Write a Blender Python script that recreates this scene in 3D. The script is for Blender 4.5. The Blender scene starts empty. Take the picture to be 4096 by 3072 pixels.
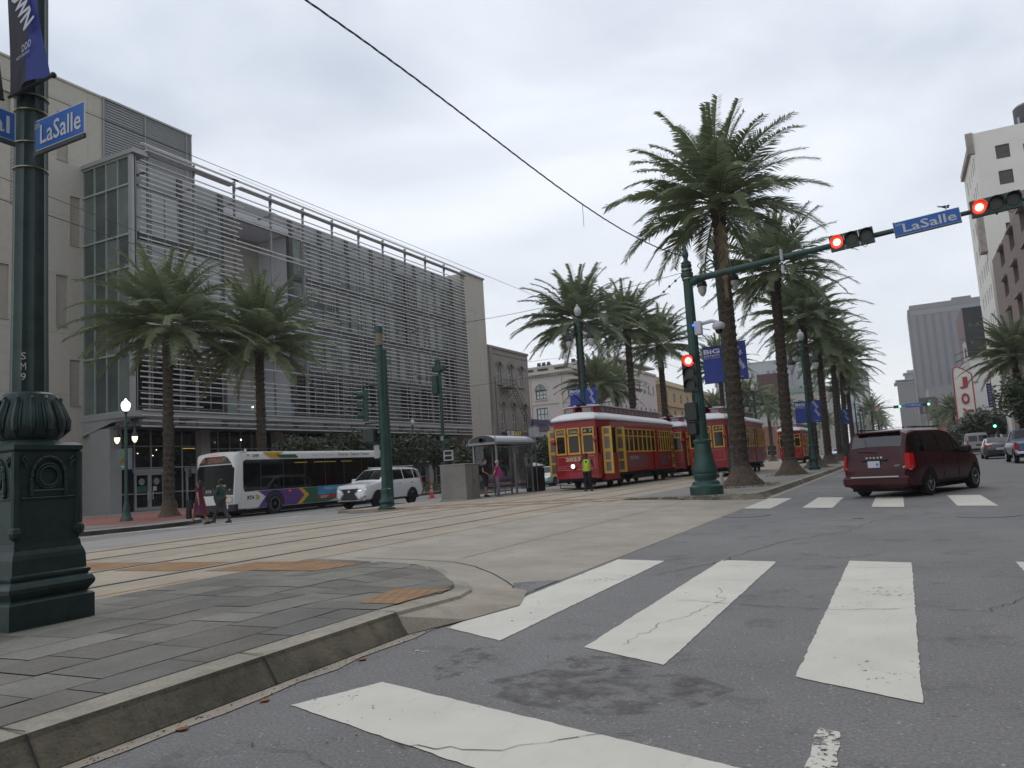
import bpy, bmesh, math, random
from mathutils import Vector, Matrix
R_ = math.radians
S = bpy.context.scene
COL = S.collection
# ---------------------------------------------------------------- camera
cam = bpy.data.cameras.new("camera"); camo = bpy.data.objects.new("camera", cam); COL.objects.link(camo)
cam.sensor_width = 36.0; cam.lens = 26.935; cam.clip_start = 0.1; cam.clip_end = 4000
Rm = ((0.88919458, -0.10706425, -0.44482607), (0.45313627, 0.07167499, 0.88855513), (-0.06324959, -0.99166524, 0.11224771))
camo.matrix_world = Matrix(((Rm[0][0], -Rm[0][1], -Rm[0][2], 0), (Rm[1][0], -Rm[1][1], -Rm[1][2], 0), (Rm[2][0], -Rm[2][1], -Rm[2][2], 1.3), (0, 0, 0, 1)))
S.camera = camo
S.render.resolution_x = 1024; S.render.resolution_y = 768
# ---------------------------------------------------------------- world: overcast daylight
W = bpy.data.worlds.new("World"); S.world = W; W.use_nodes = True
nt = W.node_tree; nt.nodes.clear(); N = nt.nodes.new; L = nt.links.new
out = N('ShaderNodeOutputWorld'); bg = N('ShaderNodeBackground'); L(bg.outputs[0], out.inputs[0])
sky = N('ShaderNodeTexSky'); sky.sky_type = 'NISHITA'; sky.sun_disc = False
SUN_EL, SUN_AZ = R_(52), R_(200)
sky.sun_elevation = SUN_EL; sky.sun_rotation = SUN_AZ; sky.air_density = 1.0; sky.dust_density = 3.0
sk = N('ShaderNodeVectorMath'); sk.operation = 'SCALE'; L(sky.outputs[0], sk.inputs[0]); sk.inputs['Scale'].default_value = 0.02
tc = N('ShaderNodeTexCoord'); mp = N('ShaderNodeMapping'); L(tc.outputs['Generated'], mp.inputs[0]); mp.inputs['Scale'].default_value = (1, 1, 2.6); mp.inputs['Location'].default_value = (0.3, 0.55, 0.1)
n1 = N('ShaderNodeTexNoise'); n1.inputs['Scale'].default_value = 1.7; n1.inputs['Detail'].default_value = 5; n1.inputs['Roughness'].default_value = 0.5; n1.inputs['Distortion'].default_value = 0.35; L(mp.outputs[0], n1.inputs[0])
cr = N('ShaderNodeValToRGB'); L(n1.outputs['Fac'], cr.inputs[0])
cr.color_ramp.elements[0].position = 0.40; cr.color_ramp.elements[0].color = (0.49, 0.535, 0.61, 1)
cr.color_ramp.elements[1].position = 0.64; cr.color_ramp.elements[1].color = (0.78, 0.815, 0.87, 1)
sep = N('ShaderNodeSeparateXYZ'); L(tc.outputs['Generated'], sep.inputs[0])
# brighter, whiter cloud band low in the sky
mr = N('ShaderNodeMapRange'); L(sep.outputs['Z'], mr.inputs[0]); mr.inputs[1].default_value = 0.08; mr.inputs[2].default_value = 0.48; mr.inputs[3].default_value = 1.0; mr.inputs[4].default_value = 0.0; mr.clamp = True
mx = N('ShaderNodeMixRGB'); mx.blend_type = 'MIX'; L(mr.outputs[0], mx.inputs[0]); L(cr.outputs[0], mx.inputs[1]); mx.inputs[2].default_value = (0.90, 0.905, 0.905, 1)
mf = N('ShaderNodeMath'); mf.operation = 'MULTIPLY'; L(mr.outputs[0], mf.inputs[0]); mf.inputs[1].default_value = 0.62; L(mf.outputs[0], mx.inputs[0])
ad = N('ShaderNodeVectorMath'); ad.operation = 'ADD'; L(mx.outputs[0], ad.inputs[0]); L(sk.outputs[0], ad.inputs[1])
L(ad.outputs[0], bg.inputs['Color']); bg.inputs['Strength'].default_value = 1.0
# ---------------------------------------------------------------- sun behind the cloud
sl = bpy.data.lights.new("sun", 'SUN'); so = bpy.data.objects.new("sun", sl); COL.objects.link(so)
sl.energy = 0.6; sl.angle = R_(25); sl.color = (1.0, 0.97, 0.92)
so.rotation_euler = (R_(38), 0, R_(-160))
S.view_settings.view_transform = 'Standard'; S.view_settings.look = 'None'; S.view_settings.exposure = 0.22; S.view_settings.gamma = 1.0
# ================================================================ helpers
def lin(h):
    if isinstance(h, str):
        c = [int(h[i:i+2], 16) / 255 for i in (0, 2, 4)]
        return tuple(((v + .055) / 1.055) ** 2.4 if v > .04045 else v / 12.92 for v in c)
    return h
def nn(nt, t, **k):
    n = nt.nodes.new(t)
    for a, v in k.items(): setattr(n, a, v)
    return n
MATS = {}
def mat(name, col, rough=.7, var=.12, scale=3., metal=0., bump=0., bscale=40., emit=0., spec=.5, col2=None, alpha=1., coat=0., sxyz=None, trans=0.):
    if name in MATS: return MATS[name]
    m = bpy.data.materials.new(name); m.use_nodes = True; t = m.node_tree; b = t.nodes['Principled BSDF']
    c = lin(col); c2 = lin(col2) if col2 else tuple(v * (1 - var * 1.6) for v in c)
    b.inputs['Roughness'].default_value = rough; b.inputs['Metallic'].default_value = metal; b.inputs['Specular IOR Level'].default_value = spec
    if coat: b.inputs['Coat Weight'].default_value = coat; b.inputs['Coat Roughness'].default_value = .05
    if trans: b.inputs['Transmission Weight'].default_value = trans
    tc = nn(t, 'ShaderNodeTexCoord'); src = tc.outputs['Object']
    if sxyz:
        mp = nn(t, 'ShaderNodeMapping'); t.links.new(src, mp.inputs[0]); mp.inputs['Scale'].default_value = sxyz; src = mp.outputs[0]
    n = nn(t, 'ShaderNodeTexNoise'); n.inputs['Scale'].default_value = scale; n.inputs['Detail'].default_value = 6; n.inputs['Roughness'].default_value = .6; t.links.new(src, n.inputs[0])
    r = nn(t, 'ShaderNodeMapRange'); t.links.new(n.outputs['Fac'], r.inputs[0]); r.inputs[1].default_value = .3; r.inputs[2].default_value = .7
    mx = nn(t, 'ShaderNodeMixRGB'); t.links.new(r.outputs[0], mx.inputs[0]); mx.inputs[1].default_value = (*c2, 1); mx.inputs[2].default_value = (*c, 1)
    t.links.new(mx.outputs[0], b.inputs['Base Color'])
    if bump:
        n2 = nn(t, 'ShaderNodeTexNoise'); n2.inputs['Scale'].default_value = bscale; n2.inputs['Detail'].default_value = 4; t.links.new(src, n2.inputs[0])
        bp = nn(t, 'ShaderNodeBump'); bp.inputs['Strength'].default_value = bump; bp.inputs['Distance'].default_value = .02; t.links.new(n2.outputs['Fac'], bp.inputs['Height']); t.links.new(bp.outputs[0], b.inputs['Normal'])
    if emit: b.inputs['Emission Color'].default_value = (*c, 1); b.inputs['Emission Strength'].default_value = emit
    if alpha < 1: b.inputs['Alpha'].default_value = alpha
    MATS[name] = m; return m
class MB:
    def __init__(s, off=(0, 0, 0)): s.v = []; s.f = []; s.o = Vector(off); s.mi = []; s.cur = 0; s.M = None
    def add(s, vs, fs):
        k = len(s.v)
        for p in vs:
            p = Vector(p)
            if s.M is not None: p = s.M @ p
            s.v.append(p - s.o)
        for f in fs: s.f.append([i + k for i in f]); s.mi.append(s.cur)
        return s
    def box(s, x0, x1, y0, y1, z0, z1):
        return s.add([(x0, y0, z0), (x1, y0, z0), (x1, y1, z0), (x0, y1, z0), (x0, y0, z1), (x1, y0, z1), (x1, y1, z1), (x0, y1, z1)],
                     [(0, 3, 2, 1), (4, 5, 6, 7), (0, 1, 5, 4), (1, 2, 6, 5), (2, 3, 7, 6), (3, 0, 4, 7)])
    def rbox(s, x0, x1, y0, y1, z0, z1, r):      # box with chamfered edges (all three ways)
        r = min(r, (x1-x0)/2.01, (y1-y0)/2.01, (z1-z0)/2.01)
        P = []
        for sx, X in ((1, x0), (-1, x1)):
            for sy, Y in ((1, y0), (-1, y1)):
                for sz, Z in ((1, z0), (-1, z1)):
                    P += [(X, Y+sy*r, Z+sz*r), (X+sx*r, Y, Z+sz*r), (X+sx*r, Y+sy*r, Z)]
        bm = bmesh.new(); vs = [bm.verts.new(p) for p in P]; bmesh.ops.convex_hull(bm, input=vs)
        bm.verts.index_update(); s.add([v.co.copy() for v in bm.verts], [[v.index for v in f.verts] for f in bm.faces]); bm.free(); return s
    def hull(s, pts):
        bm = bmesh.new(); vs = [bm.verts.new(p) for p in pts]; bmesh.ops.convex_hull(bm, input=vs)
        for v in [v for v in bm.verts if not v.link_faces]: bm.verts.remove(v)
        bm.verts.index_update(); s.add([v.co.copy() for v in bm.verts], [[v.index for v in f.verts] for f in bm.faces]); bm.free(); return s
    def tube(s, pts, rad, n=8, cap=True):
        pts = [Vector(p) for p in pts]; m = len(pts)
        if not hasattr(rad, '__len__'): rad = [rad] * m
        vs = []; up = None
        for i, p in enumerate(pts):
            d = (pts[min(i+1, m-1)] - pts[max(i-1, 0)]); d = d.normalized() if d.length else Vector((0, 0, 1))
            if up is None: up = Vector((1, 0, 0)) if abs(d.x) < .9 else Vector((0, 1, 0))
            a = (up - d * up.dot(d)).normalized(); b = d.cross(a); up = a
            r = rad[i]; rx, ry = (r if hasattr(r, '__len__') else (r, r))
            for k in range(n):
                t = 2 * math.pi * k / n; vs.append(p + a * (rx * math.cos(t)) + b * (ry * math.sin(t)))
        fs = [(i*n+k, i*n+(k+1) % n, (i+1)*n+(k+1) % n, (i+1)*n+k) for i in range(m-1) for k in range(n)]
        if cap: fs += [tuple(range(n-1, -1, -1)), tuple(range((m-1)*n, m*n))]
        return s.add(vs, fs)
    def cyl(s, p0, p1, r0, r1=None, n=10): return s.tube([p0, p1], [r0, r0 if r1 is None else r1], n)
    def lathe(s, c, prof, n=16, flute=0, fd=.06):  # profile [(r, z)]
        vs = []
        for r, z in prof:
            for k in range(n):
                t = 2 * math.pi * k / n; q = r * (1 - (fd if (flute and k % 2) else 0)); vs.append((c[0] + q * math.cos(t), c[1] + q * math.sin(t), c[2] + z))
        m = len(prof)
        fs = [(i*n+k, i*n+(k+1) % n, (i+1)*n+(k+1) % n, (i+1)*n+k) for i in range(m-1) for k in range(n)]
        fs += [tuple(range(n-1, -1, -1)), tuple(range((m-1)*n, m*n))]
        return s.add(vs, fs)
    def sq(s, c, prof):                              # square section lathe [(half, z)]
        vs = []
        for h, z in prof: vs += [(c[0]-h, c[1]-h, c[2]+z), (c[0]+h, c[1]-h, c[2]+z), (c[0]+h, c[1]+h, c[2]+z), (c[0]-h, c[1]+h, c[2]+z)]
        m = len(prof); fs = [(i*4+k, i*4+(k+1) % 4, (i+1)*4+(k+1) % 4, (i+1)*4+k) for i in range(m-1) for k in range(4)]
        return s.add(vs, fs + [(3, 2, 1, 0), tuple(range((m-1)*4, m*4))])
    def ball(s, c, r, n=10, m=7):
        rx, ry, rz = r if hasattr(r, '__len__') else (r, r, r)
        vs = [(c[0], c[1], c[2]-rz)]
        for i in range(1, m):
            a = math.pi * i / m
            for k in range(n): t = 2 * math.pi * k / n; vs.append((c[0]+rx*math.sin(a)*math.cos(t), c[1]+ry*math.sin(a)*math.sin(t), c[2]-rz*math.cos(a)))
        vs.append((c[0], c[1], c[2]+rz)); last = len(vs) - 1
        fs = [(0, 1+(k+1) % n, 1+k) for k in range(n)]
        for i in range(m-2): fs += [(1+i*n+k, 1+i*n+(k+1) % n, 1+(i+1)*n+(k+1) % n, 1+(i+1)*n+k) for k in range(n)]
        fs += [(last, 1+(m-2)*n+k, 1+(m-2)*n+(k+1) % n) for k in range(n)]
        return s.add(vs, fs)
    def prism(s, poly, a, b, ax='x'):               # polygon extruded along an axis; poly coords are the other two axes in order
        f = {'x': lambda t, p: (t, p[0], p[1]), 'y': lambda t, p: (p[0], t, p[1]), 'z': lambda t, p: (p[0], p[1], t)}[ax]
        n = len(poly); return s.add([f(a, p) for p in poly] + [f(b, p) for p in poly], [tuple(range(n-1, -1, -1)), tuple(range(n, 2*n))] + [(i, (i+1) % n, n+(i+1) % n, n+i) for i in range(n)])
    def quad(s, *p): return s.add(p, [tuple(range(len(p)))])
    def build(s, name, m, parent=None, smooth=False, fix=True):
        me = bpy.data.meshes.new(name); me.from_pydata([tuple(v) for v in s.v], [], s.f)
        ms = m if isinstance(m, (list, tuple)) else [m]
        for q in ms: me.materials.append(q)
        if len(ms) > 1: me.polygons.foreach_set('material_index', s.mi)
        if fix and len(s.f) > 1:
            bm = bmesh.new(); bm.from_mesh(me); bmesh.ops.recalc_face_normals(bm, faces=bm.faces); bm.to_mesh(me); bm.free()
        if smooth:
            me.polygons.foreach_set('use_smooth', [True] * len(me.polygons))
            try: me.set_sharp_from_angle(angle=R_(38))
            except Exception: pass
        me.update(); o = bpy.data.objects.new(name, me); COL.objects.link(o)
        if parent is not None: o.parent = parent
        return o
def tag(o, label=None, cat=None, group=None, kind=None):
    if label: o['label'] = label
    if cat: o['category'] = cat
    if group: o['group'] = group
    if kind: o['kind'] = kind
    return o
def thing(name, loc, label, cat, rz=0., group=None, sc=1.):
    o = bpy.data.objects.new(name, None); COL.objects.link(o); o.location = loc; o.rotation_euler = (0, 0, rz); o.scale = (sc, sc, sc); o.empty_display_size = .3
    return tag(o, label, cat, group)
def struct(name, mb, m, smooth=False): return tag(mb.build(name, m, None, smooth, fix=False), kind='structure')
def copy_tree(o, parent=None):
    c = o.copy(); COL.objects.link(c); c.parent = parent
    for ch in o.children: copy_tree(ch, c)
    return c
def place(src, used, loc, rz, label, group, sc=1.):
    o = src if not used else copy_tree(src)
    o.location = loc; o.rotation_euler = (0, 0, rz); o.scale = (sc, sc, sc); o['label'] = label; o['group'] = group
    return o
_TX = {}
def txt(s, m, parent, p0, u, v, name='lettering', th=.004, bold=0.):
    """writing as thin relief: p0 lower-left corner, u full width vector, v full height vector"""
    key = (s, bold)
    if key not in _TX:
        cu = bpy.data.curves.new('t', 'FONT'); cu.body = s; cu.size = 1; cu.offset = bold; cu.resolution_u = 2
        ob = bpy.data.objects.new('t', cu); COL.objects.link(ob); dg = bpy.context.evaluated_depsgraph_get(); me = bpy.data.meshes.new_from_object(ob.evaluated_get(dg))
        _TX[key] = ([v.co.copy() for v in me.vertices], [tuple(p.vertices) for p in me.polygons]); bpy.data.objects.remove(ob); bpy.data.curves.remove(cu); bpy.data.meshes.remove(me)
    V, F = _TX[key]
    x0 = min(q.x for q in V); x1 = max(q.x for q in V); y0 = min(q.y for q in V); y1 = max(q.y for q in V)
    p0 = Vector(p0); u = Vector(u); v = Vector(v); n = u.cross(v).normalized() * th
    mb = MB(); mb.add([p0 + u * ((q.x-x0)/(x1-x0)) + v * ((q.y-y0)/(y1-y0)) + n for q in V], F)
    return mb.build(name, m, parent, fix=False)
def facade(wall, off, u0, u1, z0, z1, wins, plane, face, depth=.25):
    """wall sheet with real openings. plane=('x',X) wall along y, or ('y',Y) wall along x. face=+1/-1 outward side. wins: (a,b,c,d)"""
    ax, P = plane
    f = (lambda a, z, d=0: (P - face*d, a, z)) if ax == 'x' else (lambda a, z, d=0: (a, P - face*d, z))
    us = sorted(set([u0, u1] + [w[0] for w in wins] + [w[1] for w in wins])); zs = sorted(set([z0, z1] + [w[2] for w in wins] + [w[3] for w in wins]))
    for j in range(len(zs)-1):
        i = 0
        while i < len(us)-1:
            cz = (zs[j]+zs[j+1])/2
            inw = lambda k: any(w[0] < (us[k]+us[k+1])/2 < w[1] and w[2] < cz < w[3] for w in wins)
            if inw(i): i += 1; continue
            k = i
            while k+1 < len(us)-1 and not inw(k+1): k += 1
            wall.quad(f(us[i], zs[j]), f(us[k+1], zs[j]), f(us[k+1], zs[j+1]), f(us[i], zs[j+1])); i = k+1
    for a, b, c, d in wins:
        wall.quad(f(a, c), f(b, c), f(b, c, depth), f(a, c, depth)); wall.quad(f(a, d), f(b, d), f(b, d, depth), f(a, d, depth))
        wall.quad(f(a, c), f(a, d), f(a, d, depth), f(a, c, depth)); wall.quad(f(b, c), f(b, d), f(b, d, depth), f(b, c, depth))
def window(off, parent, w, plane, face, fm, gm, depth=.2, fw=.08, nx=1, nz=2, fd=.05, name='window'):
    """window part (frame bars) with a pane sub-part, sitting depth behind the wall face"""
    ax, P = plane; a, b, c, d = w; mb = MB(off); Q = P - face*depth
    def bar(a0, a1, c0, c1):
        lo, hi = sorted((Q, Q + face*fd))
        mb.box(lo, hi, a0, a1, c0, c1) if ax == 'x' else mb.box(a0, a1, lo, hi, c0, c1)
    bar(a, a+fw, c, d); bar(b-fw, b, c, d); bar(a+fw, b-fw, c, c+fw); bar(a+fw, b-fw, d-fw, d)
    for i in range(1, nx): q = a+(b-a)*i/nx; bar(q-fw*.35, q+fw*.35, c+fw, d-fw)
    for i in range(1, nz): q = c+(d-c)*i/nz; bar(a+fw, b-fw, q-fw*.4, q+fw*.4)
    o = mb.build(name, fm, parent); g = MB(off); q = Q + face*.012
    g.quad(*[((q, x, z) if ax == 'x' else (x, q, z)) for x, z in ((a, c), (b, c), (b, d), (a, d))]); g.build('pane', gm, o, fix=False)
    return o
# ================================================================ special materials
def asphalt(name, base, dark, specks=1.):
    m = mat(name, base, .85, .1, .6); t = m.node_tree; b = t.nodes['Principled BSDF']; tc = nn(t, 'ShaderNodeTexCoord'); L = t.links.new
    def noise(sc, det=5, ro=.6):
        n = nn(t, 'ShaderNodeTexNoise'); n.inputs['Scale'].default_value = sc; n.inputs['Detail'].default_value = det; n.inputs['Roughness'].default_value = ro; L(tc.outputs['Object'], n.inputs[0]); return n
    def ramp(src, a, b_, lo=0., hi=1.):
        r = nn(t, 'ShaderNodeMapRange'); L(src, r.inputs[0]); r.inputs[1].default_value = a; r.inputs[2].default_value = b_; r.inputs[3].default_value = lo; r.inputs[4].default_value = hi; return r
    def mix(f, a, c, mode='MIX'):
        x = nn(t, 'ShaderNodeMixRGB'); x.blend_type = mode
        if hasattr(f, 'links'): L(f, x.inputs[0])
        else: x.inputs[0].default_value = f
        for i, q in ((1, a), (2, c)):
            if hasattr(q, 'links'): L(q, x.inputs[i])
            else: x.inputs[i].default_value = (*q, 1)
        return x.outputs[0]
    c0 = lin(base); c1 = lin(dark)
    big = ramp(noise(.45, 6, .65).outputs['Fac'], .38, .62); col = mix(big.outputs[0], tuple(v*.82 for v in c0), c0)
    st = ramp(noise(1.3, 8, .72).outputs['Fac'], .55, .72); col = mix(st.outputs[0], col, c1); st2 = ramp(noise(4.5, 8, .75).outputs['Fac'], .56, .70, 0, .55); col = mix(st2.outputs[0], col, c1)
    gr = ramp(noise(48, 4, .8).outputs['Fac'], .32, .68, .62, 1.38)
    gg = nn(t, 'ShaderNodeCombineXYZ'); [L(gr.outputs[0], gg.inputs[i]) for i in range(3)]
    col = mix(1., col, gg.outputs[0], 'MULTIPLY')
    vo = nn(t, 'ShaderNodeTexVoronoi'); vo.inputs['Scale'].default_value = 30; L(tc.outputs['Object'], vo.inputs[0]); sp = ramp(vo.outputs['Distance'], .12, .26, .75*specks, 0)
    msk = ramp(noise(9, 3).outputs['Fac'], .48, .62); mm = nn(t, 'ShaderNodeMath', operation='MULTIPLY'); L(sp.outputs[0], mm.inputs[0]); L(msk.outputs[0], mm.inputs[1])
    col = mix(mm.outputs[0], col, tuple(min(1, v*2.4) for v in c0))
    L(col, b.inputs['Base Color'])
    bp = nn(t, 'ShaderNodeBump'); bp.inputs['Strength'].default_value = .6; bp.inputs['Distance'].default_value = .01; L(noise(70, 3, .7).outputs['Fac'], bp.inputs['Height']); L(bp.outputs[0], b.inputs['Normal'])
    return m
def concrete(name, base, var=.16, stain=None, joint=None, fine=60, ss=2.2):
    m = mat(name, base, .88, var*1.3, .8, bump=.3, bscale=55); t = m.node_tree; b = t.nodes['Principled BSDF']; tc = nn(t, 'ShaderNodeTexCoord'); L = t.links.new
    n = nn(t, 'ShaderNodeTexNoise'); n.inputs['Scale'].default_value = fine; n.inputs['Detail'].default_value = 3; L(tc.outputs['Object'], n.inputs[0])
    r = nn(t, 'ShaderNodeMapRange'); L(n.outputs['Fac'], r.inputs[0]); r.inputs[1].default_value = .3; r.inputs[2].default_value = .7; r.inputs[3].default_value = .86; r.inputs[4].default_value = 1.12
    g = nn(t, 'ShaderNodeCombineXYZ'); [L(r.outputs[0], g.inputs[i]) for i in range(3)]
    x = nn(t, 'ShaderNodeMixRGB', blend_type='MULTIPLY'); x.inputs[0].default_value = 1; src = b.inputs['Base Color'].links[0].from_socket; L(src, x.inputs[1]); L(g.outputs[0], x.inputs[2]); col = x.outputs[0]
    if stain:
        n3 = nn(t, 'ShaderNodeTexNoise'); n3.inputs['Scale'].default_value = ss; n3.inputs['Detail'].default_value = 8; n3.inputs['Roughness'].default_value = .78; L(tc.outputs['Object'], n3.inputs[0])
        r3 = nn(t, 'ShaderNodeMapRange'); L(n3.outputs['Fac'], r3.inputs[0]); r3.inputs[1].default_value = .5; r3.inputs[2].default_value = .68; r3.inputs[4].default_value = .8
        y = nn(t, 'ShaderNodeMixRGB'); L(r3.outputs[0], y.inputs[0]); L(col, y.inputs[1]); y.inputs[2].default_value = (*lin(stain), 1); col = y.outputs[0]
    L(col, b.inputs['Base Color']); return m
def tiles(name, c1, c2, mortar, bw, bh, ms, sq=1., off=.5, rot=0., plane=None, rough=.85, var=.25, bump=.3, freq=2):
    m = mat(name, c1, rough, .1, 1.); t = m.node_tree; b = t.nodes['Principled BSDF']; tc = nn(t, 'ShaderNodeTexCoord'); L = t.links.new
    src = tc.outputs['Object']
    if plane == 'x':   # wall along y: use (y, z)
        s_ = nn(t, 'ShaderNodeSeparateXYZ'); L(src, s_.inputs[0]); c_ = nn(t, 'ShaderNodeCombineXYZ'); L(s_.outputs['Y'], c_.inputs[0]); L(s_.outputs['Z'], c_.inputs[1]); src = c_.outputs[0]
    elif plane == 'y':
        s_ = nn(t, 'ShaderNodeSeparateXYZ'); L(src, s_.inputs[0]); c_ = nn(t, 'ShaderNodeCombineXYZ'); L(s_.outputs['X'], c_.inputs[0]); L(s_.outputs['Z'], c_.inputs[1]); src = c_.outputs[0]
    if rot: mp = nn(t, 'ShaderNodeMapping'); L(src, mp.inputs[0]); mp.inputs['Rotation'].default_value = (0, 0, rot); src = mp.outputs[0]
    k = nn(t, 'ShaderNodeTexBrick'); L(src, k.inputs[0]); k.inputs['Scale'].default_value = 1; k.inputs['Brick Width'].default_value = bw; k.inputs['Row Height'].default_value = bh; k.inputs['Mortar Size'].default_value = ms
    k.inputs['Color1'].default_value = (*lin(c1), 1); k.inputs['Color2'].default_value = (*lin(c2), 1); k.inputs['Mortar'].default_value = (*lin(mortar), 1); k.squash = sq; k.offset = off; k.offset_frequency = 2; k.squash_frequency = freq; k.inputs['Bias'].default_value = 0.; k.inputs['Mortar Smooth'].default_value = .2
    n = nn(t, 'ShaderNodeTexNoise'); n.inputs['Scale'].default_value = 2.3; n.inputs['Detail'].default_value = 9; n.inputs['Roughness'].default_value = .7; L(tc.outputs['Object'], n.inputs[0])
    r = nn(t, 'ShaderNodeMapRange'); L(n.outputs['Fac'], r.inputs[0]); r.inputs[1].default_value = .3; r.inputs[2].default_value = .7; r.inputs[3].default_value = 1-var; r.inputs[4].default_value = 1+var
    g = nn(t, 'ShaderNodeCombineXYZ'); [L(r.outputs[0], g.inputs[i]) for i in range(3)]
    x = nn(t, 'ShaderNodeMixRGB', blend_type='MULTIPLY'); x.inputs[0].default_value = 1; L(k.outputs['Color'], x.inputs[1]); L(g.outputs[0], x.inputs[2]); L(x.outputs[0], b.inputs['Base Color'])
    bp = nn(t, 'ShaderNodeBump'); bp.inputs['Strength'].default_value = bump; bp.inputs['Distance'].default_value = .01; bp.invert = True; L(k.outputs['Fac'], bp.inputs['Height']); L(bp.outputs[0], b.inputs['Normal'])
    return m
def holes(name, base, lo, hi, sc=14.):     # worn paint: alpha holes with torn edges
    m = mat(name, base, .7, .10, 1.5); t = m.node_tree; b = t.nodes['Principled BSDF']; tc = nn(t, 'ShaderNodeTexCoord'); L = t.links.new
    n = nn(t, 'ShaderNodeTexNoise'); n.inputs['Scale'].default_value = sc; n.inputs['Detail'].default_value = 8; n.inputs['Roughness'].default_value = .75; L(tc.outputs['Object'], n.inputs[0])
    n2 = nn(t, 'ShaderNodeTexNoise'); n2.inputs['Scale'].default_value = 1.1; n2.inputs['Detail'].default_value = 3; L(tc.outputs['Object'], n2.inputs[0])
    a = nn(t, 'ShaderNodeMath', operation='MULTIPLY_ADD'); L(n2.outputs['Fac'], a.inputs[0]); a.inputs[1].default_value = .6; L(n.outputs['Fac'], a.inputs[2])
    r = nn(t, 'ShaderNodeMapRange'); L(a.outputs[0], r.inputs[0]); r.inputs[1].default_value = lo; r.inputs[2].default_value = hi; L(r.outputs[0], b.inputs['Alpha'])
    # dirt smears
    n3 = nn(t, 'ShaderNodeTexNoise'); n3.inputs['Scale'].default_value = 5; n3.inputs['Detail'].default_value = 9; n3.inputs['Roughness'].default_value = .8; mp = nn(t, 'ShaderNodeMapping'); mp.inputs['Scale'].default_value = (3, .6, 1); L(tc.outputs['Object'], mp.inputs[0]); L(mp.outputs[0], n3.inputs[0])
    r3 = nn(t, 'ShaderNodeMapRange'); L(n3.outputs['Fac'], r3.inputs[0]); r3.inputs[1].default_value = .55; r3.inputs[2].default_value = .8; r3.inputs[4].default_value = .6
    src = b.inputs['Base Color'].links[0].from_socket; y = nn(t, 'ShaderNodeMixRGB'); L(r3.outputs[0], y.inputs[0]); L(src, y.inputs[1]); y.inputs[2].default_value = (.30, .28, .26, 1); L(y.outputs[0], b.inputs['Base Color'])
    return m
M_asph = asphalt('asphalt', '757473', '4c4a48')
M_asph2 = asphalt('asphalt_left', '7f7d7b', '605e5c', .4)
M_conc = concrete('slab_concrete', 'a49c8f', .14, '8b8378')
M_track = concrete('track_concrete', 'a69b8a', .14, '8f8573')
M_gut = concrete('gutter_concrete', 'a89f90', .2, '7f7769')
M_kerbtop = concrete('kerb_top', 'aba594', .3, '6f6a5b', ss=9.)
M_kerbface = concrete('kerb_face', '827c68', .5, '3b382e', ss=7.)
M_flag = tiles('flagstone', '79796f', '625d57', '3b3b33', .78, .40, .010, 1.7, .37, R_(4), None, .85, .42, .6, 3)
M_tact = tiles('tactile', '96744e', '8d6a46', '7b5f40', .12, .12, .02, bump=1.)
M_side = concrete('sidewalk', '8b8882', .14, '75716b')
M_brickp = tiles('brick_paving', '93625a', '85524b', '7d6a64', .22, .11, .006)
M_paint = holes('road_paint', 'cbc8bc', .585, .625)
M_paintw = holes('worn_paint', 'cbc8bc', .76, .82, 22.)
M_yel = holes('yellow_paint', 'b98a35', .62, .7)
M_rail = mat('rail_steel', '6d6a68', .45, .2, 4, metal=.6); M_groove = mat('rail_groove', '3a3733', .9, .2)
M_crack = mat('crack_dark', '353335', .95, .3)
M_soil = mat('soil', '6f6650', .95, .4, 3, bump=.5, bscale=30, col2='55523a')
M_iron = mat('manhole_iron', '6b6b6e', .7, .15, 20, metal=.2)
# ================================================================ ground
rnd = random.Random(7)
g = MB(); g.quad((-900, -200, -.05), (900, -200, -.05), (900, 2500, -.05), (-900, 2500, -.05)); struct('ground', g, M_asph2)
def sheet(name, x0, x1, y0, y1, z0, m, z1=None, nx=1, ny=1):
    z1 = z0 if z1 is None else z1; g = MB(); g.quad((x0, y0, z0), (x1, y0, z1), (x1, y1, z1), (x0, y1, z0)); return struct(name, g, m)
sheet('road', -3.74, 9.0, -12, 800, 0, M_asph)
sheet('road', -30.2, -21.9, -12, 800, 0, M_asph2)
g = MB(); g.quad((-8.2, 9.0, .150), (-3.70, 7.3, .004), (-3.70, 23.6, .004), (-8.2, 23.6, .150)); struct('crossing_slab', g, M_conc)
g = MB(); g.quad((-16.3, -12, .150), (-21.95, -12, .004), (-21.95, 24.2, .004), (-16.3, 24.2, .150)); struct('crossing_slab', g, mat('conc_grey', '8d8a86', .88, .12, .8))
sheet('track_bed', -16.3, -8.2, -12, 800, .15, M_track)
# rails flush in the slab: groove then head
for i, x in enumerate((-9.45, -11.3, -13.62, -15.42)):
    g = MB(); g.quad((x-.055, -12, .154), (x+.055, -12, .154), (x+.055, 700, .154), (x-.055, 700, .154)); tag(g.build('rail_groove', M_groove, fix=False), kind='structure')
    g = MB(); g.quad((x-.02, -12, .158), (x+.045, -12, .158), (x+.045, 700, .158), (x-.02, 700, .158)); tag(g.build('rail', M_rail, fix=False), kind='structure')
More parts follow.
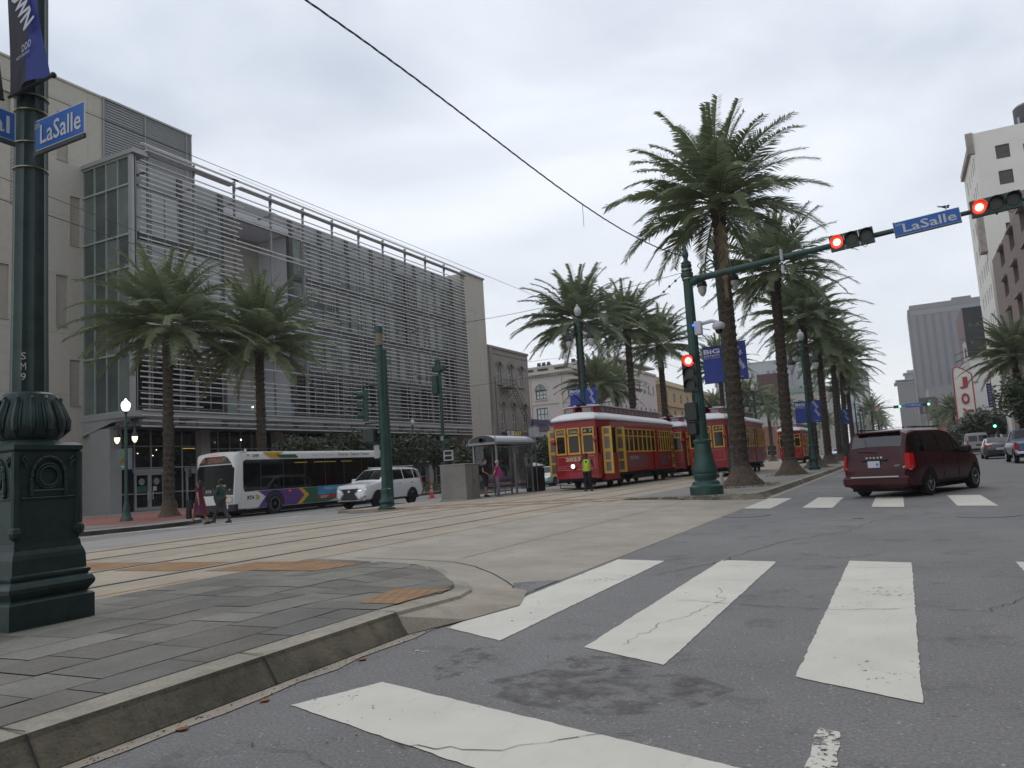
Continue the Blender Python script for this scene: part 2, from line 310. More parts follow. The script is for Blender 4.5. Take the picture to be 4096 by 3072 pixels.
# slab joints
def ribbon(mb, pts, w, z, jag=0.):
    for (a, b) in zip(pts[:-1], pts[1:]):
        a = Vector((*a[:2], z if len(a) < 3 else a[2])); b = Vector((*b[:2], z if len(b) < 3 else b[2])); d = (b-a).normalized(); n = Vector((-d.y, d.x, 0)) * w/2
        mb.quad(a-n, b-n, b+n, a+n)
g = MB()
for x in (-8.2, -12.4, -16.3): ribbon(g, [(x, 9), (x, 24)], .02, .1545)
ribbon(g, [(-16.3, 24), (-16.3, 400)], .02, .155); ribbon(g, [(-8.2, 24), (-8.2, 400)], .02, .155)
for y in range(12, 24, 4): ribbon(g, [(-16.3, y), (-8.2, y)], .012, .1545)
for x, z in ((-5.9, .0795),): ribbon(g, [(x, 9.8, z), (x, 23.6, z)], .012, z)
struct('slab_joint', g, M_crack)
# tactile bands over the tracks, near and far
for y0, y1 in ((7.95, 8.95), (23.0, 23.6), (24.6, 25.3)):
    for a, b in ((-9.1, -8.22), (-11.1, -9.65), (-13.4, -11.5), (-15.2, -13.82), (-19, -15.65)):
        if b < -16.3 and y0 < 20: continue
        sheet('tactile_strip', a, min(b, -8.25) if b > -8.3 else b, y0, y1, .1535, M_tact)
g = MB(); ribbon(g, [(-8.62, 3), (-8.5, 7.3)], .06, .154); struct('yellow_line', g, M_yel)
# ---- near median: flagstone top, kerb, ramp nose
OUT = [(-12, -3.93), (0, -3.93), (3, -3.93), (5.4, -3.93), (6.0, -3.96), (6.6, -4.03), (7.24, -4.27), (7.77, -4.62), (8.3, -5.05), (8.74, -5.5), (9.0, -5.95), (9.18, -6.5), (9.28, -7.2), (9.3, -8.2)]
def xr(y):
    for (a, p), (b, q) in zip(OUT[:-1], OUT[1:]):
        if a <= y <= b: return p + (q-p)*(y-a)/(b-a)
    return -8.2
def sm(t): t = max(0, min(1, t)); return t*t*(3-2*t)
def zt(x, y):
    ramp = sm((y-5.35)/2.6) * sm((x+6.6)/1.6)          # falls towards the road at the nose
    e = sm((y-7.2)/2.0)
    return .19 - .03*sm((-x-5)/3) - (.125*ramp) - .07*e*(1-ramp*.7)*sm((x+8.4)/1.8)
ys = [-12 + i*1.0 for i in range(15)] + [3 + i*.2 for i in range(1, 32)]; ys = [y for y in ys if y <= 9.2] + [9.27]; g = MB(); NX = 14; rows = []
for y in ys:
    xe = xr(y) - .2; xe = max(xe, -8.1); rows.append([(-8.25 + (xe+8.25)*i/NX, y) for i in range(NX+1)])
vs = [(x, y, zt(x, y)) for r in rows for x, y in r]
g.add(vs, [(j*(NX+1)+i, j*(NX+1)+i+1, (j+1)*(NX+1)+i+1, (j+1)*(NX+1)+i) for j in range(len(rows)-1) for i in range(NX)]); struct('median_paving', g, concrete('mortar_dark', '4a483f', .3))
fl = [concrete('flag_'+c, c, .22, d, fine=35) for c, d in (('7d7c72', '65635a'), ('75736a', '5d5a53'), ('71706a', '5b5952'), ('78736b', '605b53'), ('828076', '68655d'), ('6e6a62', '57534b'))]
g = MB(); rs_ = random.Random(77); x = -8.24
while x < -4.15:
    w_ = rs_.choice((.38, .45, .55, .62)); x1 = min(x+w_, -4.14); y = -6 + rs_.random()
    while y < 9.2:
        l_ = rs_.uniform(.35, .85); y1 = min(y+l_, 9.24); gp = .006; g.cur = rs_.choice((0, 0, 1, 1, 2, 3, 4, 5)); dz = rs_.uniform(.003, .008); k1, k2 = rs_.uniform(-.02, .02), rs_.uniform(-.02, .02)
        ny = max(1, int((y1-y)/.2)); pts = []
        for a in range(ny+1):
            yy = y+gp+(y1-y-2*gp)*a/ny; lim = xr(yy)-.215
            for q in (x+gp, (x+x1)/2, x1-gp): xx = min(q, lim); pts.append((xx + (k1 if a == 0 else k2 if a == ny else 0)*.3, yy, zt(xx, yy)+dz))
        if pts[0][0] < xr(y+gp)-.26:
            g.add(pts, [(a*3+b, a*3+b+1, (a+1)*3+b+1, (a+1)*3+b) for a in range(ny) for b in range(2)])
        y = y1
    x = x1
struct('median_flagstones', g, fl)
g = MB(); g.add([(x, y, zt(x, y)+.012) for y in (7.95, 8.3, 8.65, 8.98) for x in (-8.2, -7.8, -7.4, -7.05)], [(j*4+i, j*4+i+1, (j+1)*4+i+1, (j+1)*4+i) for j in range(3) for i in range(3)]); struct('tactile_strip', g, M_tact)
kt = MB(); kf = MB(); ap = MB(); prev = None
for i, (y, x) in enumerate(OUT):
    nx_, ny_ = (OUT[min(i+1, len(OUT)-1)][1]-OUT[max(i-1, 0)][1], OUT[min(i+1, len(OUT)-1)][0]-OUT[max(i-1, 0)][0]); l = math.hypot(nx_, ny_); n = Vector((ny_/l, -nx_/l, 0))
    P = Vector((x, y, 0)); zi = zt(x-.2, min(y, 9.1)) + .004; inn = P - n*.21; inn.z = zi; top = P.copy(); top.z = zi - (.01 if y < 5.6 else .02); bot = P + n*(.12 if y < 5.5 else .10 + .5*sm((y-5.4)/1.2)*(1-sm((y-8.6)/.6))); bot.z = .012
    if y > 9.05: bot.z = .06 + (-x-6)*.035
    mid = P + n*.012; mid.z = top.z - .03
    cur = (inn, top, mid, bot)
    if prev:
        kt.quad(prev[0], prev[1], cur[1], cur[0]); kf.cur = 0
        tgt = kf if y <= 5.5 else ap
        tgt.quad(prev[1], prev[2], cur[2], cur[1]); tgt.quad(prev[2], prev[3], cur[3], cur[2])
        if y <= 5.5: kf.quad(prev[3], prev[3]+Vector((-.05, 0, -.1)), cur[3]+Vector((-.05, 0, -.1)), cur[3])
    prev = cur
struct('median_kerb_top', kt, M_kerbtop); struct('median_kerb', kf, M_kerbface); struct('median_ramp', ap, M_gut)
g = MB(); g.add([(-3.70, 7.2, .0105), (-3.82, 7.35, .0115), (-4.16, 8.02, .022), (-3.70, 8.3, .0105)], [(0, 1, 2, 3)]); struct('asphalt_patch', g, M_asph)
g = MB(); ribbon(g, [(-3.84, 7.3, .014), (-4.02, 7.75, .020), (-4.3, 8.1, .028), (-4.75, 8.6, .042), (-5.3, 9.1, .062), (-5.8, 9.4, .082), (-6.5, 9.5, .102), (-7.6, 9.5, .14)], .018, 0); struct('apron_seam', g, M_crack)
# kerb end face and dark gap, gutter strips
g = MB(); g.add([(-4.12, 5.405, .19), (-3.93, 5.405, .19), (-3.81, 5.405, .0), (-4.12, 5.405, 0)], [(0, 1, 2, 3)]); g.hull([(-4.02, 5.42, .162), (-3.86, 5.5, .1), (-3.80, 5.52, .0), (-3.77, 5.62, .012), (-3.98, 5.9, .14), (-4.05, 5.5, .16)]); tag(g.build('kerb_end', M_kerbface), kind='structure')
g = MB(); n = 60; pts = [(-12 + 19.6*i/n, -3.70 + rnd.uniform(-.035, .035) + (.06 if 5.8 < -12+19.6*i/n < 7.2 else 0)) for i in range(n+1)]
for (a, p), (b, q) in zip(pts[:-1], pts[1:]): g.quad((-3.86, a, .006), (p, a, .006), (q, b, .006), (-3.86, b, .006))
g.add([(-3.86, 7.6, .006), (-3.72, 7.6, .006), (-3.95, 8.25, .008), (-4.5, 8.9, .012), (-5.3, 9.6, .062), (-5.5, 9.35, .05), (-4.7, 8.3, .012)], [(0, 1, 2, 3, 6), (3, 4, 5, 6)])
g.quad((-4.3, 6.3, .0065), (-3.86, 6.3, .0065), (-3.86, 7.6, .0065), (-4.7, 8.3, .0065)); struct('gutter', g, M_gut)
g = MB()
for y_ in (-3.1, 0.2, 2.35, 3.9): ribbon(g, [(-4.14, y_, .197), (-3.925, y_, .197)], .012, 0); g.quad((-3.922, y_-.007, .18), (-3.922, y_+.007, .18), (-3.80, y_+.007, .01), (-3.80, y_-.007, .01))
struct('kerb_joint', g, M_crack)
g = MB(); rp_ = random.Random(12)
for i in range(420):
    y_ = rp_.uniform(1.5, 7); x_ = -3.72 + rp_.gauss(-.03, .05); s_ = rp_.uniform(.003, .010)
    if x_ < -3.8: continue
    if i % 5 == 0: x_ += rp_.uniform(0, 1.5)
    g.hull([(x_+rp_.uniform(-s_, s_), y_+rp_.uniform(-s_, s_), .006+rp_.uniform(0, s_)) for _ in range(7)])
tag(g.build('grit', mat('grit', '8d8578', .9, .5, 30), fix=False), 'loose grit and small stones along the gutter', 'gravel', kind='stuff')
# tactile plate at the nose
g = MB(); n = 6
A = Vector((-4.23, 5.78, 0)); B = Vector((-4.70, 6.85, 0)); C2 = Vector((-4.42, 7.05, 0)); D = Vector((-4.25, 6.2, 0))
A = Vector((-4.55, 5.72)); B = Vector((-5.05, 6.95)); Cc = Vector((-4.36, 7.0)); D = Vector((-4.14, 5.72))
vs = []
for i in range(n+1):
    for j in range(n+1):
        p = A.lerp(B, i/n).lerp(D.lerp(Cc, i/n), j/n); vs.append((p.x, p.y, zt(p.x, p.y)+.012))
g.add(vs, [(i*(n+1)+j, i*(n+1)+j+1, (i+1)*(n+1)+j+1, (i+1)*(n+1)+j) for i in range(n) for j in range(n)]); struct('tactile_plate', g, M_tact)
# seam beside the kerb
g = MB(); ribbon(g, [(-4.15, y, zt(-4.15, y)+.005) for y in [-12, 0, 2, 3.5, 4.6, 5.4]], .022, 0); struct('kerb_seam', g, M_crack)
# ---- far median, right-hand strip beyond the crossing
def strip(name, pts_in, pts_out, z, m, drop=None, dm=None):
    g = MB()
    for i in range(len(pts_in)-1): g.quad((*pts_in[i], z), (*pts_out[i], z), (*pts_out[i+1], z), (*pts_in[i+1], z))
    o = struct(name, g, m)
OF = [(23.45, -5.6), (23.35, -4.6), (23.6, -4.15), (24.3, -3.98), (26, -3.93), (40, -3.93), (800, -3.93)]
g = MB(); g.add([(-8.18, 24.1, .16), (-8.18, 800, .16), (-4.12, 800, .16), (-4.12, 26, .16), (-4.2, 24.4, .16), (-4.55, 23.75, .16), (-5.6, 23.65, .155), (-7.2, 24.0, .155)], [(0, 7, 6, 5, 4, 3, 2, 1)]); struct('median_paving', g, concrete('far_paving', '8a8782', .2, '6d6a64'))
g = MB(); prev = None
KO = [(-8.18, 24.0, .152, 0), (-7.2, 23.85, .152, 0), (-5.6, 23.5, .152, .0), (-4.5, 23.55, .152, .0), (-4.08, 24.3, .155, .1), (-3.95, 26, .16, .12), (-3.95, 60, .16, .12), (-3.95, 800, .16, .12)]
KI = [(-8.18, 24.1), (-7.2, 24.0), (-5.6, 23.65), (-4.55, 23.75), (-4.2, 24.4), (-4.12, 26), (-4.12, 60), (-4.12, 800)]
for i in range(len(KO)-1):
    a, b = KO[i], KO[i+1]; g.quad((*KI[i], .165), (a[0], a[1], .165), (b[0], b[1], .165), (*KI[i+1], .165))
struct('median_kerb_top', g, M_kerbtop)
g = MB(); BOT = [(-8.2, 23.7, .14), (-7.2, 23.6, .11), (-5.5, 23.3, .06), (-4.2, 23.25, .0), (-3.82, 23.8, 0), (-3.82, 26, 0), (-3.82, 60, 0), (-3.82, 800, 0)]
for i in range(len(KO)-1): g.quad((KO[i][0], KO[i][1], .165), BOT[i], BOT[i+1], (KO[i+1][0], KO[i+1][1], .165))
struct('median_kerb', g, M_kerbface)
g = MB(); ribbon(g, [(-3.72, 24), (-3.72, 300)], .22, .006); struct('gutter', g, M_gut)
# far median, left platform
g = MB(); g.quad((-20.2, 24.3, .15), (-16.3, 24.3, .15), (-16.3, 800, .15), (-20.2, 800, .15)); struct('platform_paving', g, concrete('platform_conc', '9a938a', .15, '827b70'))
g = MB(); g.quad((-20.2, 24.3, .15), (-20.2, 800, .15), (-20.3, 800, 0), (-20.3, 24.3, 0)); g.quad((-16.3, 24.3, .15), (-20.2, 24.3, .15), (-20.2, 24.25, .03), (-16.3, 24.25, .145)); struct('platform_kerb', g, M_kerbface)
sheet('road', -21.95, -20.2, 24.2, 800, .003, M_asph2)
# grass tufts round palm bases are added with the palms
# ---- left sidewalk with the bulb-out corner
EDGE = [(-34, 13.6), (-29, 14.6), (-26.6, 15.6), (-25.2, 17.2), (-24.8, 19), (-24.9, 20.8), (-25.6, 22.3), (-27.2, 23.6), (-28.9, 24.2), (-29.6, 25.4), (-29.6, 800)]
g = MB(); g.add([(x, y, .15) for x, y in EDGE] + [(-60, 800, .15), (-60, 13.6, .15)], [tuple(range(len(EDGE)+2))]); struct('sidewalk', g, M_side)
g = MB(); prev = None
for x, y in EDGE:
    if prev: g.quad((*prev, .151), (*prev, 0), (x, y, 0), (x, y, .151))
    prev = (x, y)
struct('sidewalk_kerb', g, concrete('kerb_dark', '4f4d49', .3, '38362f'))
g = MB(); g.add([(x, y, .155) for x, y in [(-42, 15), (-30.5, 15.6), (-27.2, 17.2), (-26.4, 19.5), (-26.9, 21.4), (-28.6, 24.2), (-30.2, 26), (-30.2, 200), (-41.5, 200)]], [tuple(range(9))]); struct('brick_paving', g, M_brickp)
g = MB(); g.add([(x, y, .159) for x, y in [(-31, 18.6), (-27.4, 17.5), (-26.9, 19.0), (-27.2, 20.6), (-30, 20.4)]], [tuple(range(5))]); struct('kerb_ramp', g, M_side)
# right-hand sidewalk
sheet('sidewalk', 9.0, 60, 20, 800, .15, M_side); g = MB(); g.quad((9.0, 20, .15), (8.95, 20, 0), (8.95, 800, 0), (9.0, 800, .15)); struct('sidewalk_kerb', g, M_kerbface)
# ================================================================ painted markings
def zroad(x): return .005
def stripe(name, pts, m=M_paint, z=.005):
    n = 14; g = MB(); P = [Vector((*p, z)) for p in pts]; ring = []
    for i in range(4):
        a, b = P[i], P[(i+1) % 4]; k = max(2, int((b-a).length/.06)); d = (b-a).normalized(); nn_ = Vector((-d.y, d.x, 0))
        for j in range(k): ring.append(a.lerp(b, j/k) + nn_*rnd.uniform(-.006, .006))
    g.add(ring, [tuple(range(len(ring)))]); return struct(name, g, m)
XS = [(-3.63, -2.93), (-2.20, -1.51), (-.70, -.05), (.93, 1.62), (2.45, 3.15), (3.95, 4.65)]
yn = lambda x: 5.52 - .30*(x+3.3)                      # near edge of the crosswalk runs slightly askew
for a, b in XS: stripe('crosswalk_stripe', [(a, yn(a)+.1), (b, yn(b)-.05), (b, 9.98-.08*(b+3)), (a, 10.1-.08*(a+3))])
for a, b in XS: stripe('crosswalk_stripe', [(a-.06, 19.75-.3*(a+3.6)), (b-.06, 19.6-.3*(b+3.6)), (b-.08, 23.8-.38*(b+3.6)), (a-.08, 23.9-.38*(a+3.6))] if a < 2 else [(a, 17.6), (b, 17.5), (b, 21.2), (a, 21.3)])
stripe('stop_line', [(-3.39, 3.58), (1.2, 2.05), (1.35, 2.75), (-3.14, 4.14)])
stripe('lane_line', [(-.50, 3.42), (-.38, 3.38), (-.40, 3.96), (-.50, 4.0)], M_paintw, .0055)
stripe('paint_chip', [(-3.44, 4.86), (-3.27, 4.84), (-3.31, 4.98), (-3.42, 5.0)], M_paintw, .0055); pass
for x, a, b in ((-24.25, 15, 60), (-22.4, 24, 60)): stripe('lane_line', [(x-.06, a), (x+.06, a), (x+.06, b), (x-.06, b)], M_paint, .0045)
for k in range(3): stripe('crosswalk_line', [(-25.0+k*.55, 17.6+.9*k), (-24.85+k*.55, 17.5+.9*k), (-22.4+k*.5, 24.4), (-22.55+k*.5, 24.5)], M_paint, .005)
for y in range(34, 160, 12): stripe('lane_line', [(2.3, y), (2.42, y), (2.42, y+3), (2.3, y+3)])
# cracks in the asphalt and over the paint
g = MB(); rc = random.Random(3)
def crack(pts, w=.007, z=.0085, sub=7, amp=.03):
    o = []
    for a, b in zip(pts[:-1], pts[1:]):
        for j in range(sub): t = j/sub; o.append((a[0]+(b[0]-a[0])*t + rc.uniform(-amp, amp), a[1]+(b[1]-a[1])*t + rc.uniform(-amp, amp)))
    o.append(pts[-1])
    for a, b in zip(o[:-1], o[1:]): ribbon(g, [a, b], w*.62*rc.uniform(.3, 1.3), z)
crack([(-3.6, 8.35), (-2.8, 8.4), (-2.0, 8.35), (-1.2, 8.45), (-.6, 8.4), (.2, 8.7), (.9, 8.65)]); crack([(-2.0, 7.2), (-1.2, 7.0), (-.6, 6.9), (0, 7.05), (.45, 7.0), (.75, 7.6), (1.3, 8.4), (1.5, 9.2)], .013)
crack([(-2.0, 9.5), (-1.2, 9.45), (-.4, 9.35), (.5, 9.3), (1.5, 9.4)], .01); crack([(-1.95, 5.4), (-1.9, 6.0), (-1.75, 6.6), (-1.62, 7.2), (-1.8, 7.9)], .008, amp=.045)
crack([(-2.7, 8.8), (-2.2, 9.8), (-2.0, 11), (-1.6, 12.4), (-.9, 13.4), (-.6, 15.2), (.3, 16.2)], .02, sub=8, amp=.05); crack([(-2.6, 15.6), (-1, 15.5), (.8, 15.3), (2.2, 15.6)], .014)
crack([(-2.5, 3.2), (-1.9, 3.25), (-1.5, 3.6), (-1.2, 3.75)], .01); crack([(.9, 8.6), (1.4, 8.1), (1.9, 8.3)], .02); crack([(1.2, 9.5), (1.6, 8.9), (2.3, 9.1)], .012)
crack([(-3.2, 3.0), (-2.7, 2.95), (-2.3, 2.8)], .008)
struct('asphalt_crack', g, M_crack)
def stain(name, pts, z, col, lo, hi, sc):
    m = holes('stain_'+col+str(sc), col, lo, hi, sc); g = MB(); g.add([(x, y, z) for x, y in pts], [tuple(range(len(pts)))]); struct(name, g, m)
def blob(cx, cy, rx, ry, seed):
    r_ = random.Random(seed); return [(cx+rx*math.cos(a*.35)*r_.uniform(.8, 1.1), cy+ry*math.sin(a*.35)*r_.uniform(.8, 1.1)) for a in range(18)]
stain('oil_stain', blob(-1.7, 4.35, .75, .5, 1), .0025, '4a4745', .92, 1.04, 6.)
stain('oil_stain', blob(-1.9, 4.9, .3, .22, 2), .0024, '4a4745', .72, 1.02, 6.)
stain('tyre_mark', blob(-2.85, 4.9, .22, .6, 3), .0024, '514e4c', .80, 1.1, 8.)
stain('oil_stain', blob(.5, 4.2, .8, .9, 4), .0023, '504d4b', .94, 1.1, 4.)
for x, y, r in ((-3.2, 17.4, .52), (1.2, 15.8, .5), (-.9, 15.9, .1)):
    g = MB(); g.lathe((x, y, 0), [(r, .003), (r, .008), (r*.94, .0085), (r*.93, .0075)], 28); o = g.build('manhole_cover', M_iron); tag(o, {-3.2: 'dark round manhole cover beside the concrete crossing slab', 1.2: 'pale round manhole cover in front of the red minivan', -.9: 'tiny round valve cover in the asphalt between the crosswalks'}[x], 'manhole cover')
for k, (x, y, w_) in enumerate([(-3.66, 4.6, 'farthest'), (-3.62, 3.6, 'middle'), (-3.68, 3.05, 'nearest')]):
    g = MB(); g.prism([(x-.02, y-.03), (x+.015, y-.02), (x+.03, y+.01), (x+.005, y+.035), (x-.03, y+.02)], .009, .013, 'z'); tag(g.build('dry_leaf', mat('dry_leaf', '8a5a34', .8, .3)), 'small brown dry leaf in the gutter, %s of the three below the kerb' % w_, 'leaf', 'dry leaves in the gutter')
# ================================================================ library with the louvre screen
M_stone = tiles('stone_panel', 'aba69b', 'a5a095', '928d82', 4.3, 4.1, .02, 1, .0, 0, 'x', .85, .07, .15)
M_stoney = tiles('stone_panel_end', 'aba69b', 'a5a095', '928d82', 4.3, 4.1, .02, 1, .0, 0, 'y', .85, .07, .15)
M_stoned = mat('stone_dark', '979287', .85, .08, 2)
M_alu = mat('aluminium', 'd4d5d3', .5, .10, 2, metal=.05); M_alud = mat('aluminium_dull', '9c9c9b', .5, .12, 2, metal=.3)
M_glassg = mat('glass_green', '525c57', .1, .25, .6, spec=.45, col2='3a4440'); M_glassd = mat('glass_dark', '181c1c', .05, .3, .8, spec=.6)
M_glassb = mat('glass_grey', '87918b', .1, .35, .5, spec=.6, col2='434c48'); M_blind = mat('window_blind', 'b5bbb8', .5, .1, 1)
M_soff = mat('soffit', '565857', .8, .1); M_metp = mat('metal_panel', '989a99', .5, .06, 1, metal=.2)
M_white = mat('white_plaster', 'd4d4da', .8, .05)
OF_ = (-44, 55, 0); lib = thing('library_building', OF_, 'four storey pale stone library behind a screen of horizontal metal louvres', 'building')
B = lambda: MB(OF_)
XG, XS_ = -45.6, -49.2
# stone wall left, set back, with shallow recessed panels
g = B(); pan = [(31.25, 32.05, 12.8, 16.3), (32.2, 32.95, 18.55, 22.05), (32.2, 32.95, 7.5, 10.6), (31.25, 32.05, 24.4, 27.8), (26.3, 27.6, 18.5, 22), (27.0, 28.2, 12.8, 16.3), (26.3, 27.6, 7.5, 10.6), (27, 28.2, 24.4, 27.8)]
facade(g, OF_, 14, 34.6, .15, 30.1, pan, ('x', XS_), 1, .12)
g.build('wall', M_stone, lib, fix=False)
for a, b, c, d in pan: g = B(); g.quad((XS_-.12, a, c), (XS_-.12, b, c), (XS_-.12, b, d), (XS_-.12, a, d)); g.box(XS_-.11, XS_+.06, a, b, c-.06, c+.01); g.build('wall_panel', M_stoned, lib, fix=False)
g = B(); g.box(-70, XS_-.2, 14, 76.9, .15, 24.0); g.box(-70, XS_-.2, 14, 42.2, 24, 30.1); g.box(-70, XS_+.08, 13.95, 34.6, 30.1, 30.25); g.build('core_wall', M_stoney, lib)
# slatted plant screen on the roof
g = B()
for i in range(24): z = 25.2 + i*.205; g.add([(XS_+.06, 34.6, z), (XS_+.06, 42.4, z), (XS_-.0, 42.4, z+.165), (XS_-.0, 34.6, z+.165)], [(0, 1, 2, 3)]); g.box(XS_-.1, XS_-.05, 34.6, 42.4, z-.02, z+.2)
for y in (34.65, 38.1, 41.9, 42.36): g.box(XS_+.02, XS_+.12, y-.05, y+.05, 24.5, 30.1)
for i in range(24): z = 25.2 + i*.205; g.box(-56, XS_, 42.38, 42.46, z-.02, z+.06)
g.box(XS_-.05, XS_+.14, 34.6, 42.45, 30.1, 30.25); g.build('plant_screen', mat('screen_grey', '8c8d8d', .6, .08), lib)
# curtain wall behind the louvres: storey-high glazing between dark piers
YC = [34.4 + 3.835*i for i in range(12)]
g = B(); g.box(XG-.6, XG-.1, 33.4, 76.8, 22.9, 24.4); g.box(XG-.6, XG-.1, 33.4, 76.8, 5.9, 6.9)
g.box(XG-8, XG-.62, 33.3, 76.8, 24.0, 24.3); g.build('roof_edge', M_metp, lib)
FL = [6.9, 10.9, 15.0, 19.1, 22.9]; open_ = lambda y: 42.0 < y < 49.8
g1 = B(); g2 = B(); g3 = B(); gi = B(); rl = random.Random(5); mu = B()
for k in range(len(FL)-1):
    a, b = FL[k], FL[k+1]
    segs = [(33.45, 34.2)] + [(YC[i]+.2, YC[i+1]-.2) for i in range(11)]
    for y0, y1 in segs:
        y1 = min(y1, 76.6)
        if open_((y0+y1)/2): continue
        n = 3 if y1-y0 > 2 else 1; mu = B(); pn = B(); gm_ = M_blind if (k >= 2 and y0 < 42 and rl.random() < .8) else M_glassb if rl.random() < .35+.2*k else M_glassd
        for j in range(n):
            p, q = y0+(y1-y0)*j/n, y0+(y1-y0)*(j+1)/n
            pn.quad((XG, p, a+.35), (XG, q, a+.35), (XG, q, b-.25), (XG, p, b-.25))
            mu.box(XG+.005, XG+.07, q-.03, q+.03, a, b)
        mu.box(XG+.005, XG+.07, y0, y1, a+.30, a+.36); mu.box(XG+.005, XG+.07, y0, y1, a+1.35, a+1.41); mu.box(XG+.005, XG+.06, y0, y1, b-.3, b-.24); f_ = mu.build('window', M_alud, lib); pn.build('pane', gm_, f_, fix=False)
g = B()
for z in FL[:-1]:
    g.box(XG-.3, XG+.02, 33.45, 42.1, z-.12, z+.3); g.box(XG-.3, XG+.02, 49.75, 76.8, z-.12, z+.3)
for i, y in enumerate(YC):
    if not 43 < y < 49: g.box(XG-.3, XG+.04, y-.22, y+.22, 5.9, 24.3)
g.build('spandrel', M_soff, lib)
# two-bay open loggia: upper and lower
g = B()
for z0, z1 in ((6.9, 14.2), (15.2, 22.9)):
    g.quad((XG-4.2, 42.1, z0), (XG-4.2, 49.75, z0), (XG-4.2, 49.75, z1), (XG-4.2, 42.1, z1)); g.quad((XG, 42.1, z0), (XG-4.2, 42.1, z0), (XG-4.2, 42.1, z1), (XG, 42.1, z1)); g.quad((XG, 49.75, z0), (XG-4.2, 49.75, z0), (XG-4.2, 49.75, z1), (XG, 49.75, z1))
    g.box(XG-4.2, XG, 42.1, 49.75, z0-.4, z0-.02); g.box(XG-4.2, XG, 42.1, 49.75, z1+.02, z1+.5)
g.build('loggia_wall', M_white, lib, fix=False)
g = B(); g.box(XG-4.17, XG-4.1, 43.2, 46.2, 16.4, 20.6); g.box(XG-4.17, XG-4.1, 43.0, 49, 6.9, 10); g.build('window', M_glassd, lib)
for z in (7.0, 15.3):
    g = B(); g.box(XG+.0, XG+.03, 42.2, 49.7, z, z+1.15); o = g.build('balustrade', mat('balustrade_glass', 'a8b8b6', .1, .05, 1, alpha=.45), lib)
M_colm = mat('column_grey', '878887', .55, .15, 3, metal=.2)
g = B(); ga = []
for i, y in enumerate(YC):
    c = B(); c.cyl((-44.15, y, 5.7), (-44.15, y, 24.2), .10, n=10); c.box(-44.25, -44.0, y-.05, y+.05, 24.2, 25.0); c.box(-45.5, -44.2, y-.05, y+.05, 6.3, 6.45); c.box(-45.5, -44.2, y-.05, y+.05, 23.2, 23.35); c.build('column', M_colm, lib, smooth=True)
rods = B(); rl = random.Random(21); nz = int((24.1-5.7)/.362)
for k in range(nz+1):
    z = 5.72 + k*.362; y = 33.6
    # gaps: over the loggias only every few rods run through
    thin = (15.9 < z < 21.9) or (7.6 < z < 13.6)
    if (15.9 < z < 19.6 or 20.2 < z < 21.9) : stop = (42.2 + rl.uniform(-.2, .5), 49.6 + rl.uniform(-.1, .3))
    elif 9.5 < z < 13.6: stop = (42.2 + rl.uniform(-.3, .8), 49.5 + rl.uniform(0, .4))
    else: stop = None
    spans = [(33.6 + rl.uniform(-.05, .15), 77.0)]
    if stop and k % 9 != 4: spans = [(spans[0][0], stop[0]), (stop[1], 77.0)]
    if rl.random() < .35:                                  # staggered breaks
        y1 = rl.choice(YC[1:-1]) + rl.uniform(.3, 1.0); sp = []
        for a, b in spans:
            if a < y1 < b: sp += [(a, y1), (y1 + rl.choice((.5, 3.2)), b)]
            else: sp.append((a, b))
        spans = sp
    for a, b in spans:
        if b-a < 1: continue
        rods.add([(-43.98, a, z-.02), (-43.88, a, z-.05), (-43.86, a, z+.03), (-43.97, a, z+.05), (-43.98, b, z-.02), (-43.88, b, z-.05), (-43.86, b, z+.03), (-43.97, b, z+.05)], [(0, 1, 2, 3), (7, 6, 5, 4), (0, 4, 5, 1), (1, 5, 6, 2), (2, 6, 7, 3), (3, 7, 4, 0)])
rods.build('louvre', M_alu, lib)
g = B(); g.box(-43.95, -43.72, 41.6, 77.1, 24.98, 25.04)
for y0, y1 in ((42.3, 50.0), (49.9, 57.7), (57.6, 65.4), (65.3, 77.1)): g.add([(-44.3, y0, 24.55), (-43.6, y0, 24.5), (-43.6, y0, 24.56), (-44.3, y0, 24.62), (-44.3, y1+.4, 24.55), (-43.6, y1, 24.5), (-43.6, y1, 24.56), (-44.3, y1+.4, 24.62)], [(0, 1, 2, 3), (7, 6, 5, 4), (0, 4, 5, 1), (1, 5, 6, 2), (2, 6, 7, 3), (3, 7, 4, 0)])
g.box(-43.95, -43.72, 33.7, 42.2, 24.98, 25.04); g.box(-44.4, -43.6, 34, 41.8, 24.55, 24.6); g.build('top_fin', M_alu, lib)
g = B(); g.cyl((-44.5, 41, 25.7), (-44.5, 77, 25.45), .02, n=5); g.build('rail_wire', M_alud, lib)
# glazed end bay, facing left
g = B()
for z0, z1 in ((6.8, 10.5), (10.65, 12.7), (12.85, 16.3), (16.45, 18.55), (18.7, 22.0), (22.15, 24.0)):
    for i in range(4):
        a = -49.15 + i*1.22; gg = B(); gg.quad((a, 33.2, z0), (a+1.19, 33.2, z0), (a+1.19, 33.2, z1), (a, 33.2, z1)); gg.build('glass_panel', M_glassg if (i+int(z0)) % 3 else mat('glass_green_light', '69756f', .1, .2, .6, spec=.45), lib, fix=False)
for i in range(5): a = -49.17 + i*1.22; g.box(a-.03, a+.03, 33.1, 33.22, 6.7, 24.1)
for z in (6.75, 10.57, 12.77, 16.37, 18.62, 22.07, 24.05): g.box(-49.2, -44.2, 33.08, 33.2, z-.06, z+.06)
g.build('mullion', mat('mullion_pale', 'a9b5b0', .4, .05, metal=.4), lib)
g = B(); g.box(-44.35, -44.0, 33.05, 33.35, 6.4, 24.2); g.box(-49.4, -43.75, 32.95, 34.1, 24.12, 24.4); g.box(-45.4, -44.0, 33.26, 33.4, 6.7, 24.1)
g.box(-49.3, -43.95, 33.0, 33.6, 6.35, 6.7)
g.build('corner_frame', M_metp, lib)
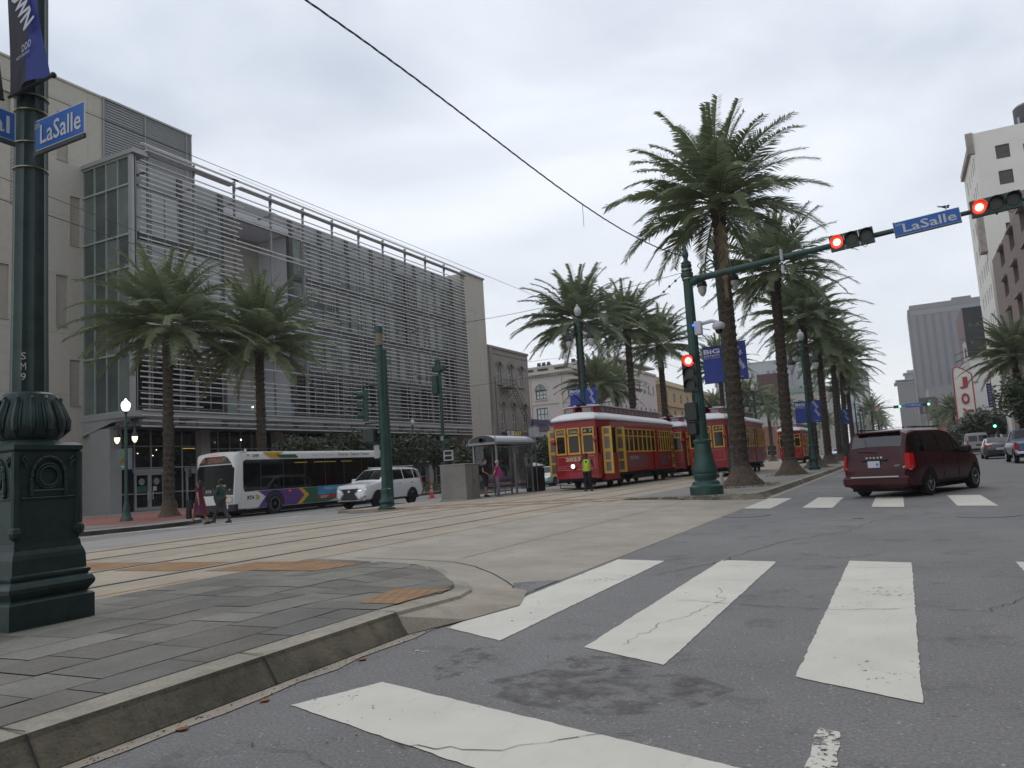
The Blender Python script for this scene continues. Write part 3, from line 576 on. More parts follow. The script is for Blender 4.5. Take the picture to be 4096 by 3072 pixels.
# curved fascia under the glazed bay
g = B(); fa = [(-49.3, 33.05), (-47.6, 33.05), (-46.2, 33.1), (-44.0, 33.3), (-43.98, 76.9)]
zb = [5.35, 5.75, 6.1, 6.3, 6.3]
for i in range(4): g.quad((*fa[i], zb[i]), (*fa[i+1], zb[i+1]), (*fa[i+1], 6.75), (*fa[i], 6.75))
g.build('fascia', M_metp, lib, fix=False)
g = B(); g.box(-50, -44.0, 33.3, 76.9, 5.75, 5.9); g.build('soffit', M_soff, lib)
# ground floor: piers, dark glazing, doors
XD = -46.9
g = B(); g.box(XD-1.6, XD+.5, 33.1, 33.95, .15, 5.75); g.box(XS_-.1, XD-1.6, 33.3, 33.6, .15, 5.75)
g.build('pier', M_metp, lib)
for y in (40.9, 48.6, 56.2, 63.9, 71.6): g = B(); g.box(XD-.7, XD+.5, y-.45, y+.45, .15, 5.75); g.build('pier', M_metp, lib)
def bay(y0, y1, nx, zs, door=None):
    o = B(); n = nx
    for i in range(n+1): y = y0+(y1-y0)*i/n; o.box(XD, XD+.08, y-.04, y+.04, .15, 5.7)
    for z in zs:
        o.box(XD, XD+.07, y0, y1, z-.04, z+.04)
    f = o.build('window_frame', M_alud, lib)
    p = B(); p.quad((XD-.01, y0, .15), (XD-.01, y1, .15), (XD-.01, y1, 5.7), (XD-.01, y0, 5.7)); p.build('pane', M_glassd, f, fix=False)
bay(33.95, 40.45, 5, (1.35, 3.1, 4.6)); bay(41.35, 48.15, 6, (4.4,)); bay(49.05, 55.75, 6, (1.3, 4.4)); bay(56.65, 63.45, 6, (1.3, 4.4)); bay(64.35, 71.15, 6, (1.3, 4.4)); bay(72.05, 76.8, 4, (1.3, 4.4))
for y0, y1, lab in ((35.15, 37.5, 'pair'), (39.4, 40.4, 'single')):
    n = 2 if lab == 'pair' else 1; w = (y1-y0)/n
    for i in range(n):
        a, b = y0+i*w, y0+(i+1)*w; d = B(); d.box(XD+.08, XD+.2, a, a+.14, .17, 2.75); d.box(XD+.08, XD+.2, b-.14, b, .17, 2.75); d.box(XD+.08, XD+.2, a+.14, b-.14, .17, .4); d.box(XD+.08, XD+.2, a+.14, b-.14, 2.6, 2.75); d.box(XD+.08, XD+.2, a+.14, b-.14, 1.28, 1.36)
        dd = d.build('door', M_metp, lib); p = B(); p.quad((XD+.12, a+.14, .4), (XD+.12, b-.14, .4), (XD+.12, b-.14, 2.6), (XD+.12, a+.14, 2.6)); p.build('pane', M_glassd, dd, fix=False)
        p = B(); p.cyl((XD+.26, b-.2 if i == 0 else a+.2, .9), (XD+.26, b-.2 if i == 0 else a+.2, 1.5), .02, n=6); p.build('handle', M_alu, dd)
        if lab == 'pair':
            p = B(); p.prism([(a+w/2+.24*math.cos(t*.3927), 2.15+.24*math.sin(t*.3927)) for t in range(16)], XD+.125, XD+.13, 'x'); p.build('door_sticker', mat('sticker', '8c9188', .6, .3, 8, col2='6c7a5e'), dd)
            p = B(); (p.box(XD+.125, XD+.13, a+.2, b-.2, 1.45, 1.85) if i == 0 else p.box(XD+.125, XD+.13, a+.3, a+.6, 1.5, 1.8)); p.build('notice', mat('notice_green', '2f5a44', .6) if i == 0 else mat('paper', 'b9b9b4', .7), dd)
    h = B(); h.box(XD+.08, XD+.22, y0-.1, y1+.1, 2.76, 3.02); h.build('door_head', M_metp, lib)
# stone end block to the right
g = B(); facade(g, OF_, 76.9, 81.7, .15, 24.9, [(78.3, 79.3, 17.2, 20.8), (79.0, 79.9, 12.0, 15.4), (78.1, 79.0, 7.0, 10.2)], ('x', -44), 1, .12)
g.box(-52, -44.02, 77, 81.68, .15, 24.88); g.box(-56, -50, 81.4, 81.68, .15, 24.8); g.build('wall', M_stone, lib, fix=False)
g = B(); g.box(-44.3, -43.85, 76.9, 81.8, 24.9, 25.1); g.build('coping', mat('coping_green', '7f8f8a', .6), lib)
g = B(); g.lathe((-52, 53.6, 24), [(.9, 0), (.9, 2.6), (.75, 2.7), (.75, 3.0), (.95, 3.05), (.95, 3.2)], 14); g.tube([(-52, 52.0, 26), (-52, 53, 26.6), (-52, 53.6, 26.3)], .4, 8); g.build('roof_vent', mat('vent_metal', '90a09c', .5, .1, metal=.2), lib, smooth=True)
# lights inside behind the glass, and the projecting sign
for i, (y, z) in enumerate(((35.5, 4.1), (36.7, 3.95), (37.0, 4.35), (43.5, 5.0), (44.8, 7.6))):
    p = B(); p.ball((XD+.05 if z < 5 else XG+.1, y, z), .03 if z < 5 else .06, 6, 4); p.build('ceiling_spot', mat('spot_lit', 'fff2cc', .5, 0, emit=4), lib)
p = B(); p.box(XD+.02, XD+.05, 39.2, 40.3, 4.42, 4.46); p.build('ceiling_spot', mat('strip_lit', 'e0b94a', .5, 0, emit=.6), lib)
p = B(); p.tube([(XD+.1, 34.75, 3.5), (XD+.1, 34.95, 3.5), (XD+.1, 35.0, 3.3), (XD+.1, 34.95, 3.1), (XD+.1, 34.75, 3.1)], .03, 6); p.build('neon_sign', mat('neon_blue', '2a3cff', .5, 0, emit=3), lib)
p = B(); p.tube([(XD+.1, 34.7, 3.42), (XD+.1, 34.7, 3.18)], .03, 6); p.build('neon_sign', mat('neon_red', 'ff2a40', .5, 0, emit=2.5), lib)
sg = thing('projecting_sign', (-44.6, 33.0, 3.3), 'square projecting shop sign with green and orange swirl by the library corner', 'sign')
p = MB(); p.box(-.95, .45, -.07, .07, -.35, 1.0); p.box(-1.3, -.95, -.03, .03, .8, .86); p.build('sign_box', mat('sign_grey', '7a8a88', .5, .2, 3), sg)
p = MB(); p.prism([(-.45, .35), (-.2, .35), (.05, .6), (.0, .75), (-.3, .6)], -.085, -.072, 'y'); p.build('swirl', mat('sign_green', '58a03a', .5), sg)
p = MB(); p.prism([(-.55, .1), (-.2, .12), (-.05, .3), (-.3, .38), (-.5, .25)], -.085, -.072, 'y'); p.build('swirl', mat('sign_orange', 'b45a2a', .5), sg)
p = MB(); p.box(-.45, -.05, -.085, -.072, -.2, -.1); p.build('caption', mat('sign_white', 'c4c8c4', .5), sg)
# ================================================================ old building with the fire escape
OB = (-44, 87, 0); fb = thing('old_building', OB, 'three storey taupe stucco building with arched windows and a fire escape', 'building')
M_st = concrete('stucco_taupe', '8f8880', .12, '7b746c'); M_trim = mat('stucco_trim', '857e76', .85, .12); M_wwf = mat('sash_white', 'c6c8c4', .6, .05)
g = MB(OB); ws = []
for y, w in ((84.0, 1.05), (87.1, 1.1), (90.1, 1.15)): ws.append((y, y+w, 12.2, 14.9))
for y, w in ((84.3, 1.05), (87.3, 1.1), (90.6, 1.1)): ws.append((y, y+w, 6.3, 9.9))
for y in (84.3, 87.3, 90.4): ws.append((y, y+1.3, .5, 3.6))
facade(g, OB, 81.72, 93.0, .15, 16.8, ws, ('x', -44), 1, .3); g.box(-58, -44.35, 81.72, 92.9, .15, 16.7); g.quad((-44, 93, .15), (-58, 93, .15), (-58, 93, 16.8), (-44, 93, 16.8)); g.build('wall', M_st, fb, fix=False)
g = MB(OB); g.box(-44.1, -43.85, 81.7, 93.05, 16.55, 16.85); g.box(-44, -43.93, 81.8, 93, 15.9, 15.98); g.box(-44, -43.8, 82.0, 82.7, .15, 16.5); g.build('cornice', M_trim, fb)
for w in ws:
    o = window(OB, fb, w, ('x', -44), 1, M_wwf, M_glassb if w[2] > 5 else M_glassd, .26, .09, 1, 3 if w[2] > 5 and w[2] < 10 else 2)
    g = MB(OB); a, b, c, d = w; m_ = (a+b)/2; r = (b-a)/2
    arc = [(m_+(r+.0)*math.cos(t*math.pi/8), d-.35+(.4)*math.sin(t*math.pi/8)) for t in range(9)]; arc2 = [(m_+(r+.22)*math.cos(t*math.pi/8), d-.35+.68*math.sin(t*math.pi/8)) for t in range(9)]
    for i in range(8): g.hull([(-43.98, *arc[i]), (-43.98, *arc[i+1]), (-43.98, *arc2[i]), (-43.98, *arc2[i+1]), (-43.8, *arc[i]), (-43.8, *arc[i+1]), (-43.8, *arc2[i]), (-43.8, *arc2[i+1])])
    if c > 1: g.ball((-43.8, a-.25, d-.35), (.12, .12, .22), 6, 4); g.ball((-43.8, b+.25, d-.35), (.12, .12, .22), 6, 4); g.box(-44, -43.75, a-.2, b+.2, c-.22, c-.05)
    g.build('window_hood', M_trim, fb)
g = MB(OB)                                              # fire escape
X0 = -43.9; g.box(X0, X0+1.1, 84.2, 86.9, 11.6, 11.68)
for y in (84.2, 85.1, 86.0, 86.9): g.cyl((X0+1.1, y, 11.6), (X0+1.1, y, 12.6), .025, n=5)
for z in (12.1, 12.6): g.tube([(X0, 84.2, z), (X0+1.1, 84.2, z), (X0+1.1, 86.9, z), (X0, 86.9, z)], .025, 5)
for y in (84.3, 86.6): g.cyl((X0, y, 10.6), (X0+1.1, y, 11.6), .04, n=5)
a = Vector((X0+1.0, 86.6, 11.6)); b = Vector((X0+1.0, 91.7, 5.6))
for dx in (-.3, .3): o = Vector((dx-.2, 0, 0)); g.cyl(a+o, b+o, .04, n=5); g.cyl(a+o+Vector((0, .1, .8)), b+o+Vector((0, .1, .8)), .025, n=5)
for i in range(20): p = a.lerp(b, i/20); g.box(p.x-.5, p.x+.1, p.y-.12, p.y+.12, p.z-.02, p.z+.02)
g.build('fire_escape', mat('rusty_iron', '5c534c', .8, .3, 6), fb)
g = MB(OB); g.cyl((-43.9, 83.1, .2), (-43.9, 83.1, 13), .05, n=6); g.build('drainpipe', mat('pipe_dark', '5f5c58', .7), fb)
sb = thing('shop_sign', (-43.2, 85.9, 5.85), 'shop sign of white and yellow letters above the bus shelter', 'sign')
p = MB(); p.box(-.1, 0, -1.9, 2.2, -.5, .5); p.build('sign_board', mat('sign_dark', '3c463e', .6), sb)
txt('SUB', mat('letter_white', 'd8dad6', .5), sb, (.01, -1.8, -.38), (0, 1.9, 0), (0, 0, .78), bold=.03); txt('WAY', mat('letter_yellow', 'e0cc20', .5), sb, (.01, .15, -.38), (0, 1.95, 0), (0, 0, .78), bold=.03)
# ================================================================ low shop with the purple band
OW = (-44, 97, 0); wd = thing('shop_building', OW, 'low pale corner shop with a purple roof band and arched name sign', 'building')
g = MB(OW); ww = [(94.6, 97.2, .4, 3.2), (98.4, 101.5, .4, 3.2)]; facade(g, OW, 93.4, 103, .15, 7.3, ww, ('x', -44), 1, .2); g.box(-56, -44.25, 93.5, 102.9, .15, 7.2); g.build('wall', mat('pale_render', 'b3b0a9', .8, .08), wd, fix=False)
g = MB(OW); g.box(-56, -43.85, 93.3, 103.05, 7.3, 8.0); g.build('roof_band', mat('purple_band', '4a3c66', .7, .15), wd)
for w in ww: window(OW, wd, w, ('x', -44), 1, M_alud, M_glassd, .18, .08, 3, 1)
g = MB(OW); g.box(-43.98, -43.1, 94, 102.6, 5.15, 5.6); g.build('awning', mat('purple_dark', '3a3148', .8), wd)
g = MB(OW); g.prism([(94.3, 6.35), (98.7, 6.35), (98.7, 7.1), (97.5, 7.28), (95.5, 7.28), (94.3, 7.1)], -43.99, -43.965, 'x'); g.build('name_board', mat('board_violet', '5d5866', .7, .2), wd)
n = 8
for i, c in enumerate("We Dat's"):
    if c == ' ': continue
    y = 94.5 + i*.50; zc = 6.5 + .2*math.sin((i+.5)/n*math.pi); txt(c, mat('letter_pale3', 'd8d8dc', .5), wd, (-43.96, y, zc), (0, .42 if c != "'" else .14, 0), (0, 0, .75 if c.isupper() or c in 't' else .6), th=.05, bold=.02)
# ================================================================ cream hotel with arched windows
OC = (-44, 130, 0); ch = thing('hotel_building', OC, 'cream hotel with arched top windows, dark frames and roof terrace', 'building')
M_cr = mat('cream_stone', 'b9aeac', .85, .06, .5); M_crt = mat('cream_trim', 'b7b2a4', .85, .08); M_dkf = mat('frame_dark_green', '2c3a38', .6)
g = MB(OC); e = []; xs = [-60.4, -53.9, -47.6, -66.9]
for x in xs:
    e += [(x, x+2.4, 12.7, 15.1), (x, x+2.4, 8.3, 10.7), (x, x+2.4, 4.0, 6.4)]
g1 = []
for x in xs: g1.append((x, x+2.2, 16.9-.7, 18.0-.3))
allw = [(a, b, c-1.0, d-1.0) for a, b, c, d in e] + [(a, b, 15.2, 17.2) for a, b, c, d in g1]
allw = [(x, x+2.3, z, z+2.35) for x in xs for z in (2.6, 6.6, 10.2)] + [(x+.05, x+2.25, 14.2, 15.9) for x in xs]
facade(g, OC, -72, -44, .15, 20.3, allw, ('y', 130.2), -1, .3)
sw = [(y, y+.75, z, z+1.9) for y in (133.5, 136.5, 139.5, 142.5, 145.5, 148.5, 151.5) for z in (5.4, 10.0, 14.6)]
facade(g, OC, 130.2, 154, .15, 19.0, sw, ('x', -44), 1, .3); g.box(-71.8, -44.4, 130.6, 153.9, .15, 18.9)
g.build('wall', M_cr, ch, fix=False)
g = MB(OC)
for x in xs:                                             # arched heads standing on the wall
    m_ = x+1.15
    for i in range(10):
        t0, t1 = math.pi*i/10, math.pi*(i+1)/10; q = [(m_+r*math.cos(t), 15.9+r*math.sin(t)) for t in (t0, t1) for r in (1.12, 1.4)]; g.hull([(a, yy, b) for a, b in q for yy in (130.0, 130.19)])
    g.box(x-.2, x+2.5, 129.95, 130.18, 14.0, 14.15)
g.box(-72, -43.8, 129.6, 130.2, 18.6, 18.8); g.box(-72, -43.6, 129.3, 130.2, 18.8, 19.3); g.box(-72, -43.9, 130.1, 154, 20.1, 20.4)
for i in range(48): g.box(-72+i*.58, -71.75+i*.58, 129.7, 130.2, 18.35, 18.6)
g.box(-72, -44, 130.0, 130.18, 13.2, 13.4); g.box(-44, -43.7, 130.2, 154, 18.7, 19.1)
for x in (-62, -55.6, -49.2, -44.9): g.box(x, x+.7, 130.02, 130.18, 2, 18.3)
g.build('cornice', M_crt, ch)
for x in xs:
    g = MB(OC); m_ = x+1.15; g.prism([(m_+1.1*math.cos(math.pi*i/10), 15.9+1.1*math.sin(math.pi*i/10)) for i in range(11)], 130.16, 130.19, 'y'); g.build('window', M_glassb, ch)
    g = MB(OC); g.box(m_-.05, m_+.05, 130.1, 130.15, 15.9, 17.0); g.box(x+.05, x+2.25, 130.1, 130.15, 15.85, 15.95); g.build('window_frame', M_dkf, ch)
for w in allw: window(OC, ch, w, ('y', 130.2), -1, M_dkf, M_blind if w[2] > 6 else M_glassb, .2, .16, 3, 2)
for w in sw: window(OC, ch, w, ('x', -44), 1, M_dkf, M_glassd, .2, .08, 1, 2)
g = MB(OC)
for x in (-69, -61.5, -58.5, -55): g.box(x-1, x+1, 129.7, 130.19, 19.6, 19.85)
g.build('roof_slot', mat('slot_dark', '3a322c', .8), ch)
for k, x in enumerate((-60, -59, -58, -53, -51, -46)):
    p = MB(OC); p.box(x, x+.7, 131, 131.1, 20.4, 21.2); p.box(x-.05, x+.75, 131, 131.7, 20.7, 20.78); p.build('terrace_chair', mat('chair_dark', '44484c', .7), ch)
g = MB(OC); g.cyl((-72, 130.4, 21.6), (-44, 130.4, 21.6), .03, n=4); g.build('terrace_rail', M_alud, ch)
# ================================================================ farther buildings on the left
def block(name, label, x0, x1, y0, y1, h, wm, side=None, end=None, gm=M_glassd, fm=None, cor=.5, cm=None, face=1, z0=.1, wd=.25, nx=1, nz=2):
    """plain block; side=(list of windows) on the street face, end=(windows) on the face towards the viewer"""
    O = ((x0+x1)/2, (y0+y1)/2, 0); t = thing(name, O, label, 'building'); X = x1 if face > 0 else x0
    g = MB(O); facade(g, O, y0, y1, z0, h, side or [], ('x', X), face, wd); facade(g, O, x0, x1, z0, h, end or [], ('y', y0), -1, wd)
    i = .4; g.box(x0+i, x1-i, y0+i, y1-i, z0, h-.01); xo = x0 if face > 0 else x1; g.quad((xo, y0, z0), (xo, y1, z0), (xo, y1, h), (xo, y0, h)); g.quad((x0, y1, z0), (x1, y1, z0), (x1, y1, h), (x0, y1, h)); g.quad((x0, y0, h), (x1, y0, h), (x1, y1, h), (x0, y1, h))
    g.build('wall', wm, t, fix=False)
    if cor: c = MB(O); c.box(x0-cor*.6, x1+cor*.6, y0-cor*.6, y1+cor*.6, h-cor*.2, h+cor); c.build('cornice', cm or wm, t)
    for w in side or []: window(O, t, w, ('x', X), face, fm or M_wwf, gm, wd*.8, .09, nx, nz)
    for w in end or []: window(O, t, w, ('y', y0), -1, fm or M_wwf, gm, wd*.8, .09, nx, nz)
    return t, O
M_tan = tiles('tan_brick', 'a58d6b', '9e8565', '94805f', 1.2, .4, .02, plane='x', var=.08); M_tanf = mat('tan_trim', 'bdb08c', .8)
t, O = block('tan_hotel', 'tan brick hotel with rows of small paired windows behind the palms', -62, -44, 157, 215, 17.5, M_tan, side=[(y, y+1.6, z, z+2.1) for y in range(161, 213, 6) for z in (6.2, 10.2, 14.0)], end=[(x, x+1.6, z, z+2.1) for x in (-58, -53, -48) for z in (6.2, 10.2, 14.0)], cor=.8, cm=M_tanf)
c = MB(O); c.box(-50, -46, 160, 166, 17.5, 19.6); c.box(-44, -43.5, 157, 215, 12.9, 13.4); c.build('roof_house', M_tan, t)
t, O = block('low_building', 'low grey stone building with a long dentil cornice behind the streetcars', -58, -43.6, 104.5, 128, 7.6, mat('grey_stone', '9c9a96', .85, .08), side=[(y, y+1.8, 1.5, 5.2) for y in range(107, 126, 4)], cor=.6)
c = MB(O)
for i in range(40): c.box(-43.6, -43.2, 104.8+i*.58, 105.1+i*.58, 7.1, 7.45)
c.build('dentils', mat('grey_trim', 'a5a39e', .8), t)
M_gh = mat('pale_grey_wall', 'a4a7ab', .85, .06, .3)
t, O = block('office_tower', 'tall pale grey office block with grouped windows behind the billboard', -62, -37, 300, 340, 36, M_gh, end=[(x+k*1.9, x+k*1.9+1.5, z, z+2.6) for x in (-58.5, -50.5, -42.8) for k in range(2) for z in (12, 18, 24, 30)], side=[(y, y+2, z, z+2.4) for y in (305, 315, 325) for z in (12, 18, 24, 30)], gm=M_glassb, cor=.3)
t, O = block('office_tower', 'white office block with a flat roof rising behind the median palms', -37, -27, 330, 360, 41, mat('white_wall_far', 'b0b2b5', .85, .05, .3), end=[(x, x+1.6, z, z+2.2) for x in (-35, -31.5) for z in (14, 20, 26, 32)], gm=M_glassb, cor=.3)
t, O = block('green_roofed_hotel', 'pale stone hotel with a green copper cornice behind the median palms', -38, -18.8, 250, 300, 19.8, mat('pale_stone', 'a8a6a0', .85, .06), end=[(x, x+1.8, z, z+2.6) for x in (-35.5, -31.5, -27.5, -23.5) for z in (5, 10, 14.8)], side=[(y, y+1.8, z, z+2.6) for y in range(255, 296, 9) for z in (5, 10, 14.8)], gm=M_glassb, cor=1.0, cm=mat('copper_green', '6f8f82', .7, .1))
M_str = mat('tower_stripes', 'a9adb2', .8, .05); 
t, O = block('striped_tower', 'far pale tower with pale blue window bands and a red strip', -33, -17.5, 600, 640, 58, M_str, cor=.0)
g = MB(O)
for k in range(22): z = 8+k*2.25; [g.box(a, b, 599.75, 599.95, z, z+1.0) for a, b in ((-32, -27.5), (-26.5, -23))]
g.build('window_band', mat('band_blue', '8d99a3', .4), t); g = MB(O)
g.box(-21.8, -20.2, 599.75, 599.95, 8, 54); g.build('red_strip', mat('band_red', 'a08080', .7, .4, 1.), t)
bb = thing('billboard', (-28.4, 200, 0), 'rusty brown billboard seen from behind on a white steel truss', 'billboard')
g = MB(); g.box(-2.6, 2.6, -.15, .15, 15.3, 21.4); g.build('panel', mat('rust_panel', '5e4541', .85, .35, 1.5, sxyz=(4, 1, .5)), bb)
g = MB(); 
for x in (-2.4, -.8, .8, 2.4): g.cyl((x, .3, 7), (x, .3, 15.4), .12, n=5)
for a in (-2.4, -.8, .8): g.cyl((a, .3, 13), (a+1.6, .3, 15.2), .08, n=4); g.cyl((a+1.6, .3, 13), (a, .3, 15.2), .08, n=4)
g.cyl((-2.4, .3, 13), (2.4, .3, 13), .09, n=4); g.cyl((-2.4, .3, 15.3), (2.4, .3, 15.3), .09, n=4); g.build('truss', mat('truss_white', 'b4b4b4', .6), bb)
block('shop_row', 'low reddish brick shopfront below the rusty billboard', -44, -26, 205, 235, 8, mat('orange_brick', '9c705a', .85, .1), end=[(x, x+2.4, 1, 3.5) for x in (-41, -36, -31)], cor=.4)
block('shop_row', 'grey low shop terrace far down the left side of the street', -44, -30, 345, 420, 12, mat('far_grey', '8f9092', .85, .1), side=[(y, y+2.4, z, z+2.6) for y in range(350, 415, 9) for z in (2, 6.5)], cor=.4)
block('shop_row', 'dim brown building closing the street beyond the last palms', -24, -14, 470, 520, 16, mat('far_brown', '7e7670', .85, .1), end=[(x, x+1.6, z, z+2.2) for x in (-22, -18) for z in (3, 8, 12)], cor=.4)
# ================================================================ right-hand side
M_wt = mat('white_painted_brick', 'd8d6ce', .85, .06, .4); 
t, O = block('white_tower', 'tall white tower with square dark windows behind the red traffic light', 12, 30, 110, 126, 39.8, M_wt, end=[(14.2, 15.7, z, z+1.75) for z in (35.9, 32.6, 29.3, 26, 22.6, 19.3)] + [(17.1, 17.9, z+.3, z+1.3) for z in (35.9, 32.6, 29.3, 26, 22.6, 19.3)] + [(20, 21.5, z, z+1.7) for z in (35.9, 32.6, 29.3, 26)], side=[(y, y+.8, z, z+1.7) for y in (111.5, 113.6, 116, 119, 122) for z in (35.5, 32.2, 28.9, 25.6, 22.3, 19, 15.7, 12.4)], face=-1, gm=mat('pane_brown', '3f3836', .3, .2), fm=mat('frame_brown', '504744', .7), cor=.0, wd=.3)
m_ = mat('terracotta_worn', 'a59c94', .85, .3, 1.); g = MB(O); g.box(11.2, 12.0, 109.8, 110.4, 37.2, 39.9); g.build('ornament', m_, t); g = MB(O); g.box(11.6, 11.98, 110.5, 126, 38.6, 39.4); g.build('ornament', m_, t); g = MB(O); g.prism([(110, 24.6), (110, 29.5), (112, 28.0), (112, 24.6)], 11.3, 12, 'x'); g.build('ornament', mat('terracotta_worn', 'a59c94', .85, .3, 1.), t)
tk = thing('water_tank', (18.5, 112, 39.8), 'dark round rooftop water tank on top of the white tower', 'water tank')
g = MB(); g.lathe((0, 0, 0), [(1.6, .5), (1.7, .8), (1.7, 2.5), (1.4, 2.8), (.4, 3.0)], 18); g.build('tank', mat('tank_dark', '4b4c54', .6, .2), tk, smooth=True); g = MB(); [g.box(sx*1.4-.1, sx*1.4+.1, sy*1.4-.1, sy*1.4+.1, 0, 1) for sx in (-1, 1) for sy in (-1, 1)]; g.build('frame', M_alud, tk)
M_bb = tiles('brown_brick_l', '786a63', '73655d', '6c605b', .9, .3, .02, plane='x', var=.1)
t, O = block('brick_building', 'brown brick apartment building with recessed balconies beside the white tower', 12, 34, 68, 107.5, 22.8, M_bb, side=[(y, y+3.2, z, z+1.9) for y in (73, 81, 89, 97) for z in (20.3, 16.9, 13.5, 10.1, 6.7)], end=[], face=-1, gm=mat('pane_rosy', '4a4040', .3, .2), fm=mat('frame_rosy', '6a5650', .7), cor=.0, wd=.9, nx=3)
g = MB(O)
for y in (73, 81, 89, 97):
    for z in (20.3, 16.9, 13.5, 10.1, 6.7): g = MB(O); g.box(11.7, 11.99, y-.1, y+3.3, z+1.9, z+2.1); g.build('lintel', mat('brick_pale', '8c786f', .85, .1), t)
g = MB(O); g.box(13.2, 16, 92, 99, 22.85, 26.5); g.build('stair_tower', mat('brick_pale', '8c786f', .85, .1), t)
t, O = block('black_tower', 'black glass office tower between the grey hotel and the white tower', 23, 34, 300, 330, 46.6, mat('black_cladding', '161618', .8, .25, .6, spec=.15), end=[(x, x+.9, z, z+1.2) for x in (24.2, 26.4, 28.6, 30.8) for z in (16, 22, 28, 34, 40)], face=-1, gm=mat('pane_black', '1c1b1e', .2), fm=mat('frame_black', '39383b', .5), cor=.0)
g = MB(O); g.box(22.85, 23.0, 299.9, 330, .2, 46.7); g.build('red_edge', mat('edge_red', '55262c', .7), t)
HN = 600; t = thing('high_rise_hotel', (26, HN, 0), 'high grey hotel tower with dark vertical bands and a rooftop name', 'building'); O = (26, HN, 0)
g = MB(O); g.box(14.5, 57, HN, HN+40, 0, 95); g.box(13.0, 14.5, HN+3, HN+38, 0, 96); g.box(14.3, 57.2, HN-.4, HN+40, 95, 98.3); g.box(40.6, 52, HN-.5, HN+20, 98.3, 100); g.build('wall', mat('hotel_grey', '716f6e', .85, .05, .1), t)
for i, x in enumerate((17.4, 22.2, 27.2, 32.2, 37.0, 43.8)):
    g = MB(O); g.box(x, x+1.9, HN-.25, HN-.02, 6, 90.5); g.build('window_band', mat('hotel_band', '585a64', .5, .3, .4, sxyz=(.2, 1, 4)), t)
g = MB(O); g.box(14.5, 57, HN-.3, HN-.04, 91, 94.6); g.build('dark_band', mat('hotel_band2', '77777b', .6), t)
txt('Sheraton', mat('hotel_letters', 'b9b9ba', .6), t, (16.0, HN-.5, 95.5), (12.5, 0, 0), (0, 0, 2.6), th=.2, bold=.02)
t = thing('fin_tower', (6, 700, 0), 'far beige tower with thin vertical fins and a stepped saucer roof', 'building'); O = (6, 700, 0)
g = MB(O); g.box(1.2, 25, 700, 730, 0, 52); g.box(7.6, 20, 702, 725, 55, 59.5); g.build('wall', mat('fin_wall', '8a8989', .8), t)
for i in range(9):
    g = MB(O); g.box(1.3+i*1.35, 1.75+i*1.35, 699.2, 700, 0, 51.5); g.build('fin', mat('fin_pale', 'a5a39f', .8), t)
g = MB(O); g.box(-1, 26, 698.5, 731, 52, 52.7); g.box(.2, 25, 699.5, 731, 54.2, 54.9); g.box(6.5, 21, 701, 726, 59.5, 60.2); g.box(9.5, 17, 704, 720, 60.2, 62.4); g.build('saucer_roof', mat('roof_pale', '9b9ea2', .7), t)
block('dark_canopy_building', 'mid grey office front with dark glass below the high hotel', 12.5, 30, 380, 420, 26, mat('grey_mid', '88888a', .8, .1), end=[(x, x+2, z, z+3) for x in (14, 18, 22) for z in (6, 12, 18)], face=-1, cor=.3)
# theatre with blade sign
t, O = block('theatre_building', 'white walled theatre with red corner line behind the blade sign', 12, 28, 154.5, 190, 15.5, mat('theatre_white', 'cfcdcc', .8, .04, .3), face=-1, side=[(y, y+2, 1, 3.5) for y in (158, 164, 170)], cor=.3)
g = MB(O); g.box(14.6, 15.1, 154.3, 154.48, .3, 15.5); g.build('red_line', mat('theatre_red', 'a3322a', .6), t)
bs = thing('theatre_sign', (10.3, 150, 0), 'tall white theatre blade sign with red rim and red letters JOY', 'sign')
prof = [(-1.55, 4.0), (1.25, 4.0), (1.3, 12.6), (.1, 13.6), (-.7, 14.05), (-1.1, 13.95), (-1.35, 13.5), (-1.45, 12.5)]
g = MB(); g.prism(prof, -.3, .3, 'y'); g.build('sign_panel', mat('sign_cream', 'd6d3ca', .6, .05), bs)
g = MB()
for (a, b) in zip(prof, prof[1:] + prof[:1]):
    g.cyl((a[0], -.32, a[1]), (b[0], -.32, b[1]), .10, n=6)
g.build('rim', mat('rim_red', 'a8352c', .5), bs)
for c, z in (('J', 10.2), ('O', 7.5), ('Y', 4.9)): txt(c, mat('joy_letters', '9f2d38', .5), bs, (-.65, -.33, z), (1.25, 0, 0), (0, 0, 2.0), th=.12, bold=.05)
g = MB(); g.box(1.3, 2.2, -.1, .1, 5, 5.3); g.box(1.3, 2.2, -.1, .1, 11, 11.3); g.build('bracket', M_alud, bs)
vs_ = thing('vertical_sign', (11.55, 155, 0), 'narrow white vertical sign above the theatre blade', 'sign'); g = MB(); g.prism([(-.4, 13.4), (.35, 13.4), (.25, 18.3), (0, 18.8), (-.3, 18.3)], -.2, .2, 'y'); g.build('sign_panel', mat('sign_white2', 'b9babc', .6), vs_); g = MB(); g.box(-.1, .08, -.23, -.2, 15.8, 17.6); g.build('dark_slot', mat('slot2', '3c3c42', .6), vs_)
bl = thing('banner_sign', (9.25, 100, 0), 'vertical purple shop sign with pale letters before the theatre', 'sign'); g = MB(); g.box(-.25, .25, -.1, .1, 4.9, 7.6); g.build('sign_panel', mat('sign_purple', '403a6e', .6), bl); g = MB(); [g.box(-.12, .12, -.13, -.1, 5.1+i*.3, 5.27+i*.3) for i in range(8)]; g.build('lettering', mat('sign_lilac', '8f90b8', .6), bl); g = MB(); g.box(.25, 2.75, -.04, .04, 5.0, 5.1); g.box(.25, 2.75, -.04, .04, 7.2, 7.3); g.build('bracket', M_alud, bl)
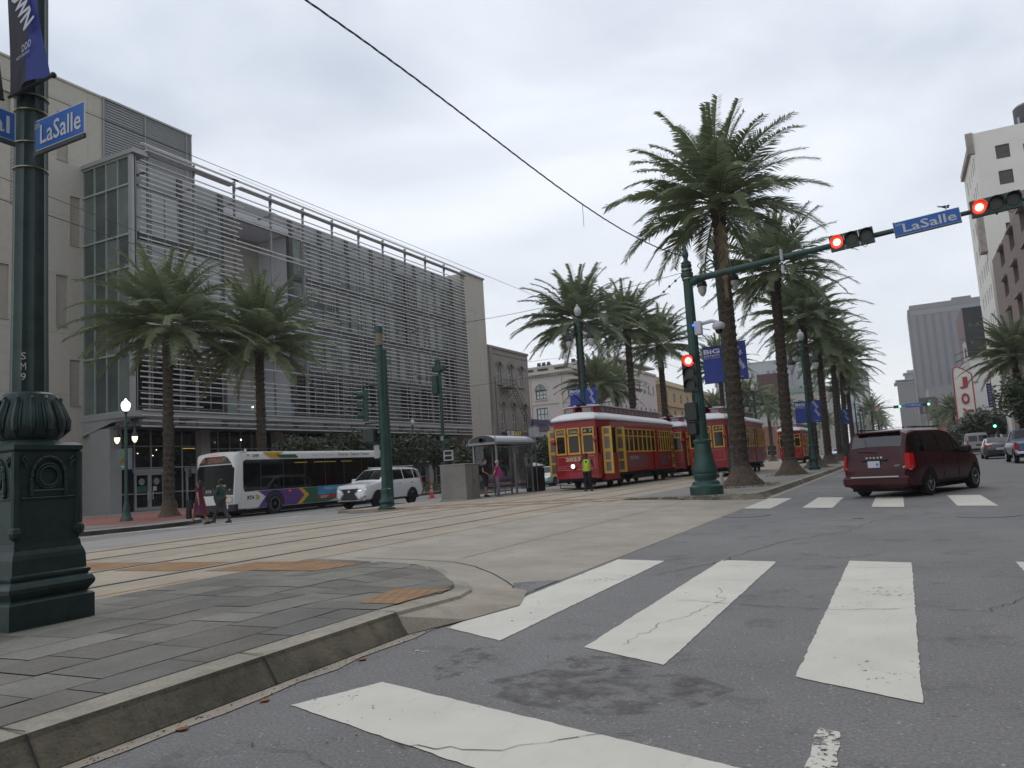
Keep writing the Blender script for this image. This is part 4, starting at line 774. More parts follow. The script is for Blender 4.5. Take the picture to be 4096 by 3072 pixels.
block('added_side_building', 'unseen brown brick building added at the near right to darken reflections', 16, 34, -25, 66, 22, mat('brick_near', '5f4a42', .85, .2, .5), face=-1, side=[(y, y+2.2, z, z+2) for y in range(-20, 64, 8) for z in (4, 9, 14)], cor=.4)  # outside the view; added so car sides mirror dark brick, not sky
block('storefront', 'dark storefront row with a metal canopy behind the street trees', 12, 20, 127, 150, 4.6, mat('storefront_dark', '5d5c60', .7, .2), face=-1, side=[(y, y+2.5, .5, 3) for y in (129, 134, 139, 144)], end=[(13, 16, .5, 3)], cor=.3)
block('orange_shop', 'low orange and white shopfront far down beside the white van', 9.6, 12, 190, 240, 6, mat('shop_orange', '9c5f45', .8, .3, .4), face=-1, end=[(10, 11.5, .5, 2.6)], cor=.3)
bo = thing('colour_billboard', (9.5, 350, 0), 'dark billboard with pale and coloured pictures left of the theatre sign', 'billboard'); g = MB(); g.box(-1.8, 4.5, -.2, .2, 13.5, 20); g.build('panel', mat('board_dark', '54443f', .7, .3, .3), bo); g = MB(); g.box(1.4, 2.6, -.26, -.2, 14.5, 19); g.box(-.6, .1, -.26, -.2, 14, 18); g.build('picture', mat('board_pic', '8f9a8a', .7, .5, .6, col2='7a5a74'), bo); g = MB(); g.cyl((0, .4, 0), (0, .4, 14), .3); g.cyl((3, .4, 0), (3, .4, 14), .3); g.build('leg', M_alud, bo)
# ================================================================ palms
M_leaf = mat('palm_leaf', '7f8a64', .5, .3, 1.2, col2='5f6c4e', spec=.4); _t = M_leaf.node_tree; _b = _t.nodes['Principled BSDF']; _tr = _t.nodes.new('ShaderNodeBsdfTranslucent'); _mx = _t.nodes.new('ShaderNodeMixShader'); _mx.inputs[0].default_value = .35; _t.links.new(_b.inputs['Base Color'].links[0].from_socket, _tr.inputs[0]); _t.links.new(_b.outputs[0], _mx.inputs[1]); _t.links.new(_tr.outputs[0], _mx.inputs[2]); _t.links.new(_mx.outputs[0], _t.nodes['Material Output'].inputs[0]); M_leafd = mat('palm_leaf_dry', 'a39274', .8, .3, 3)
M_rach = mat('palm_rachis', '6c6b3c', .6, .2)
M_trunk = mat('palm_trunk', '564c41', .95, .4, 6, col2='282320', bump=.9, bscale=9, sxyz=(1, 1, 2.2))
M_root = mat('palm_root', '63564b', .95, .35, 8, col2='41382f', bump=.8, bscale=30)
def frond(mb, base, az, el, ln, droop, rr, dens=1., lw=.045, curl=0.):
    """one feather leaf: arching stalk with stiff leaflets along both sides"""
    n = 15; P = [Vector(base)]; e = el; d_az = az
    for i in range(n):
        P.append(P[-1] + Vector((math.cos(d_az)*math.cos(e), math.sin(d_az)*math.cos(e), math.sin(e))) * ln/n); e -= droop/n * (.4 + 1.5*i/n); d_az += curl/n
    mb.cur = 1; mb.tube(P[::3] if (len(P)-1) % 3 == 0 else P, [.035*(1-.8*i/5) for i in range(len(P[::3]))], 3, False); mb.cur = 0
    m = int(62*dens)
    for j in range(m):
        t = .13 + .87*(j+rr.random()*.6)/m; q = t*n; i = min(int(q), n-1); p = P[i].lerp(P[i+1], q-i); tg = (P[i+1]-P[i]).normalized()
        side = tg.cross(Vector((0, 0, 1))); side = side.normalized() if side.length > .05 else Vector((-math.sin(az), math.cos(az), 0)); up = side.cross(tg)
        L_ = ln*.205*(math.sin(min(1, t*1.15+.12)*math.pi)*.75+.38)*rr.uniform(.85, 1.12)
        for s in (-1, 1):
            d = (tg*rr.uniform(.5, .85) + side*s*rr.uniform(.7, 1.) + up*rr.uniform(.0, .4)).normalized(); d.z -= .2; w = up.cross(d).normalized()*lw*.5 + tg*lw*.35
            k = len(mb.v); mb.v += [p-w, p+w, p+d*L_*.55+w*.75 + Vector((0, 0, .01)), p+d*L_+Vector((0, 0, -.10*L_))]; mb.f += [[k, k+1, k+2], [k, k+2, k+3]]; mb.mi += [0, 0]
def crown_mesh(seed, R=4.3, nf=58, dens=1., lw=.045, wind=0.):
    rr = random.Random(seed); mb = MB(); ga = 2.39996
    for i in range(nf):
        u = (i+.5)/nf; az = i*ga + rr.uniform(-.2, .2); el = R_(86 - 116*u**1.1) + rr.uniform(-.09, .09); ln = R*(.88 + .2*math.sin(u*3))*rr.uniform(.92, 1.08)
        b = Vector((math.cos(az)*.16, math.sin(az)*.16, .55-.75*u))
        frond(mb, b, az, el, ln, R_(34 + 20*math.sin(u*3.0)) * rr.uniform(.8, 1.15), rr, dens, lw, rr.uniform(-.2, .2)+wind*math.sin(az))
    o = mb.build('crown', [M_leaf, M_rach], None, fix=False); me = o.data; bpy.data.objects.remove(o); return me
def trunk_mesh(h, lean, seed, r0=.30, big=1.):
    rr = random.Random(seed); mb = MB(); n = int(h/.16); pts = []; rad = []
    for i in range(n+1):
        t = i/n; z = t*h; x = lean[0]*t**1.3; y = lean[1]*t**1.3
        r = r0*(1-.22*t) + (.10*(t-.9)/.1 if t > .9 else 0) + rr.uniform(-.008, .008)
        r += (.28 if r0 > .28 else .12)*math.exp(-z/.22)*big; r += (.022 if i % 2 else -.01)
        pts.append((x, y, z)); rad.append(r)
    mb.tube(pts, rad, 11)
    for i in range(8, n, 1):                             # leaf-base stubs
        t = i/n; z = t*h; c = Vector((lean[0]*t**1.3, lean[1]*t**1.3, z))
        for k in range(4):
            a = k*math.pi/2 + i*.9; d = Vector((math.cos(a), math.sin(a), 0)); r = rad[i]*.96; s = Vector((-d.y, d.x, 0))*.085
            mb.add([c+d*r-s, c+d*r+s, c+d*(r+.075)+Vector((0, 0, .08)), c+d*r-s+Vector((0, 0, -.08)), c+d*r+s+Vector((0, 0, -.08))], [(0, 1, 2), (0, 2, 3), (1, 4, 2), (3, 2, 4)])
    o = mb.build('trunk', M_trunk, None, fix=False); me = o.data; bpy.data.objects.remove(o); return me
CR = [crown_mesh(11, 4.3, 60, 1., .042), crown_mesh(23, 4.2, 54, 1., .042, .15), crown_mesh(37, 4.3, 57, 1., .042, -.1)]; CRL = [crown_mesh(51, 4.2, 56, .6, .09), crown_mesh(64, 4.2, 50, .55, .095)]
TR = {}
def palm(x, y, h, var, label, group, R=1., lean=(0, 0), z=.15, rot=0., root=True, far=False, r0=.3):
    t = thing('palm_tree', (x, y, z), label, 'palm tree', 0, group)
    me = trunk_mesh(h, lean, int(x*7+y*3), r0, 1.); o = bpy.data.objects.new('trunk', me); COL.objects.link(o); o.parent = t
    c = bpy.data.objects.new('crown', (CRL if far else CR)[var % (2 if far else 3)]); COL.objects.link(c); c.parent = t; c.location = (lean[0], lean[1], h); c.rotation_euler = (0, 0, rot); c.scale = (R, R, R*.95)
    if root:
        g = MB(); rr = random.Random(int(y)); k_ = 1. if r0 > .28 else .6; g.lathe((0, 0, -.02), [(k_*rr.uniform(.85, 1.1), 0), (.82*k_, .12), (.6*k_, .33), (.47*k_**.5, .55), (.36*k_**.3, .8)], 14); g.build('root_flare', M_root, t, smooth=True)
    return t
GR = 'palms along the right edge of the tram median'; GL = 'palms along the left edge of the tram median'; GS = 'palms on the left pavement'
p1 = palm(-5.75, 31.2, 11.3, 0, 'tallest nearest date palm, with one dead frond, behind the traffic mast', GR, .95, (.15, -.5), rot=.4)
g = MB(); rr = random.Random(2); frond(g, (.22, -.75, 11.0), -1.3, R_(-86), 3.6, .06, rr, 1.1, .05); [setattr(v_, 'x', .24+(v_.x-.24)*.42) for v_ in g.v]; g.build('dead_frond', [M_leafd, M_leafd], p1, fix=False)
palm(-5.45, 43.4, 11.0, 1, 'second palm behind the traffic mast, under the mast arm', GR, .93, (.25, -.3), rot=1.1)
palm(-5.6, 58.3, 10.7, 2, 'third palm of the right median row, just left of the banner lamp', GR, 1.0, (.1, 0), rot=2)
palm(-5.7, 70.5, 10.6, 0, 'fourth palm of the right median row, above the third streetcar', GR, .98, (.1, .1), rot=3)
palm(-5.8, 85.5, 11.0, 1, 'fifth palm of the right median row with fronds sweeping over the street', GR, 1.05, (.3, 0), rot=4, far=False)
palm(-5.8, 97, 11.0, 2, 'sixth palm of the right median row, crown overlapping the fifth', GR, 1.05, (.4, 0), rot=5)
palm(-5.8, 112, 9.6, 0, 'seventh palm of the right median row, far behind the streetcars', GR, .9, rot=.3, far=True)
palm(-5.9, 206, 10.0, 1, 'dark far palm standing alone left of the green signals', GR, 1.1, rot=.8, far=True); palm(-5.9, 300, 9.4, 0, 'tiny far palm beside the red signals at the street end', GR, 1.1, rot=.8, far=True)
palm(-5.9, 262, 10, 1, 'small far palm next to the lone dark palm', GR, 1., rot=2.8, far=True)
palm(-19.0, 48.7, 11.0, 1, 'first palm behind the streetcar, leaning over the double globe lamp', GL, 1.02, rot=.9)
palm(-19.0, 59.5, 12.0, 2, 'second palm behind the streetcar roof, above the trolley pole', GL, 1., rot=2.2)
palm(-19.0, 68.8, 11.7, 0, 'third palm behind the streetcar, left of the traffic mast', GL, 1., rot=3.3)
palm(-19.0, 95, 12.2, 1, 'palm behind the blue banners with a wide dark crown', GL, 1.1, rot=.2)
palm(-19.0, 113, 9.0, 2, 'small palm between the two streetcar roofs', GL, .9, rot=1.2, far=True); palm(-19, 131, 8.8, 1, 'low palm behind the second red streetcar roof', GL, .9, rot=.4, far=True)
palm(-19, 150, 9, 0, 'faint low palm under the rusty billboard', GL, .9, rot=.4, far=True); palm(-19, 190, 9, 1, 'far low palm right of the rusty billboard', GL, 1., rot=1.4, far=True); palm(-19, 240, 9.5, 0, 'farthest palm of the left median row', GL, 1., rot=2.4, far=True)
palm(-31.8, 25.8, 9.35, 2, 'stout palm on the pavement before the glazed library corner', GS, .97, rot=1.6, r0=.26)
palm(-30.7, 30.8, 8.95, 0, 'palm on the pavement right behind the front of the bus', GS, 1.0, rot=2.7, r0=.26)
palm(-31.5, 85, 10.6, 1, 'pale bushy palm before the cream hotel', GS, 1.05, rot=.5); palm(-31.5, 92, 10.4, 2, 'second bushy palm before the cream hotel, right of the pale one', GS, 1., rot=1.5)
palm(-31.5, 150, 10.5, 0, 'palm before the tan brick hotel', GS, 1., rot=1.5, far=True)
GRR = 'palms along the right-hand pavement'
palm(9.9, 83, 8.6, 1, 'large palm at the right edge before the brown brick building', GRR, 1.05, rot=1.2); palm(9.9, 181, 7.6, 0, 'palm left of the theatre blade sign', GRR, .95, rot=.2, far=True); palm(9.9, 262, 9.6, 1, 'far palm under the right green signal', GRR, 1., rot=.9, far=True); palm(9.9, 230, 7, 0, 'shorter far palm under the right green signal', GRR, 1., rot=2.9, far=True)
g = MB(); rr = random.Random(9)                       # dry grass and leaf litter round the palm feet
for cx, cy, n in ((-5.6, 30.4, 420), (-5.3, 42.6, 260), (-5.6, 57.6, 160), (-31.8, 25.8, 60)):
    for i in range(n):
        a = rr.uniform(0, 6.28); r = rr.uniform(.7, 1.5); x, y = cx+r*math.cos(a)*.9, cy+r*math.sin(a)*1.6
        if x > -4.2 and cx > -10: continue
        h = rr.uniform(.03, .1); dx, dy = rr.uniform(-.06, .06), rr.uniform(-.06, .06); g.add([(x-.012, y, .16), (x+.012, y, .16), (x+dx, y+dy, .16+h)], [(0, 1, 2)])
for i in range(380): x = rr.uniform(-8.1, -4.3); y = 23.55+abs(x+5.4)*.09+rr.uniform(-.05, .12); h = rr.uniform(.02, .07); g.add([(x-.02, y, .14), (x+.02, y, .14), (x+rr.uniform(-.05, .05), y, .14+h)], [(0, 1, 2)])
tag(g.build('dry_grass', mat('dry_grass', '77703f', .9, .3, 4, col2='56562f'), fix=False), 'sparse dry grass round the palm feet and along the broken kerb', 'grass', kind='stuff')
# ================================================================ leafy trees and shrubs
M_fol = mat('foliage', '3c4a2c', .6, .4, 2.5, col2='232d1b'); M_fol2 = mat('foliage_light', '4c5a35', .6, .4, 2.5, col2='2c3822'); M_bark = mat('bark', '5b5148', .9, .3, 6)
def tree(x, y, h, rx, ry, z0, label, group, n=2600, seed=1, m=None, ls=.16, kind='street_tree', cat='tree'):
    rr = random.Random(seed); t = thing(kind, (x, y, .15), label, cat, 0, group); g = MB(); tips = []
    g.tube([(0, 0, 0), (.05, .03, z0*.6), (0, 0, z0+.4)], [.13, .1, .08], 7)
    for i in range(8):
        a = i*.785 + rr.uniform(-.3, .3); r = rr.uniform(.45, .8); e = Vector((math.cos(a)*rx*r, math.sin(a)*ry*r, z0 + (h-z0)*rr.uniform(.35, .85))); g.tube([(0, 0, z0*.8), (e.x*.4, e.y*.4, z0+(e.z-z0)*.5), e], [.06, .04, .015], 5); tips.append(e)
    g.build('trunk', M_bark, t, smooth=True)
    cl = [(Vector((math.cos(a)*rx*q*.85, math.sin(a)*ry*q*.85, z0 + (h-z0)*rr.uniform(.12, .88)*(1-.25*q))), rr.uniform(.28, .5)) for a, q in [(rr.uniform(0, 6.28), rr.random()**.5) for _ in range(26)]] + [(e, .42) for e in tips]
    g = MB(); sc = (rx+ry)/2
    for i in range(n):
        c, r = rr.choice(cl); d = Vector((rr.gauss(0, 1), rr.gauss(0, 1), rr.gauss(0, .75))); d = d.normalized()*rr.random()**.4*r*sc; p = c+d; p.z = max(p.z, z0*.75)
        u = Vector((rr.gauss(0, 1), rr.gauss(0, 1), rr.gauss(0, .6))).normalized(); v = u.orthogonal().normalized(); s = ls*rr.uniform(.6, 1.4)
        g.add([p-u*s, p+v*s*.45, p+u*s, p-v*s*.45], [(0, 1, 2, 3)])
    g.build('crown', m or M_fol, t, fix=False); return t
GT = 'small trees along the library front'
for i, (x, y, h, r, lab) in enumerate([(-38, 42.5, 4.6, 2.0, 'small leafy tree behind the middle of the bus roof'), (-38, 47.5, 4.9, 2.3, 'small leafy tree behind the signal poles'), (-37.5, 53, 4.7, 2.2, 'small leafy tree behind the white car'), (-37, 57.5, 4.8, 1.9, 'small leafy tree beside the unlit globe lamp'), (-30.5, 60, 4.3, 2.0, 'leafy tree left of the bus shelter roof')]):
    tree(x, y, h*(.8 if x > -31 else 1), r, r*1.1, 2.0 if x < -31 else 1.3, lab, GT, 3000, i+3)
tree(-30.6, 54, 3.6, 1.8, 2.0, 1.2, 'dense dark tree behind the bus shelter', 'trees behind the bus shelter', 5200, 20); tree(-27.2, 62, 3.8, 2.2, 2.4, 1.0, 'dense dark tree between the shelter and the red streetcar', 'trees behind the bus shelter', 6000, 21)
tree(10.6, 118, 4.5, 3.4, 4, 2.6, 'spreading dark tree below the theatre sign', 'trees on the right-hand pavement', 3200, 30, ls=.3); tree(11.2, 140, 4.6, 3.2, 4, 2.4, 'dark tree left of the distant green signal', 'trees on the right-hand pavement', 2600, 31, ls=.32); tree(11.4, 80, 6.8, 3.0, 3.4, 2.2, 'dense green tree at the right frame edge above the blue pickup', 'trees on the right-hand pavement', 5200, 32, M_fol2, .22)
tree(10.8, 175, 4.8, 3, 3, 2, 'far tree behind the white van', 'trees on the right-hand pavement', 1500, 33, ls=.35)
def bush(x, y, sx, sy, h, label, seed): 
    rr = random.Random(seed); t = thing('shrub', (x, y, .15), label, 'shrub', 0, 'low shrubs by the far kerb'); g = MB()
    for i in range(900):
        a = rr.uniform(0, 6.28); q = rr.random()**.5; p = Vector((math.cos(a)*q*sx, math.sin(a)*q*sy, rr.random()**.7*h*(1-.6*q*q))); u = Vector((rr.gauss(0, 1), rr.gauss(0, 1), rr.gauss(0, 1))).normalized(); v = u.orthogonal(); s = .07*rr.uniform(.6, 1.4); g.add([p-u*s, p+v*s*.5, p+u*s, p-v*s*.5], [(0, 1, 2, 3)])
    g.build('leaves', M_fol2, t, fix=False)
bush(-30.6, 46.5, .9, 2.2, .75, 'low green shrub bed behind the orange cone', 1); bush(-30.6, 52.5, .9, 2.2, .7, 'low green shrub bed left of the grey cabinet', 2)
# ================================================================ lamps and poles
M_grn = mat('pole_green', '2c5048', .5, .25, 3, col2='203b36', metal=.15, bump=.15, bscale=30); M_grd = mat('pole_dark_green', '29403c', .5, .35, 5, col2='1b2b29', metal=.15, bump=.2, bscale=25)
M_blk = mat('lamp_black_green', '1b2424', .5, .2, 3); M_glb = mat('globe_glass', 'c9cac8', .25, .06, 2, col2='a9aaa8'); M_glbl = mat('globe_lit', 'ffffff', .3, 0, emit=2.2); M_glby = mat('globe_lit_warm', 'fff0c0', .3, 0, emit=1.8)
def lamp_post(name, loc, H, label, group=None, lit=False, big=True, globes=3, rz=0.):
    t = thing(name, loc, label, 'street lamp', rz, group); k = H/10.; s = k if big else H/5.3
    g = MB()
    if big: g.lathe((0, 0, 0), [(.36, 0), (.36, .22), (.30, .26), (.28, .42), (.24, .5), (.30, .66), (.29, .74), (.2, 1.25), (.17, 1.5), (.19, 1.54), (.15, 1.6)], 16)
    else: g.lathe((0, 0, 0), [(.27, 0), (.27, .1), (.2, .2), (.17, .34), (.15, .42), (.17, .5), (.1, .8), (.085, .9)], 14)
    g.build('base', M_grn, t, smooth=True); g = MB(); r0, r1 = (.14, .095) if big else (.08, .06); top = H-1.3 if big else H-.85
    g.lathe((0, 0, 0), [(r0, 1.5 if big else .85), (r1, top)], 20, 1, .1); g.lathe((0, 0, top), [(r1*1.5, 0), (r1*1.6, .1), (r1*.9, .2), (r1*1.3, .38), (r1*.7, .5), (r1*1.5, .6), (r1*1.6, .66)], 12); g.build('shaft', M_grn, t, smooth=True)
    q = 1. if big else .62; g = MB(); arms = (-1, 1) if globes == 3 else (1,)
    for sx in arms: g.tube([(0, 0, top+.1*q), (sx*.25*q, 0, top+.3*q), (sx*.55*q, 0, top+.15*q), (sx*.72*q, 0, top-.05*q), (sx*.72*q, 0, top-.25*q)], .035*q+.01, 6); g.tube([(sx*.72*q, 0, top), (sx*.85*q, 0, top+.15*q), (sx*.75*q, 0, top+.25*q)], .02, 5); g.tube([(0, 0, top-.35*q), (sx*.4*q, 0, top-.15*q), (sx*.6*q, 0, top+.1*q)], .025, 5)
    g.build('scroll_arm', M_blk, t, smooth=True)
    for sx in arms:
        g = MB(); g.lathe((sx*.72*q, 0, top), [(.03, -.2*q), (.09*q, -.28*q), (.1*q, -.5*q), (.2*q, -.62*q), (.235*q, -.8*q), (.22*q, -.84*q)], 14); o = g.build('lamp_hood', M_blk, t, smooth=True)
        g = MB(); g.lathe((sx*.72*q, 0, top), [(.02, -1.28*q), (.1*q, -1.22*q), (.18*q, -1.05*q), (.2*q, -.84*q)], 14); g.build('globe', (M_glby if lit else M_glb), o, smooth=True)
    g = MB(); z = top+.66; g.lathe((0, 0, z), [(.09, 0), (.16, .08), (.22, .26), (.21, .42), (.13, .56), (.05, .62), (.09, .66), (.03, .74)] if big else [(.07, 0), (.15, .07), (.2, .24), (.19, .36), (.11, .46), (.04, .5), (.06, .53), (.02, .58)], 16); g.build('globe', M_glbl if lit else M_glb, t, smooth=True)
    return t
GLP = 'ornamental street lamps'
lamp_post('street_lamp', (-31.4, 23.2, .15), 5.15, 'lit green three-globe lamp on the pavement by the bus stop', GLP, True, False, rz=.3)
lamp_post('street_lamp', (-39.4, 58, .15), 6.0, 'unlit two-globe lamp in front of the far end of the library', GLP, False, False, 2, rz=.8)
lamp_post('street_lamp', (-6.5, 33.9, .15), 10.9, 'tall lamp hidden behind the nearest palm, two globes showing by the mast', GLP, rz=-.1)
lamp_post('street_lamp', (-17.0, 43.6, .15), 11.0, 'tall three-globe lamp with blue banners behind the first streetcar', GLP)
lamp_post('street_lamp', (-5.1, 52, .15), 8.9, 'tall lamp with blue banners beside the third palm', GLP)
lamp_post('street_lamp', (-12.4, 77, .15), 8.0, 'dark lamp standing between the tracks behind the second streetcar', GLP); lamp_post('street_lamp', (-5.6, 90, .15), 9.6, 'lamp between the fifth and sixth palms', GLP)
lamp_post('street_lamp', (-5.6, 122, .15), 8.6, 'far lamp left of the green signals', GLP); lamp_post('street_lamp', (-5.6, 146, .15), 9.0, 'far lamp with a pale globe near the lone dark palm', GLP)
lamp_post('street_lamp', (9.6, 100, .15), 6.4, 'white globe lamp on the right pavement near the purple sign', GLP, big=False); lamp_post('street_lamp', (9.6, 135, .15), 6.0, 'small globe lamp above the white van', GLP, big=False)
# ---- banners
M_bn = mat('banner_blue', '2b3f92', .65, .12, 1., col2='25367e'); M_bng = mat('banner_grey', '44464f', .65, .1, 1.); M_bnw = mat('banner_white', 'c9ccd6', .6, .05)
def banner(loc, w, h, kind, label, rz=0., bracket=True, group='blue downtown banners'):
    """hangs from brackets; local x along the arm"""
    t = thing('banner', loc, label, 'banner', rz, group); s = 1 if w > 0 else -1
    g = MB(); n = 10; vs = []
    for i in range(n+1):
        for j in range(5): x = w*j/4; vs.append((x, .03*math.sin(i*.9+j)*abs(w), -h*i/n))
    g.add(vs, [(i*5+j, i*5+j+1, (i+1)*5+j+1, (i+1)*5+j) for i in range(n) for j in range(4)]); g.build('cloth', M_bn, t, smooth=True, fix=False)
    g = MB(); g.cyl((-.1*s, 0, .0), (w*1.05, 0, 0), .02, n=6); g.cyl((-.1*s, 0, -h), (w*1.05, 0, -h), .02, n=6); g.build('bracket', M_blk, t)
    x0, x1 = min(0, w), max(0, w); W_ = x1-x0
    if kind == 'big':
        txt('BiG', M_bnw, t, (x0+.08*W_, -.055*W_-.03, -.2*h), (.85*W_, 0, 0), (0, 0, .13*h), bold=.03); txt('DISTRICT', M_bnw, t, (x0+.08*W_, -.055*W_-.03, -.28*h), (.85*W_, 0, 0), (0, 0, .05*h), bold=.02); txt('NEW ORLEANS', M_bnw, t, (x0+.08*W_, -.055*W_-.03, -.33*h), (.85*W_, 0, 0), (0, 0, .025*h))
    else:
        c, s_ = math.cos(R_(-60)), math.sin(R_(-60)); U = Vector((c, 0, s_)); V = Vector((-s_, 0, c))
        for wd, a, b in (('DOWN', .24, -.05), ('TOWN', .34, -.42)):
            p = Vector((x0+a*W_, -.055*W_-.03, b*h-.02)); txt(wd, M_bnw, t, p, U*.36*h, V*.24*W_, bold=.02)
        txt('DDD', M_bnw, t, (x0+.4*W_, -.055*W_-.03, -.95*h), (.35*W_, 0, 0), (0, 0, .03*h))
    return t
banner((-17.13, 43.55, 6.05), -.75, 1.3, 'big', 'left blue banner, reading BiG DISTRICT, above the first streetcar'); banner((-16.87, 43.55, 6.05), .75, 1.4, 'down', 'right blue banner, reading DOWN TOWN, above the first streetcar')
banner((-6.62, 33.85, 6.15), -.82, 1.6, 'big', 'left blue banner, reading BiG DISTRICT, behind the nearest palm'); banner((-6.35, 33.85, 6.25), .78, 1.65, 'down', 'right blue banner, reading DOWN TOWN, behind the nearest palm')
banner((-5.22, 51.95, 4.5), -.68, 1.35, 'big', 'left blue banner beside the third palm of the row'); banner((-5.0, 51.95, 4.5), .65, 1.35, 'down', 'right blue banner beside the third palm of the row')
banner((-5.5, 89.9, 5.6), .7, 1.6, 'down', 'small far blue banner between the fifth and sixth palms'); banner((-17.2, 76, 5.2), -.7, 1.6, 'big', 'sliver of blue banner between the streetcars, left of the mast')
# ================================================================ the big lamp pole at the left edge
PX_, PY_ = -7.5, 4.5
bp = thing('lamp_pole', (PX_, PY_, .158), 'massive dark green ornamental lamp pole at the left frame edge', 'street lamp')
g = MB(); g.sq((0, 0, 0), [(.40, 0), (.40, .235), (.385, .25), (.355, .27), (.375, .30), (.40, .335), (.405, .37), (.385, .41), (.36, .43), (.375, .455), (.375, .475), (.35, .49), (.345, .62), (.335, .66), (.318, .70), (.31, .76)]); g.build('plinth', M_grd, bp)
g = MB(); g.sq((0, 0, 0), [(.302, .76), (.302, 1.60), (.325, 1.62), (.33, 1.66), (.31, 1.675), (.29, 1.69)])
for sx in (-1, 1):
    for sy in (-1, 1): g.cyl((sx*.30, sy*.30, .86), (sx*.30, sy*.30, 1.60), .035, n=8); g.ball((sx*.30, sy*.30, .86), (.055, .055, .07), 8, 6)
g.build('pedestal', M_grd, bp)
for nx_, ny_ in ((1, 0), (0, -1)):                     # relief panels: medallion, garlands, scrolls
    g = MB(); X_ = Vector((ny_*-1, nx_, 0)); Nn = Vector((nx_, ny_, 0))
    def T(u, z, o): return X_*u + Nn*(.302+o) + Vector((0, 0, z))
    for r, o in ((.115, .012), (.09, .018)):
        pts = [T(r*math.cos(a*.3927), 1.37+r*math.sin(a*.3927), o) for a in range(17)]; g.tube(pts, .011, 6, False)
    pts = [T(.16*math.cos(R_(a)), 1.36+.19*math.sin(R_(a)), .012) for a in range(0, 181, 15)]; g.tube(pts, .016, 6)
    for s in (-1, 1):
        g.tube([T(s*.16, 1.36, .012), T(s*.165, 1.25, .014), T(s*.15, 1.18, .012)], [.014, .02, .01], 6)
        for k in range(5): g.ball(T(s*(.165), 1.34-k*.035, .015), .016, 6, 4)
        g.tube([T(s*.2, 1.52, .01), T(s*.235, 1.55, .014), T(s*.25, 1.52, .014), T(s*.22, 1.50, .014), T(s*.215, 1.46, .01)], .013, 6)
    for k in range(9): a = R_(k*22); g.ball(T(.16*math.cos(a), 1.36+.19*math.sin(a), .02), .017, 6, 4)
    g.tube([T(-.17, 1.235, .01), T(.17, 1.235, .01)], .014, 6); g.tube([T(-.25, 1.17, .006), T(.25, 1.17, .006)], .011, 6)
    g.add([T(-.17, 1.19, .008), T(.17, 1.19, .008), T(.17, 1.23, .008), T(-.17, 1.23, .008)], [(0, 1, 2, 3)])
    g.build('relief', M_grd, bp, smooth=True)
g = MB(); g.lathe((0, 0, 0), [(.27, 1.69), (.25, 1.72), (.29, 1.76), (.315, 1.83), (.315, 1.89), (.29, 1.97), (.255, 2.05), (.235, 2.11), (.225, 2.16), (.20, 2.18)], 32)
for k in range(14):                                    # acanthus leaves
    a = k*2*math.pi/14
    pr_ = [(.26, 1.74), (.325, 1.82), (.325, 1.9), (.29, 2.0), (.255, 2.09), (.27, 2.13), (.285, 2.11)]
    g.tube([(r*math.cos(a), r*math.sin(a), z) for r, z in pr_], [.012, .03, .034, .03, .024, .016, .006], 6)
    for s in (-.12, .12): g.tube([(r*math.cos(a+s), r*math.sin(a+s), z) for r, z in pr_[1:5]], [.01, .014, .012, .006], 5)
g.build('acanthus_collar', M_grd, bp, smooth=True)
g = MB(); n = 40; pr_ = [(.165, 2.17), (.157, 3.0), (.150, 4.5), (.146, 5.6), (.14, 7.5)]; vs = []
for r, z in pr_:
    for k in range(n): t = 2*math.pi*k/n; q = r*(1-.10*(.5+.5*math.cos(t*10))**.6); vs.append((q*math.cos(t), q*math.sin(t), z))
g.add(vs, [(i*n+k, i*n+(k+1) % n, (i+1)*n+(k+1) % n, (i+1)*n+k) for i in range(len(pr_)-1) for k in range(n)]); g.build('fluted_shaft', M_grd, bp, smooth=True)
for z in (4.42, 4.68, 5.02, 5.18):
    g = MB(); g.lathe((0, 0, z), [(.150, 0), (.158, .004), (.158, .016), (.150, .02)], 28); g.build('steel_band', mat('band_steel', '8f8d78', .35, .2, 9, metal=.8), bp, smooth=True)
a0 = Vector((.16*math.cos(R_(-48)), .16*math.sin(R_(-48)), 0)); U_ = Vector((math.cos(R_(42)), math.sin(R_(42)), 0))
for c, z in (('S', 2.50), ('M', 2.40), ('9', 2.30)): txt(c, mat('stencil_white', 'a9a9a4', .6), bp, a0*1.03 - U_*.022 + Vector((0, 0, z-.158+.15)), U_*.045, (0, 0, .07))
g = MB(); pts = []
for k in range(70): z = 4.05+k*.0115; pts.append((.165*math.cos(R_(-112)) + .012*math.cos(k*2.), .165*math.sin(R_(-112)) + .012*math.sin(k*2.), z))
g.tube(pts, .004, 4); g.build('coiled_cable', mat('coil', '8f8a70', .5), bp)
